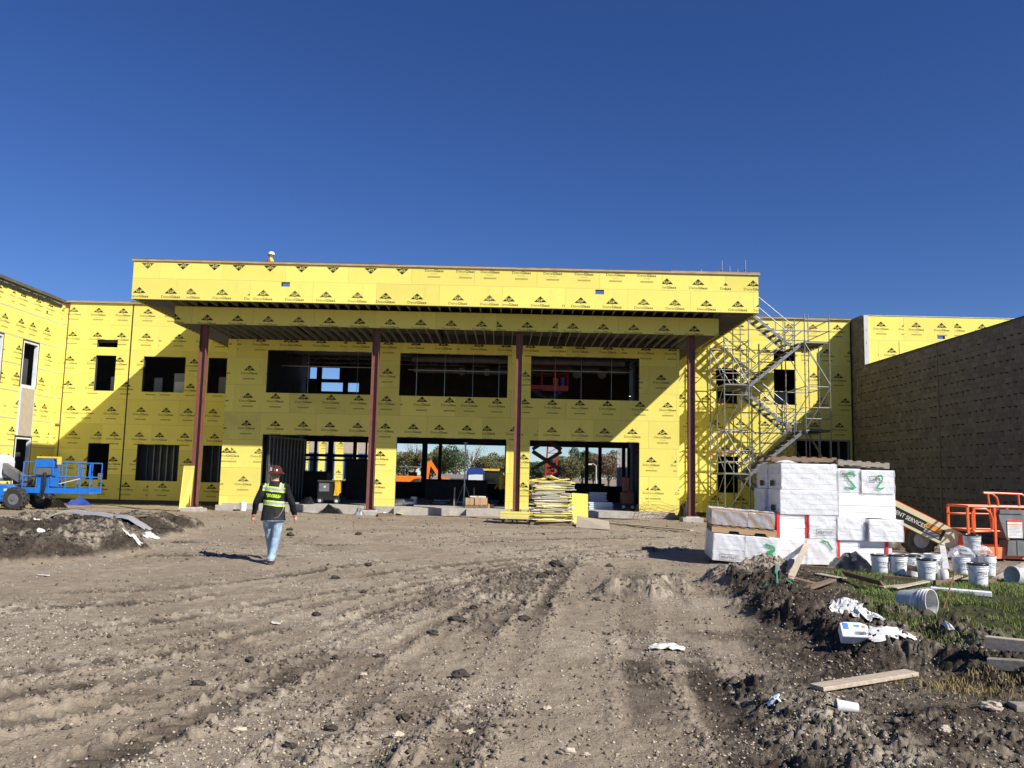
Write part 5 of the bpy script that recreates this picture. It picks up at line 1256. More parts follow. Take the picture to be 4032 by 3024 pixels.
# stack of whole sheets lying behind the pile
a = G(1972, 2046); b = G(2103, 2046)
t = thing('sheet_stack', 'low stack of whole yellow sheets lying beside the offcut pile', 'board stack', (a.x+.9, a.y+.75, gavg(a.x, a.y+.6, .5)+.02), -.04)
for k in range(14): MB().b2(-.9+random.uniform(-.012, .012), 1.0, -.6+random.uniform(-.01, .01), .6, .05+.0172*k, .05+.0172*k+.016).build('sheet', 'sheathing_yellow' if k % 5 else 'sheathing_core', t)
for x in (-.7, .1, .8): MB().b2(x, x+.08, -.6, .6, 0, .049).build('bearer', 'wood_brown', t)
def board(name, label, corners, th, m_, cat='board', grp=None, back=None):
    """flat board from four world corners (front face), given thickness away from the camera"""
    c = [Vector(q) for q in corners]; n = (c[1]-c[0]).cross(c[3]-c[0]).normalized()
    if n.y < 0: n = -n
    ctr = sum(c, Vector())/4; v = [q-ctr for q in c]+[q-ctr+n*th for q in c]
    mb = MB().add(v, [(0, 1, 2, 3), (7, 6, 5, 4), (0, 4, 5, 1), (1, 5, 6, 2), (2, 6, 7, 3), (3, 7, 4, 0)])
    return tag(mb.build(name, m_, None, loc=ctr), label, cat, grp)
yb = OC.y+1.5
c_ = [PY(2252, 1941, yb+.3), PY(2315, 1945, yb+.3), PY(2316, 2032, yb+.05), PY(2252, 2032, yb+.05)]
c_[2].z = c_[3].z = gavg(c_[2].x, c_[2].y, .2)
board('sheathing_board_piece', 'yellow board propped upright against the offcut pile', c_, .016, 'sheathing_yellow')
mb = MB(); q0 = c_[3]
c_ = [PY(2272, 2030, OC.y+.75), PY(2398, 2052, OC.y+.35), G(2402, 2086), G(2268, 2076)]
board('sheathing_board_piece', 'board leaning face down against the pile showing its grey back', c_, .016, 'spandrel_tan')
a = G(2400, 2064); b = G(2725, 2094); 
tag(MB().bar((0, 0, 0), b-a, .16, .035).build('plank', 'wood_pale', None, loc=(a.x, a.y, gavg(a.x, a.y, .2)+.05)), 'long pale plank lying on the dirt in front of the entrance wall', 'plank')
# board leaning against the first column
c_ = [PY(724, 1834, 32.95), PY(766, 1834, 32.95), G(748, 2012), G(703, 2012)]
board('sheathing_board_piece', 'narrow yellow board leaning against the leftmost red column', c_, .016, 'sheathing_yellow')
# small rubble, planks and sheets by the entrance
def flat_piece(name, label, pts, th, m_, cat, lift=.01, grp=None):
    P = [GP(*q) for q in pts]; c = sum(P, Vector())/len(P); z = max(gavg(p.x, p.y, .1) for p in P)
    n = len(P); v = [Vector((p.x-c.x, p.y-c.y, gavg(p.x, p.y, .1)+lift-z)) for p in P]
    mb = MB().add(v+[q+Vector((0, 0, th)) for q in v], [tuple(range(n))[::-1], tuple(range(n, 2*n))]+[(i, (i+1) % n, (i+1) % n+n, i+n) for i in range(n)])
    return tag(mb.build(name, m_, None, loc=(c.x, c.y, z)), label, cat, grp)
flat_piece('plywood_ramp', 'tan plywood sheets laid as ramp up to the middle opening', [(1600, 2026), (1850, 2024), (1842, 2003), (1640, 2003)], .03, 'wood_pale', 'plywood', .02)
flat_piece('plywood_sheet', 'second plywood sheet lapped over the entrance ramp', [(1640, 2010), (1845, 2012), (1840, 1999), (1660, 1998)], .03, 'wood_nailer', 'plywood', .08)
flat_piece('sheathing_strip', 'thin yellow strip dropped at the foot of the second column', [(1500, 2014), (1580, 2030), (1586, 2028), (1510, 2010)], .02, 'sheathing_yellow', 'board', .05)
flat_piece('foam_offcut', 'small blue foam strip beside the second column', [(1508, 2026), (1545, 2024), (1545, 2020), (1510, 2020)], .05, 'label_pale', 'foam', .05)
flat_piece('timber_offcut', 'brown timber offcut beside the second column', [(1488, 2036), (1545, 2036), (1545, 2030), (1488, 2030)], .10, 'wood_brown', 'timber', .0)
def heap(name, label, px0, px1, py, depth, h, m_, cat, seed, n=18, z=None):
    a = GP(px0, py); b = GP(px1, py); P = []
    for i in range(n+1):
        row = []
        for j in range(9):
            u = i/n; v = j/8; x = a.x+(b.x-a.x)*u; y = a.y+depth*v
            e = math.sin(math.pi*u)**.8*math.sin(math.pi*v)**.8
            row.append((x-a.x, y-a.y, gavg(x, y, .1)-a.z-.02+e*h*(.35+1.2*fbm(np.array([u*6+seed]), np.array([v*4.]), 3, seed)[0])))
        P.append(row)
    o = MB().grid(P).build(name, m_, None, loc=a, smooth=True); return tag(o, label, cat)
heap('plastic_sheeting', 'crumpled black plastic sheeting bunched at the left opening', 1150, 1262, 2014, 1.1, .62, 'plastic_black', 'plastic sheet', 3)
heap('plastic_sheeting', 'low black plastic sheeting heap spilling off the slab edge', 1245, 1360, 2020, .9, .36, 'plastic_black', 'plastic sheet', 8)
heap('tarp', 'black tarp crumpled on the ground near the blue lift', 168, 304, 1999, 1.4, .42, 'plastic_black', 'tarp', 5)
heap('tarp', 'blue tarp crumpled behind the black one', 247, 335, 1990, 1.4, .36, 'tarp_blue', 'tarp', 6)
heap('debris_mesh', 'grey green bundle of netting at the foot of the second column', 1390, 1446, 2028, .5, .35, 'galvanized_dull', 'netting', 9, 10)
heap('mud_heap', 'dark mud heap at the corner of the entrance wall', 2680, 2735, 2050, 1.2, .75, 'clod_dark', 'mud heap', 12, 12)
# wire mesh remnant sprung up before the wall
t = thing('wire_mesh', 'rusty tangled wire mesh standing against the yellow entrance wall', 'wire mesh', (6.4, YM-.35, -.1))
for k in range(9):
    x = -.9+.22*k; MB().tube([(x*.7-.2, .0, 0), (x*.85, -.02, .3+.05*math.sin(k)), (x+.25, .05, .55+.22*math.sin(k*.7+.4)), (x+.55, .1, .5+.1*math.sin(k))], .006, 5).build('wire', 'rebar_rust', t)
for k in range(6):
    z = .08+.13*k; MB().tube([(-.9+.1*k, .02, z*.9), (-.3, -.02, z*1.05), (.3, .02, z*1.1), (.9, .06, z*.75+.05)], .006, 5).build('wire', 'rebar_rust', t)

# ---------------------------------------------------------------- inside the lobby
ZS = .22
def P_(px_, py_, Y): return PY(px_, py_, Y)
# carton stack on a pallet at the threshold
p = P_(1876, 1998, 37.0); slat_pallet('pallet', 'small pallet under brown cartons just inside the middle opening', (p.x, 37.2, ZS+.002), (0, 0, .05), 1.0, .8, 'wood_brown', 5, .12)
for k, (dx, w_, h_, z, m_, lb) in enumerate(((-.28, .42, .30, .342, 'cardboard', 'brown carton at left on the threshold pallet'), (.17, .60, .32, .342, 'cardboard', 'large brown carton at right on the threshold pallet'), (.05, .7, .06, .668, 'plastic_white', 'flat white package lying on the threshold cartons'))):
    t = thing('carton', lb, 'carton', (p.x+dx, 37.2, z)); MB().b2(-w_/2, w_/2, -.28, .25, 0, h_).build('box', m_, t, bevel=.008); MB().b2(-.03, .03, -.2815, .2515, h_*.25, h_+.002).build('tape', 'cardboard_dark', t)
p = P_(1930, 1996, 37.2); t = thing('carton', 'small open carton on the slab beside the threshold pallet', 'carton', (p.x, 37.2, ZS+.002), .2); MB().b2(-.14, .14, -.12, .12, 0, .16).build('box', 'cardboard', t); MB().bar((-.14, -.12, .16), (-.2, -.2, .2), .2, .006).build('flap', 'cardboard', t)
# welding machine with cable
p = P_(1304, 1984, 38.2); WM = thing('welding_machine', 'black wheeled welding machine with yellow cable hanging inside left opening', 'machine', (p.x, 38.2, ZS))
MB().b2(-.58, .42, -.35, .35, .16, 1.0).build('housing', 'decal_black', WM, bevel=.03); MB().b2(-.5, -.05, -.36, -.35, .55, .92).build('control_panel', 'lift_grey', WM); MB().b2(-.30, -.2, -.366, -.361, .72, .8).build('gauge', 'rim_white', WM)
for x in (-.45, .3):
    for y in (-.32, .32): wheel(WM, (x, y, .14), .14, .08, lugs=0)
MB().b2(-.58, .5, -.36, .36, 1.0, 1.05).build('top_rail', 'wood_nailer', WM)
for k in range(9):
    x = .22+.045*(k % 5); MB().tube([(x, -.38-.01*(k//5), 1.06), (x+.02, -.42, .75), (x-.01+.02*math.sin(k), -.40, .40+.05*math.sin(k*2)), (x+.08, -.38, .52), (x+.06, -.37, 1.04)], .016, 6).build('cable', 'cable_yellow', WM, smooth=True)
# shoring pole, duct roll, white sheets, pail, blue bundle
p = P_(1827, 1985, 38.5); t = thing('shoring_pole', 'grey steel shoring pole standing inside the middle opening', 'shoring pole', (p.x, 38.5, ZS)); MB().tube([(0, 0, 0), (0, 0, 2.9)], .035, 10).build('pole', 'galvanized', t); MB().b2(-.09, .09, -.09, .09, 2.9, 2.92).build('head_plate', 'galvanized', t); MB().b2(-.1, .1, -.1, .1, 0, .02).build('foot_plate', 'galvanized', t); MB().b2(-.06, .06, -.06, .06, .02, .4).build('sleeve', 'sealant', t)
for s in (-1, 1): MB().tube([(0, 0, 1.1), (s*.38, 0, .02)], .015, 6).build('brace', 'galvanized_dull', t)
for s in (-1, 1): MB().b2(s*.45-.03, s*.45+.03, -.03, .03, 0, .85).build('side_post', 'wood_grey', t)
p = P_(1590, 1986, 37.3); t = thing('duct_roll', 'shiny metal duct pipe lying at the edge of the slab', 'duct', (p.x, 37.3, ZS+.15)); MB().tube([(-.45, 0, 0), (.45, 0, 0)], .15, 18).build('pipe', 'galvanized', t, smooth=True); MB().tube([(-.04, 0, 0), (.04, 0, 0)], .156, 18).build('band', 'lift_grey', t, smooth=True)
p = P_(1620, 1975, 38.3); t = thing('pail', 'dusty white pail standing inside the middle opening', 'pail', (p.x, 39.3, ZS), 0); pail_mesh(t, dirty=True, label=False)
p = P_(1648, 1985, 37.3); heap('plastic_wrap_bundle', 'blue plastic bundle beside the metal duct', 1630, 1660, 1990, .3, .2, 'tarp_blue', 'plastic bundle', 4, 8)
for k in range(10):
    p = P_(1690+30*(k % 6), 1962-3*(k % 3), 41.5); ob = MB().box((0, 0, 0), (.5, .3, .05)).build('scrap_sheet', 'plastic_white' if k % 3 else 'wood_brown', None)
    ob.location = (p.x, 41.5+.15*(k//6), ZS+.04+.055*(k//3)); ob.rotation_euler = (0, 0, k*.7); tag(ob, 'pale scrap sheet lying on the lobby floor', 'scrap', 'pale scraps on the lobby floor')
def pipe_stack(px0, px1, py, Y, n, lb, grp):
    a = P_(px0, py, Y); b = P_(px1, py, Y)
    for k in range(n):
        ob = MB().b2(0, b.x-a.x, -.35, .35, 0, .07).build('foam_sheet', 'label_pale', None, loc=(a.x+random.uniform(-.05, .05), Y, ZS+.004+.085*k)); tag(ob, lb, 'panel', grp)
pipe_stack(2320, 2385, 1990, 39.5, 9, 'pale blue panel in the stack inside the right opening', 'pale blue panels inside the right opening')
pipe_stack(2318, 2410, 2000, 38.4, 4, 'long pale blue panel in the low stack at the right opening', 'long pale blue panels at the right opening')
t = thing('red_toolbox_cart', 'dark red steel cart standing at the right side of the right opening', 'cart', (5.55, 38.0, ZS)); MB().b2(-.28, .28, -.3, .3, .3, .8).build('tray', 'primer_red', t); MB().b2(-.2, .1, -.2, .2, .8, 1.5).build('tank', 'primer_red', t, bevel=.05)
for x in (-.2, .2): wheel(t, (x, -.3, .15), .15, .08, lugs=0)
MB().b2(-.24, .24, -.24, .24, .14, .3).build('under_frame', 'dark_steel', t)
# dark site boxes filling the back of the lobby
for (x0, x1, y, h_, lb) in ((-8.6, -6.2, 45.5, 2.1, 'large dark job box standing deep inside the left bay'), (-11.0, -9.4, 44.5, 1.4, 'dark covered heap deep inside the left bay'), (2.8, 5.4, 46, 1.05, 'dark low material pile deep inside the right bay'), (-4.4, -1.0, 46.5, 1.1, 'dark low material pile deep inside the middle bay')):
    t = thing('site_box', lb, 'site box', ((x0+x1)/2, y, ZS)); MB().b2(-(x1-x0)/2, (x1-x0)/2, -.5, .5, .06, h_).build('box', 'dark_steel', t, bevel=.04); MB().b2(-(x1-x0)/2-.03, (x1-x0)/2+.03, -.53, .53, h_+.001, h_+.06).build('lid', 'interior_dark', t)
    for s in (-1, 1): MB().b2(s*((x1-x0)/2-.2)-.08, s*((x1-x0)/2-.2)+.08, -.45, .45, 0, .06).build('skid', 'dark_steel', t)
# red scissor lift raised behind the right opening
t = thing('scissor_lift', 'red scissor lift raised to the upper windows on black crossed arms', 'scissor lift', (1.95, 39.6, ZS))
MB().b2(-.95, .95, -.45, .45, .25, .75).build('base', 'machine_red', t, bevel=.03)
for x in (-.7, .7):
    for y in (-.45, .45): wheel(t, (x, y, .2), .2, .14, lugs=10)
zz = .75; n_ = 5; hs_ = (5.55-.75)/n_
for k in range(n_):
    for y in (-.34, .34):
        MB().bar((-.68, y, zz+.05), (.68, y, zz+hs_-.05), .05, .16).build('scissor_arm', 'decal_black', t); MB().bar((.68, y+.055, zz+.05), (-.68, y+.055, zz+hs_-.05), .05, .16).build('scissor_arm', 'decal_black', t)
    MB().tube([(0, -.42, zz+hs_/2), (0, .42, zz+hs_/2)], .05, 8).build('pivot_pin', 'decal_black', t)
    zz += hs_
MB().b2(-.95, .95, -.45, .45, 5.56, 5.75).build('platform', 'machine_red', t); MB().b2(-.2, .95, -.47, -.455, 5.5, 5.74).build('platform_panel', 'machine_red', t)
for x in (-.93, -.3, .3, .93):
    for y in (-.43, .43): MB().tube([(x, y, 5.75), (x, y, 6.8)], .02, 6).build('guard_post', 'machine_red', t)
for z in (6.3, 6.8):
    for y in (-.43, .43): MB().tube([(-.93, y, z), (.93, y, z)], .02, 6).build('guard_rail', 'machine_red', t)
for (x, m_, lb) in ((.35, 'machine_orange', 'orange bucket on the raised scissor lift'), (.7, 'tarp_blue', 'blue bucket on the raised scissor lift')):
    b_ = thing('bucket', lb, 'bucket', (1.95+x, 39.4, ZS+5.752)); MB().lathe([(0, 0), (.12, 0), (.14, .35), (.13, .35), (.11, .02), (0, .02)], 16, cap=False).build('body', m_, b_, smooth=True); MB().tube([(.14*math.cos(a), .14*math.sin(a)*.3, .3+.1*math.sin(a)) for a in np.linspace(0, math.pi, 9)], .006, 5).build('handle', 'galvanized', b_)
# small work lamp glowing upstairs
em = bpy.data.materials.new('lamp_glow'); em.use_nodes = True; em.node_tree.nodes['Principled BSDF'].inputs['Emission Color'].default_value = (1, .95, .85, 1); em.node_tree.nodes['Principled BSDF'].inputs['Emission Strength'].default_value = 6; MAT['lamp_glow'] = em
t = thing('work_lamp', 'small lit work lamp hanging behind the right upper window', 'lamp', (5.72, 38.4, 5.45)); MB().lathe([(0, 0), (.05, .01), (.06, .05), (.04, .09), (0, .1)], 12, cap=False).build('bulb', 'lamp_glow', t, smooth=True); MB().tube([(0, 0, .1), (0, 0, .35)], .012, 6).build('cord', 'decal_black', t); MB().lathe([(.03, .1), (.1, .0), (.105, .0), (.035, .11)], 12, cap=False).build('shade', 'lift_grey', t)
# pails by the left wing
p = G(904, 2010); t = thing('pail', 'white pail standing by the footing block left of the worker', 'pail', (p.x, 36.0, gavg(p.x, 36.0, .1)), 0); pail_mesh(t, label=False)
t = thing('pail', 'small white pail set on the sill of the lower left wing window', 'pail', (-19.65, YW+.06, 1.045), 0); pail_mesh(t, label=False, h=.30, r=.12)
# ---------------------------------------------------------------- beyond the building
ZFAR = -1.6
def blob_leaves(c, r, n, size, rnd):
    u = rnd.normal(size=(n, 3)); u /= np.linalg.norm(u, axis=1)[:, None]; rad = rnd.uniform(.25, 1, n)**.5
    p = u*rad[:, None]*np.array(r)+np.array(c)
    a = rnd.normal(size=(n, 3)); a /= np.linalg.norm(a, axis=1)[:, None]; b = np.cross(a, rnd.normal(size=(n, 3))); b /= np.linalg.norm(b, axis=1)[:, None]
    s = size*rnd.uniform(.6, 1.5, n)[:, None]
    return np.stack([p-a*s, p+b*s*.6, p+a*s, p-b*s*.6], 1).reshape(-1, 3)
def tree(px_, Y, h, wd, leaf, label, dens=1., bare=False, seed=0):
    rnd = np.random.default_rng(seed+100); x = PY(px_, 1870, Y).x
    t = thing('tree', label, 'tree', (x, Y, ZFAR-.02), 0, 'trees beyond the building')
    mb = MB(); mb.tube([(0, 0, 0), (.1, 0, h*.25), (-.05, .05, h*.5), (.05, 0, h*.75)], [h*.03, h*.024, h*.016, h*.006], 7)
    blobs = []
    for k in range(16 if bare else 11):
        a = rnd.uniform(0, 6.28); z0 = h*rnd.uniform(.22, .6); L = wd*rnd.uniform(.35, .95); e = (math.cos(a)*L*.5, math.sin(a)*L*.5, min(h*.97, z0+h*rnd.uniform(.2, .42)))
        mid = (e[0]*.45, e[1]*.45, z0+(e[2]-z0)*.55); mb.tube([(0, 0, z0), mid, e], [h*.011, h*.007, h*.003], 5); blobs.append(e)
        if bare:
            for q in range(7):
                f = (e[0]*rnd.uniform(.6, 1.25)+rnd.normal()*.3, e[1]*rnd.uniform(.6, 1.25)+rnd.normal()*.3, e[2]+rnd.uniform(-.2, .9)*h*.12); mb.tube([mid, f], [h*.004, h*.0015], 4)
    mb.build('trunk', 'bark', t)
    pts = [blob_leaves(e, (wd*.24, wd*.24, h*.13), int((110 if bare else 420)*dens), .15 if not bare else .10, rnd) for e in blobs]+([] if bare else [blob_leaves((0, 0, h*.62), (wd*.38, wd*.38, h*.30), int(1600*dens), .16, rnd)])
    V = np.concatenate(pts); n = len(V)//4
    me = bpy.data.meshes.new('crown'); me.vertices.add(len(V)); me.loops.add(n*4); me.polygons.add(n); me.vertices.foreach_set('co', V.ravel()); me.loops.foreach_set('vertex_index', np.arange(n*4)); me.polygons.foreach_set('loop_start', np.arange(n)*4); me.update(calc_edges=True); me.materials.append(MAT[leaf]); link(bpy.data.objects.new('crown', me), t)
for k, a in enumerate(((1440, 150, 6.5, 5, 'leaf_green', 'dark green tree seen through the far frame of left bay'),
          (1585, 172, 8.0, 6, 'leaf_olive', 'olive tree behind the orange backhoe cab'), (1632, 178, 9.4, 5, 'leaf_brown', 'tall thin half bare tree with pale twigs', .5, True), (1690, 170, 8.2, 6, 'leaf_olive', 'olive brown tree behind the orange digging arm'),
          (1742, 176, 9.0, 6, 'leaf_olive', 'tall olive tree between the lobby posts'), (1795, 168, 9.0, 7, 'leaf_green', 'broad green tree above the low house'), (1858, 182, 9.8, 7, 'leaf_brown', 'bare grey spreading tree behind the blue machine', .5, True),
          (1915, 170, 7.6, 6, 'leaf_olive', 'olive tree behind the yellow machine'), (1968, 176, 8.0, 6, 'leaf_olive', 'olive tree at the right edge of the middle bay'), (2110, 172, 7.0, 6, 'leaf_green', 'green tree behind the scissor arms'),
          (2190, 178, 7.4, 6, 'leaf_green', 'dark green tree right of the red crane'), (2240, 166, 7.4, 6, 'leaf_olive', 'yellowish olive tree in the middle of right bay'), (2292, 170, 8.6, 5, 'leaf_green', 'tall pointed green tree in the right bay'),
          (2335, 178, 7.8, 6, 'leaf_olive', 'olive tree behind the light pole'), (2395, 168, 9.0, 8, 'leaf_brown', 'rusty brown tree beside the far block wall'), (2450, 176, 9.4, 7, 'leaf_brown', 'tall brownish tree behind the far block wall', .7, True))):
    tree(*a, seed=k)
# low house
hx = PY(1795, 1880, 150).x; HS = thing('house', 'low tan house with grey roof beyond the building', 'house', (hx, 150, ZFAR))
MB().b2(-3.0, 3.0, -3, 3, 0, 2.6).build('wall', 'house_wall', HS); MB().prism([(-3.5, 2.601), (3.5, 2.601), (2.6, 3.35), (-2.6, 3.35)], -3.4, 3.4).build('roof', 'house_roof', HS)
for x in (-1.8, .4, 1.9): f = MB().b2(x-.45, x+.45, -3.03, -3.002, 1.0, 2.1).build('window', 'plastic_white', HS); MB().b2(x-.38, x+.38, -3.05, -3.031, 1.07, 2.03).build('pane', 'glass_dark', f)
# orange backhoe
p = PY(1620, 1890, 64); BH = thing('backhoe', 'orange backhoe loader with canopy parked behind the lobby', 'backhoe', (p.x, 64, -.12))
MB().b2(-1.4, 1.0, -.8, .8, .7, 1.6).build('body', 'machine_orange', BH, bevel=.06); MB().prism([(-1.5, .8), (-2.5, .75), (-2.5, 1.35), (-1.5, 1.6)], -.5, .5).build('hood', 'machine_orange', BH)
for x in (-.5, .8):
    for y in (-.7, .7): MB().b2(x-.04, x+.04, y-.04, y+.04, 1.6, 2.25).build('canopy_post', 'decal_black', BH)
MB().b2(-.8, 1.05, -.85, .85, 2.25, 2.34).build('canopy_roof', 'boom_grey', BH)
MB().b2(-.2, .4, -.3, .3, 1.35, 1.9).build('seat', 'decal_black', BH)
MB().bar((1.1, 0, 1.2), (1.35, 0, 2.75), .24, .28).build('digging_boom', 'machine_orange', BH); MB().bar((1.35, .02, 2.75), (2.3, .02, 1.4), .2, .26).build('digging_arm', 'machine_orange', BH); MB().prism([(2.4, 1.55), (2.9, 1.5), (2.9, .9), (2.3, .8)], -.3, .3).build('bucket', 'machine_orange', BH)
MB().bar((-2.4, 0, .9), (-3.2, 0, .6), .8, .15).build('loader_arm', 'machine_orange', BH); MB().prism([(-3.1, .2), (-3.9, .3), (-3.6, 1.0), (-3.1, 1.0)], -1.0, 1.0).build('loader_bucket', 'machine_orange', BH)
for x, r in ((.6, .7), (-1.9, .5)):
    for y in (-.85, .85): wheel(BH, (x, y, r), r, .4, lugs=14)
# blue topped and yellow machines
p = PY(1880, 1890, 62); t = thing('utility_vehicle', 'small utility vehicle with blue covered cab behind the lobby', 'vehicle', (p.x-.1, 62, -.3))
MB().b2(-.75, .6, -.7, .7, .45, .95).build('body', 'lift_grey', t, bevel=.04); MB().prism([(-.7, 2.15), (-.55, 2.45), (.45, 2.5), (.62, 2.2), (.62, 2.05), (-.7, 1.95)], -.72, .72).build('cab_cover', 'tarp_blue', t); MB().b2(-.55, .5, -.72, -.70, 1.0, 2.0).build('windscreen', 'label_pale', t)
for x in (-.65, .58):
    for y in (-.68, .68): MB().b2(x-.04, x+.04, y-.04, y+.04, .95, 2.1).build('cab_post', 'tarp_blue', t)
for x in (-.5, .4):
    for y in (-.7, .7): wheel(t, (x, y, .35), .35, .25, lugs=12)
p = PY(1935, 1890, 63); t = thing('loader', 'small yellow loader beside the blue covered vehicle', 'loader', (p.x, 63, -.3))
MB().b2(-.7, .7, -.7, .7, .4, 1.3).build('body', 'machine_yellow', t, bevel=.05); MB().b2(-.55, .55, -.6, .6, 1.3, 2.3).build('cab', 'decal_black', t); MB().b2(-.65, .65, -.7, .7, 2.3, 2.45).build('cab_roof', 'machine_yellow', t); MB().b2(-.45, .45, -.62, -.601, 1.45, 2.1).build('cab_window', 'glass_dark', t)
for x in (-.45, .45):
    for y in (-.72, .72): wheel(t, (x, y, .36), .36, .26, lugs=12)
# red crane
p = PY(2160, 1890, 60); t = thing('red_crane', 'red lattice boom crane standing behind the right bay', 'crane', (p.x, 60, -.3))
MB().b2(-.9, .9, -.9, .9, .7, 1.8).build('house', 'machine_red', t, bevel=.05); MB().b2(-1.3, 1.3, -1.2, -.7, .0, .7).b2(-1.3, 1.3, .7, 1.2, 0, .7).build('crawler_tracks', 'rubber', t); MB().b2(-.6, .6, -.69, .69, .3, .7).build('car_body', 'dark_steel', t)
for sx in (-1, 1):
    for sy in (-1, 1): MB().bar((sx*.35+.1, sy*.3, 1.8), (sx*.42+.35, sy*.3, 4.6), .09, .09).build('lattice_chord', 'machine_red', t)
for k in range(6):
    z0 = 1.8+.46*k; x0 = .1+.25*k/6; MB().bar((x0-.36, -.3, z0), (x0+.44, -.3, z0+.46), .05, .05).build('lattice_brace', 'machine_red', t); MB().bar((x0-.36, -.3, z0+.46), (x0+.46, -.3, z0+.46), .05, .05).build('lattice_brace', 'machine_red', t)
MB().b2(-.1, .8, -.35, .35, 4.6, 4.85).build('boom_head', 'machine_red', t)
# dumped steel, light pole, far block wall, far yellow wing
p = PY(2250, 1885, 66); t = thing('steel_pile', 'long dark steel sections lying on blocks behind the right bay', 'steel', (p.x, 66, -.5))
for k in range(4): MB().b2(-2.2-.2*k, 3.0, -.5+.25*k, -.3+.25*k, 1.32, 1.55).build('steel_section', 'dark_steel', t)
for x in (-1.5, 2.2): MB().b2(x, x+.3, -.5, .5, -.3, 1.31).build('block_support', 'wood_brown', t)
p = PY(2347, 1880, 90); t = thing('light_pole', 'thin pale street light pole beyond the site', 'light pole', (p.x, 90, ZFAR)); MB().tube([(0, 0, 0), (0, 0, 4.6)], [.11, .07], 8).build('pole', 'pole_grey', t); MB().tube([(0, 0, 4.55), (-.35, 0, 4.75), (-.6, 0, 4.72)], .05, 6).build('arm', 'pole_grey', t); MB().b2(-.85, -.5, -.12, .12, 4.62, 4.76).build('lamp_head', 'plastic_white', t)
xw = PY(2430, 1800, 58).x; FB = thing('far_block_wall', 'grey block wall of another wing beyond the right bay', 'wall', (xw, 58, -.6))
MB().b2(0, 14, .03, .3, 0, 4.2).build('wall_core', 'sealant', FB); bm_ = MB().b2(.008, .392, 0, .03, .006, .194).mesh('block', 'drywall')
for r in range(21):
    for c in range(7): inst('block', bm_, FB, (.4*c+(.2 if r % 2 else 0), 0, .2*r))
YF2 = 72.; FW = thing('far_building', 'another yellow sheathed wing with tall windows beyond the left bay', 'building', (-15, YF2, -.5))
FWN = []
for px_ in (1235, 1300, 1372, 1428): q = PY(px_, 1800, YF2); FWN.append((q.x, ))
holes = [(q[0]-.42, q[0]+.42, 1.0, 3.3) for q in FWN]+[(q[0]-.42, q[0]+.42, 4.6, 7.2) for q in FWN]
sheath(FW, (0, YF2, 0), (1, 0, 0), (0, -1, 0), -22.0, -11.6, [7.9, 7.06, 5.84, 4.62, 3.4, 2.18, .96, -.26], holes, first=.6, jig=.3)
mb = MB()
for q in rects_minus((-22, -11.6, -.5, 7.9), holes): mb.b2(q[0], q[1], YF2+.002, YF2+.25, q[2], q[3])
part('wall_core', 'interior_dark', mb, FW)
for h in holes:
    f = part('window', 'glass_dark', MB().b2(h[0], h[1], YF2+.1, YF2+.12, h[2], h[3]), FW); mb = MB()
    for (a, b, c, d) in ((h[0], h[0]+.08, h[2], h[3]), (h[1]-.08, h[1], h[2], h[3]), (h[0]+.08, h[1]-.08, h[3]-.08, h[3]), (h[0]+.08, h[1]-.08, h[2], h[2]+.08)): mb.b2(a, b, YF2-.03, YF2+.09, c, d)
    part('window_frame', 'tape_blue', mb, FW)
    if h[2] < 2: part('spandrel_panel', 'spandrel_tan', MB().b2(h[0], h[1], YF2-.03, YF2-.019, 3.31, 4.58), FW)
part('end_wall', 'sheathing_yellow', MB().b2(-11.6, -11.4, YF2, YF2+10, -.5, 7.9), FW); part('roof', 'wood_dark_nailer', MB().b2(-22.1, -11.3, YF2-.1, YF2+10, 7.91, 8.1), FW)
# ---------------------------------------------------------------- people
def loft(mb, rings, n=14):
    """closed tube through rings (centre, half-axis a, half-axis b)"""
    vs = []
    for c, a, b in rings:
        c, a, b = Vector(c), Vector(a), Vector(b)
        vs += [c+a*math.cos(2*math.pi*k/n)+b*math.sin(2*math.pi*k/n) for k in range(n)]
    K = len(rings); fs = [(i*n+k, i*n+(k+1) % n, (i+1)*n+(k+1) % n, (i+1)*n+k) for i in range(K-1) for k in range(n)]
    mb.add(vs, fs+[tuple(range(n))[::-1], tuple((K-1)*n+k for k in range(n))])
def limb(mb, pts, rs, n=12, flat=1.):
    P = [Vector(p) for p in pts]; Q = []; R_ = []
    for i in range(len(P)-1):
        for k in range(4): t = k/4; Q.append(P[i].lerp(P[i+1], t)); R_.append(rs[i]+(rs[i+1]-rs[i])*t)
    Q.append(P[-1]); R_.append(rs[-1]); mb.tube(Q, R_, n)
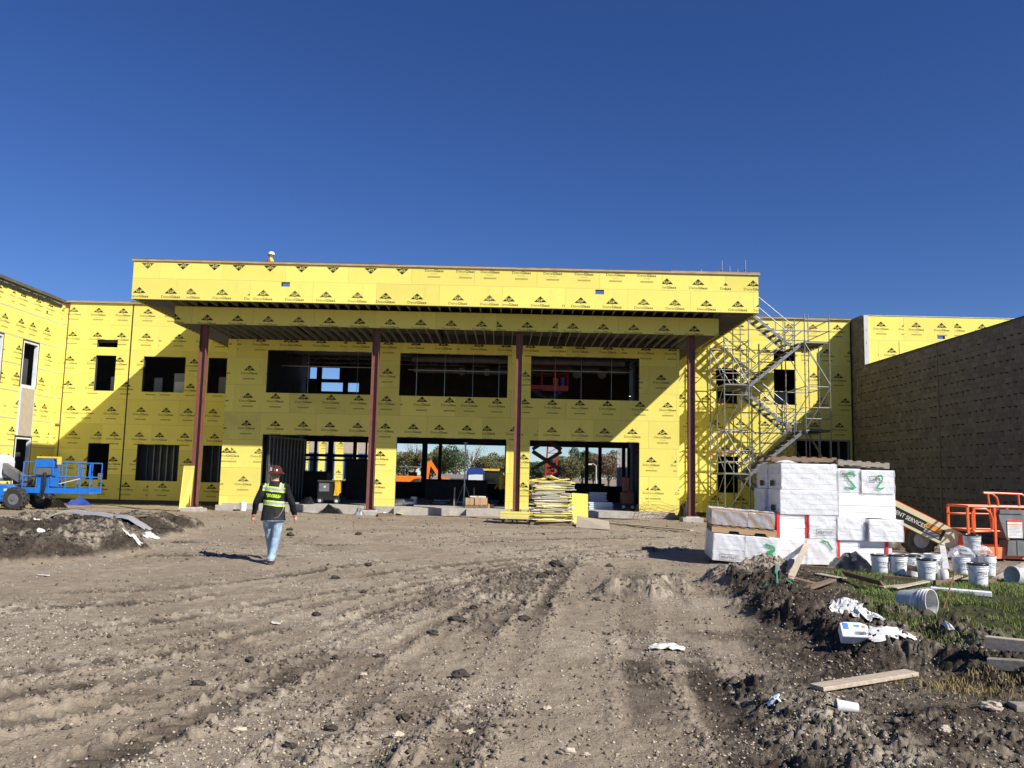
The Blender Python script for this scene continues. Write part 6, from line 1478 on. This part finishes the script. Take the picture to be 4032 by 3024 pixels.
def hi_vis_back():
    m = bpy.data.materials.new('jacket_back'); m.use_nodes = True; n = m.node_tree.nodes; L = m.node_tree.links; p = n['Principled BSDF']; p.inputs['Roughness'].default_value = .8
    tc = n.new('ShaderNodeTexCoord'); sx = n.new('ShaderNodeSeparateXYZ'); L.new(tc.outputs['Object'], sx.inputs[0])
    def mt(op, a, b=None):
        x = n.new('ShaderNodeMath'); x.operation = op
        for i, q in enumerate((a, b)):
            if q is None: continue
            if isinstance(q, (int, float)): x.inputs[i].default_value = q
            else: L.new(q, x.inputs[i])
        return x.outputs[0]
    nz = n.new('ShaderNodeTexNoise'); nz.inputs['Scale'].default_value = 7; L.new(tc.outputs['Object'], nz.inputs['Vector'])
    z = mt('ADD', mt('ADD', sx.outputs[2], mt('MULTIPLY', sx.outputs[0], .10)), mt('MULTIPLY', mt('SUBTRACT', nz.outputs[0], .5), .03))
    def band(v, c, h): return mt('LESS_THAN', mt('ABSOLUTE', mt('SUBTRACT', v, c)), h)
    ax = mt('ABSOLUTE', sx.outputs[0])
    lime = mt('MAXIMUM', band(z, 1.345, .046), band(z, 1.095, .046)); silv = mt('MAXIMUM', band(z, 1.345, .027), band(z, 1.095, .027))
    up_ = mt('GREATER_THAN', z, 1.36); strap = mt('MULTIPLY', band(ax, .135, .036), up_); sst = mt('MULTIPLY', band(ax, .135, .020), up_)
    lime = mt('MAXIMUM', lime, strap); silv = mt('MAXIMUM', silv, sst)
    # illegible lime lettering between the bands, with an underline
    zz = sx.outputs[2]; sl2 = mt('ADD', sx.outputs[0], mt('MULTIPLY', zz, -.35)); fr = mt('FRACT', mt('MULTIPLY', sl2, 27.)); n2 = n.new('ShaderNodeTexNoise'); n2.inputs['Scale'].default_value = 55; L.new(tc.outputs['Object'], n2.inputs['Vector'])
    txt = mt('MULTIPLY', mt('MULTIPLY', band(z, 1.235, .022), mt('LESS_THAN', ax, .125)), mt('MAXIMUM', mt('GREATER_THAN', fr, .55), mt('GREATER_THAN', n2.outputs[0], .52)))
    ul = mt('MULTIPLY', band(z, 1.203, .006), mt('LESS_THAN', ax, .11)); lime = mt('MAXIMUM', lime, mt('MAXIMUM', txt, ul))
    def mix(f, a, b):
        x = n.new('ShaderNodeMix'); x.data_type = 'RGBA'; L.new(f, x.inputs[0])
        for s, q in ((6, a), (7, b)):
            if isinstance(q, tuple): x.inputs[s].default_value = (*q, 1)
            else: L.new(q, x.inputs[s])
        return x.outputs[2]
    c = mix(lime, (.011, .011, .012), (.58, .85, .03)); c = mix(silv, c, (.34, .36, .38)); L.new(c, p.inputs['Base Color'])
    b2_ = n.new('ShaderNodeBump'); b2_.inputs['Strength'].default_value = .5; b2_.inputs['Distance'].default_value = .02; L.new(nz.outputs[0], b2_.inputs['Height']); L.new(b2_.outputs[0], p.inputs['Normal'])
    MAT['jacket_back'] = m
hi_vis_back()
def person(label, loc, rotz, pose, mats, helmet, grp=None, voxel=.0085):
    T = thing('person', label, 'person', loc, rotz)
    mb = MB()
    x, y = Vector((1, 0, 0)), Vector((0, 1, 0))
    tor = [(.78, .205, .145), (.86, .212, .15), (.95, .205, .142), (1.05, .192, .128), (1.15, .192, .125), (1.26, .205, .13), (1.35, .212, .125), (1.41, .190, .112), (1.45, .135, .095), (1.48, .075, .072), (1.52, .060, .064), (1.60, .058, .062)]
    loft(mb, [((0, -.01+.02*math.sin((z-.8)*3), z), x*a, y*b) for z, a, b in tor], 20)
    # head with jaw, nose and ears
    loft(mb, [((0, .015, 1.515), x*.035, y*.045), ((0, .02, 1.54), x*.058, y*.078), ((0, .012, 1.58), x*.070, y*.090), ((0, .005, 1.63), x*.076, y*.098), ((0, 0, 1.68), x*.074, y*.096), ((0, -.004, 1.72), x*.055, y*.072), ((0, -.005, 1.738), x*.02, y*.03)], 18)
    loft(mb, [((0, .085, 1.625), x*.010, y*.012), ((0, .110, 1.595), x*.016, y*.016), ((0, .095, 1.58), x*.012, y*.012)], 8)
    for s in (-1, 1): loft(mb, [((s*.077, -.005, 1.575), x*.008, y*.014), ((s*.084, -.008, 1.60), x*.010, y*.022), ((s*.080, -.006, 1.63), x*.008, y*.016)], 8)
    for s, hip, kn, an in ((-1, *pose['leg_l']), (1, *pose['leg_r'])):
        limb(mb, [hip, kn, an], [.108, .076, .062], 14); a = Vector(an)
        limb(mb, [(a.x, a.y, a.z+.02), (a.x, a.y-.02, a.z-.05)], [.066, .062], 12)
        limb(mb, [(a.x, a.y-.05, a.z-.055), (a.x, a.y+.08, a.z-.06), (a.x+.01*s, a.y+.19, a.z-.068)], [.046, .046, .034], 12)
    for s, sh, el, wr in ((-1, *pose['arm_l']), (1, *pose['arm_r'])):
        limb(mb, [(sh[0]*.75, sh[1], sh[2]+.015), sh, el, wr], [.075, .076, .060, .043], 14)
        w = Vector(wr); d = (w-Vector(el)).normalized(); d = (d+Vector((0, .15, -.35))).normalized(); sd = Vector((-s, 0, 0)); fw = sd.cross(d).normalized(); fw = fw if fw.y > 0 else -fw
        limb(mb, [w, w+d*.03, w+d*.07, w+d*.10], [.030, .031, .036, .030], 10)
        limb(mb, [w+d*.05+fw*.03, w+d*.09+fw*.03], [.022, .020], 8); limb(mb, [w+d*.05-fw*.03, w+d*.085-fw*.03], [.022, .018], 8)
        for q, (o_, ln) in enumerate(((.036, .072), (.013, .082), (-.011, .076), (-.034, .060))):
            b0 = w+d*.09+fw*o_; b1 = b0+d*ln*.5+sd*.008; b2_ = b0+d*ln*.92+sd*.028; limb(mb, [b0, b1, b2_], [.0115, .0105, .0085], 8)
        th0 = w+d*.03+fw*.03; limb(mb, [th0, th0+d*.035+fw*.026+sd*.01, th0+d*.075+fw*.03+sd*.02], [.016, .013, .0095], 8)
    me = mb.mesh('body', 'skin'); ob = bpy.data.objects.new('tmp', me); COL.objects.link(ob)
    r = ob.modifiers.new('r', 'REMESH'); r.mode = 'VOXEL'; r.voxel_size = voxel; s_ = ob.modifiers.new('s', 'SMOOTH'); s_.iterations = 4; s_.factor = .5
    dg = bpy.context.evaluated_depsgraph_get(); dg.update(); bm_ = bpy.data.meshes.new_from_object(ob.evaluated_get(dg)); bpy.data.objects.remove(ob)
    bm_.name = 'body'; bm_.materials.clear()
    for m_ in mats: bm_.materials.append(MAT[m_])            # skin, trousers, boots, jacket back/torso, sleeves, hair
    # cloth folds
    co = np.empty(len(bm_.vertices)*3); bm_.vertices.foreach_get('co', co); co = co.reshape(-1, 3); nn = np.empty(len(bm_.vertices)*3); bm_.vertices.foreach_get('normal', nn); nn = nn.reshape(-1, 3)
    X, Y, Z = co.T
    fold = (fbm(X*9+Y*5, Z*7+Y*4, 3, 3)-.5); amp = np.where((Z < .8) & (np.abs(X) < .26), .030, np.where(Z < 1.46, .022, 0)); amp = np.where((np.abs(X) > .29) & (Z < .9), 0, amp); amp = np.where(Z < .1, 0, amp)
    hemf = np.exp(-((Z-.13)/.05)**2)*.014*(np.abs(X) < .25)+np.exp(-((Z-.80)/.03)**2)*.016*(np.abs(X) < .26)
    co = co+nn*(fold*amp+hemf)[:, None]; bm_.vertices.foreach_set('co', co.ravel())
    mi = []
    pc = np.empty(len(bm_.polygons)*3); bm_.polygons.foreach_get('center', pc); pc = pc.reshape(-1, 3)
    wl, wrr = Vector(pose['arm_l'][2]), Vector(pose['arm_r'][2])
    for (a, b, c) in pc:
        hand = (abs(a) > .27 and c < max(wl.z, wrr.z)+.005 and c > .5)
        if hand or c > 1.495: k = 0 if not (c > 1.52 and c < 1.66 and b < -.02) else 5
        elif c < .085: k = 2
        elif c < .795 and abs(a) < .28: k = 1
        elif abs(a) < .20+.0*(c) and c > .79: k = 3
        else: k = 4
        mi.append(k)
    bm_.polygons.foreach_set('material_index', mi); bm_.polygons.foreach_set('use_smooth', [True]*len(mi)); bm_.update()
    B = link(bpy.data.objects.new('body', bm_), T)
    # face: eyes and mouth
    for s in (-1, 1): MB().lathe([(0, -.006), (.010, 0), (0, .006)], 8, (s*.032, .094, 1.635), rot3(math.pi/2, 0, 0)).build('eye', 'decal_black', B)
    MB().tube([(-.025, .096, 1.555), (0, .102, 1.553), (.025, .096, 1.555)], .004, 6).build('mouth', 'primer_red', B)
    hm, full = helmet
    prof = [(.0, 1.775), (.045, 1.77), (.085, 1.745), (.108, 1.70), (.115, 1.66), (.117, 1.645)]
    H = MB().lathe(prof, 28, (0, 0, 0), None, cap=False, sy=1.16).build('hard_hat', hm, T, smooth=True)
    if full: MB().lathe([(.112, 1.655), (.150, 1.642), (.158, 1.632), (.156, 1.626), (.110, 1.640)], 28, cap=False, sy=1.14).build('brim', hm, H, smooth=True)
    else: MB().add([(.115*math.cos(a), .115*1.16*math.sin(a), 1.65) for a in np.linspace(.5, math.pi-.5, 12)]+[(.125*math.cos(a), .20*math.sin(a)+.0, 1.635) for a in np.linspace(.5, math.pi-.5, 12)], [(i, i+1, i+13, i+12) for i in range(11)]).build('peak', hm, H, smooth=True)
    MB().tube([(0, -.128*math.cos(a)*1.0, 1.66+.117*math.sin(a)) for a in np.linspace(.1, math.pi-.1, 12)], .006, 6).build('ridge', hm, H, smooth=True)
    return T, B, H
WALK = dict(leg_l=((-.092, 0, .86), (-.085, .14, .50), (-.055, .33, .125)), leg_r=((.092, 0, .86), (.055, .05, .47), (.0, -.06, .105)),
            arm_l=((-.195, 0, 1.375), (-.31, -.05, 1.10), (-.365, .05, .865)), arm_r=((.195, 0, 1.375), (.315, -.03, 1.11), (.365, .08, .88)))
STAND = dict(leg_l=((-.09, 0, .86), (-.10, .02, .48), (-.11, 0, .105)), leg_r=((.09, 0, .86), (.10, .03, .48), (.11, .02, .105)),
             arm_l=((-.195, 0, 1.375), (-.27, .0, 1.11), (-.29, .12, .88)), arm_r=((.195, 0, 1.375), (.26, .02, 1.10), (.29, .15, .90)))
wp = G(1062, 2219)
T, B, H = person('person walking towards the building in brown hard hat, black hi-vis jacket and jeans', (wp.x, wp.y+.08, gavg(wp.x, wp.y, .1)-.005), .06, WALK, ('skin', 'jeans', 'boot_brown', 'jacket_back', 'cloth_black', 'hair'), ('helmet_brown', True))
MB().b2(-.075, -.045, -.118, -.108, 1.675, 1.735).build('sticker', 'wood_pale', H)
MB().tube([(.20, -.10, 1.12), (.19, -.14, .98), (.12, -.155, .86), (.02, -.15, .82)], .004, 6).build('cord', 'sealant', B)
rp = PY(1068, 1010, 32.15)
person('person on the canopy roof in white hard hat, lime vest and red shirt', (rp.x, 32.15, 8.50), 1.45, STAND, ('skin', 'jeans', 'boot_brown', 'hivis_lime', 'shirt_red', 'hair'), ('helmet_white', False), voxel=.012)
slab = tag(MB().b2(-.5, .5, -.25, .25, 0, .055).build('insulation_board', 'sheathing_core', None, loc=(rp.x, 32.15, 8.442)), 'pale board on the canopy roof under the worker', 'board')
ip = PY(1976, 1880, 40.6)
person('person in dark clothes and lime vest standing in shade inside the middle bay', (ip.x, 40.6, ZS), 2.0, STAND, ('skin', 'cloth_black', 'boot_brown', 'hivis_lime', 'machine_orange', 'hair'), ('lift_grey', False), voxel=.012)

# ---------------------------------------------------------------- litter and timber in the foreground
def crumple(name, label, pts, h, m_, cat, seed, n=14):
    P = [GP(*q) for q in pts]; a, b, c, d = P; ctr = sum(P, Vector())/4; R_ = []
    for i in range(n+1):
        row = []
        for j in range(n+1):
            u, v = j/n, i/n; q = a.lerp(b, u).lerp(d.lerp(c, u), v)
            e = 1-max(abs(u-.5), abs(v-.5))*2; k = fbm(np.array([u*5+seed]), np.array([v*5.]), 3, seed)[0]-.5; k2 = fbm(np.array([u*9+seed]), np.array([v*9.]), 2, seed+3)[0]-.5
            row.append((q.x-ctr.x+k*.10, q.y-ctr.y+k2*.10, gavg(q.x, q.y, .05)-ctr.z+.012+h*(.25+.75*min(1, e*3))*(.25+abs(k)*2.2+abs(k2))))
        R_.append(row)
    return tag(MB().grid(R_).build(name, m_, None, loc=ctr), label, cat)
def scrap(name, label, px_, py_, w_, d_, h, m_, cat, seed, n=10, rz=0.):
    p = GP(px_, py_); R_ = []; ca, sa = math.cos(rz), math.sin(rz)
    for i in range(n+1):
        row = []
        for j in range(n+1):
            u, v = j/n-.5, i/n-.5; k = fbm(np.array([u*5+seed]), np.array([v*5.+seed]), 3, seed)[0]-.5; k2 = fbm(np.array([u*9+seed]), np.array([v*9.]), 2, seed+3)[0]-.5
            x = u*w_*(1+k)+k2*w_*.15; y = v*d_*(1+k2)+k*d_*.2; x, y = x*ca-y*sa, x*sa+y*ca
            row.append((x, y, gz(p.x+x, p.y+y)-p.z+.012+h*(abs(k)*1.9+abs(k2)*.7)))
        R_.append(row)
    return tag(MB().grid(R_).build(name, m_, None, loc=p, smooth=True), label, cat)
scrap('plastic_sheet', 'crumpled white plastic sheet lying on the dark mud berm', 3320, 2400, .34, .22, .08, 'plastic_white', 'plastic sheet', 3, 18)
scrap('plastic_sheet', 'second crumpled white plastic sheet just below the first on the berm', 3400, 2425, .34, .24, .09, 'plastic_white', 'plastic sheet', 23, 14)
scrap('wrapper', 'white torn wrapper on the grass edge above the jug', 3530, 2503, .45, .16, .05, 'plastic_white', 'wrapper', 5, 14)
scrap('paper', 'crumpled pale paper lying on the tyre lane', 2628, 2555, .34, .16, .05, 'paper_white', 'paper', 7, 12)
scrap('paper', 'white paper scrap on the left mud mound', 150, 2048, .16, .1, .04, 'paper_white', 'paper', 8)
scrap('paper', 'small flat paper scrap lower on the left mud mound', 162, 2089, .15, .1, .02, 'paper_white', 'paper', 9)
scrap('paper', 'large pale paper sheet folded at the foot of the left mound', 522, 2112, .34, .16, .04, 'paper_white', 'paper', 11, 12)
scrap('plastic_sheet', 'white plastic piece at the right foot of the left mound', 597, 2114, .32, .15, .04, 'plastic_white', 'plastic sheet', 12, 12)
scrap('paper', 'tiny white paper scrap in the middle of the dirt', 1086, 2460, .10, .10, .02, 'paper_white', 'paper', 13, 5)
scrap('wrapper', 'bluish clear wrapper on the dark soil near the cup', 3045, 2772, .09, .08, .03, 'label_pale', 'wrapper', 14, 6)
scrap('wrapper', 'white tape piece stuck on the mud clods', 3733, 2470, .06, .16, .04, 'plastic_white', 'wrapper', 15, 6)
def lay_plank(label, p0, p1, w_, th, m_, lift=.02, grp=None, name='plank', cat='plank', tilt=0, z0=None, z1=None):
    a = GP(*p0); b = GP(*p1)
    a.z = gavg(a.x, a.y, .12)+lift if z0 is None else z0; b.z = gavg(b.x, b.y, .12)+lift if z1 is None else z1
    d = b-a; mb = MB(); n = 6
    mb.bar((0, 0, 0), d, w_, th, up=(math.sin(tilt), -.0, math.cos(tilt)))
    return tag(mb.build(name, m_, None, loc=a, bevel=.004), label, cat, grp)
lay_plank('grey weathered plank lying half buried in dark mud', (3215, 2722), (3590, 2664), .14, .035, 'wood_pale', .03)
lay_plank('pale sawn timber at the grass edge, upper of the two', (3885, 2606), (4120, 2618), .10, .10, 'wood_pale', .14)
lay_plank('sawn timber at the grass edge, under the pale one', (3890, 2634), (4120, 2646), .10, .09, 'wood_grey', .045)
lay_plank('short timber end lying in the mud near the dry grass', (3985, 2790), (4120, 2796), .12, .05, 'wood_grey', .02)
a = GP(3112, 2290); lay_plank('broken grey board propped up against the foam packs', (3112, 2290), (3188, 2215), .10, .03, 'wood_pale', .03, z1=.45, tilt=.3)
lay_plank('upright splintered board end beside the propped board', (3058, 2260), (3062, 2235), .06, .05, 'wood_grey', .02, z1=.22)
lay_plank('dark splintered block beside the propped board', (3105, 2262), (3118, 2240), .10, .06, 'wood_grey', .02, z1=.2)
lay_plank('dark pallet board tilted up out of the grass', (3322, 2282), (3475, 2322), .10, .03, 'wood_brown', .10, z0=.20, tilt=.9)
lay_plank('brown pallet board half buried at the berm', (3178, 2322), (3280, 2296), .11, .035, 'wood_brown', .04)
lay_plank('thin brown stick leaning from the berm', (3100, 2282), (3210, 2312), .03, .03, 'wood_brown', .06)
lay_plank('flat pale board lying before the black bag', (3220, 2265), (3318, 2278), .16, .025, 'wood_pale', .02)
lay_plank('brown timber bearer under the foam stack edge', (3140, 2240), (3290, 2250), .09, .07, 'wood_brown', .03)
lay_plank('loose pallet slat lying in the grass', (3470, 2325), (3600, 2312), .10, .022, 'wood_pale', .05)
lay_plank('second loose pallet slat crossing the first', (3520, 2336), (3650, 2306), .10, .022, 'wood_pale', .08)
lay_plank('third loose pallet slat lying on the grass edge', (3560, 2344), (3665, 2322), .09, .022, 'wood_grey', .04)
lay_plank('dark pallet stringer tilted over the slats', (3545, 2262), (3650, 2288), .045, .09, 'wood_brown', .16)
lay_plank('brown pallet stringer lying behind the loose slats', (3480, 2288), (3610, 2300), .045, .09, 'wood_brown', .05)
lay_plank('pallet slat under the row of lidded pails', (3740, 2298), (3780, 2280), .10, .02, 'wood_pale', .06)
lay_plank('second pallet slat beside the lidded pails', (3790, 2302), (3830, 2286), .10, .02, 'wood_pale', .06)
lay_plank('brown pallet stringer running toward the white strip', (3680, 2306), (3920, 2300), .05, .09, 'wood_brown', .045)
lay_plank('pale board lying behind the fallen pail', (3920, 2290), (4040, 2225), .12, .03, 'wood_pale', .04)
lay_plank('white foam strip lying in the grass under a pail', (3665, 2328), (3905, 2348), .18, .06, 'foam_white', .03, name='foam_strip', cat='foam strip')
lay_plank('white plastic strip leaning beside the tall clean pail', (3728, 2258), (3700, 2150), .12, .015, 'plastic_white', .0, z1=.55, name='plastic_strip', cat='strip')
lay_plank('thin brown lath lying on the tan dirt near the foam', (2820, 2270), (2862, 2238), .03, .02, 'wood_nailer', .03)
lay_plank('white flat stick lying on the dirt at far left', (150, 2268), (192, 2270), .05, .012, 'paper_white', .015)
a = GP(3710, 2395); tag(MB().tube([(0, 0, -.05), (.35, .3, .45)], .010, 6).build('rebar', 'rebar_rust', None, loc=(a.x, a.y, gavg(a.x, a.y, .05))), 'thin rusty rebar sticking up out of the grass', 'rebar')
pts = [GP(*q)+Vector((0, 0, .05)) for q in ((3012, 2316), (3040, 2320), (3062, 2312), (3060, 2290), (3056, 2276))]; pts[-1].z += .12; pts[-2].z += .05
mb = MB(); o_ = pts[0].copy()
for i in range(len(pts)-1): mb.bar(pts[i]-o_, pts[i+1]-o_, .022, .004)
tag(mb.build('strap', 'strap_green', None, loc=o_), 'green plastic strapping curled on the mud berm', 'strap')
a = GP(3095, 2308); tag(MB().bar((0, 0, .1), (.12, -.1, .0), .03, .004).build('strap', 'strap_green', None, loc=a), 'short green strap end on the brown board', 'strap')
heap('trash_bag', 'black plastic bag slumped against the foam stack and pails', 3296, 3448, 2254, .8, .38, 'plastic_black', 'bag', 21, 16)
# shiny metal flashing lying over the left mound
t_ = []; fx0, fx1 = PY(185, 2018, 20.6), PY(595, 2068, 19.4); ln_ = [fx0.lerp(fx1, k/16) for k in range(17)]
za, zb_ = gavg(fx0.x, fx0.y, .3), gavg(fx1.x, fx1.y, .3); lift_ = max(0, max(gavg(q.x, q.y, .15)-(za+(zb_-za)*k/16) for k, q in enumerate(ln_)))
for k, q in enumerate(ln_):
    u = k/16; z = za+(zb_-za)*u+lift_*min(1, 4*u*(1-u)*1.6)+.02+.012*math.sin(k*1.7); t_.append([(q.x+9, q.y-20.12, z-.03), (q.x+9, q.y-20.0, z+.03), (q.x+9, q.y-19.88, z+.035), (q.x+9, q.y-19.78, z+.0)])
tag(MB().grid(t_).build('metal_flashing', 'flashing_grey', None, loc=(-9, 20, 0), smooth=True), 'long shiny bent metal flashing lying over the left mound', 'metal sheet')
for k, (a, b) in enumerate((((280, 2010), (330, 2016)), ((395, 2030), (440, 2022)), ((520, 2042), (580, 2036)))): lay_plank(('dark lath lying behind the left mound', 'dark stick behind the metal flashing', 'thin dark lath right of the metal flashing')[k], a, b, .05, .03, 'wood_brown', .05)
# jug
p = GP(3398, 2548); J = thing('jug', 'white plastic jug with blue label lying on the dark mud', 'jug', (p.x, p.y+.10, gavg(p.x, p.y+.1, .1)+.055), 0, rot=(0, .04, -.12))
jb = MB(); out = [(-.17, -.07), (-.165, .10), (-.12, .115), (.03, .115), (.085, .09), (.11, .05), (.115, .0), (.11, -.07)]
hole = [(-.05, -.045), (.045, -.045), (.06, -.025), (.045, .0), (-.05, .0)]
bm_ = bmesh.new()
def ring_(pts, z): return [bm_.verts.new((x, y, z)) for x, y in pts]
for z0_, z1_ in ((-.055, .055),):
    top = ring_(out, z1_); bot = ring_(out, z0_); ht = ring_(hole, z1_); hb = ring_(hole, z0_)
    for A, B_ in ((top, ht), (bot, hb)):
        ed = [bm_.edges.new((R_[i], R_[(i+1) % len(R_)])) for R_ in (A, B_) for i in range(len(R_))]; bmesh.ops.triangle_fill(bm_, edges=ed, use_beauty=True)
    for R1, R2 in ((top, bot), (ht, hb)):
        for i in range(len(R1)): bm_.faces.new((R1[i], R1[(i+1) % len(R1)], R2[(i+1) % len(R1)], R2[i]))
bmesh.ops.recalc_face_normals(bm_, faces=bm_.faces); me = bpy.data.meshes.new('body'); bm_.to_mesh(me); bm_.free(); me.materials.append(MAT['jug_white'])
b_ = bpy.data.objects.new('body', me); b_.modifiers.new('b', 'BEVEL').width = .015; b_.modifiers['b'].segments = 3; b_.modifiers['b'].limit_method = 'ANGLE'; link(b_, J)
MB().lathe([(.022, 0), (.022, .035), (.030, .035), (.030, .07), (0, .07)], 16, (.11, -.03, 0), rot3(0, math.pi/2, 0)).build('cap', 'jug_white', J, smooth=True)
J.rotation_euler = (math.radians(38), .0, -.15)
MB().b2(-.14, .02, .01, .10, .0556, .0566).build('label', 'label_pale', J); MB().b2(-.14, -.09, .015, .095, .0572, .058).build('label_panel', 'label_blue', J); MB().b2(-.04, .01, .05, .075, .0572, .058).build('label_panel', 'label_blue', J)
mb = MB(); mb.lathe([(.018, .0572), (.018, .0585)], 12, (.05, .055, 0)); mb.build('label_dot', 'label_orange', J)
# cup
p = GP(3345, 2812); C_ = thing('cup', 'white foam cup lying on its side in the dirt', 'cup', (p.x-.06, p.y+.03, gavg(p.x, p.y, .05)+.038), 0, rot=(0, math.pi/2-.06, -.12)); MB().lathe([(0, 0), (.030, 0), (.032, .004), (.042, .135), (.046, .137), (.046, .145), (.041, .145), (.038, .13), (.029, .008), (0, .008)], 22, cap=False).build('body', 'plastic_white', C_, smooth=True)
C_.rotation_euler = (0, -(math.pi/2-.06), -.12); C_.location.x += .13
MB().lathe([(.0415, .128), (.0475, .13), (.0475, .142), (.0415, .144)], 22, cap=False).build('rim', 'plastic_white', C_, smooth=True)
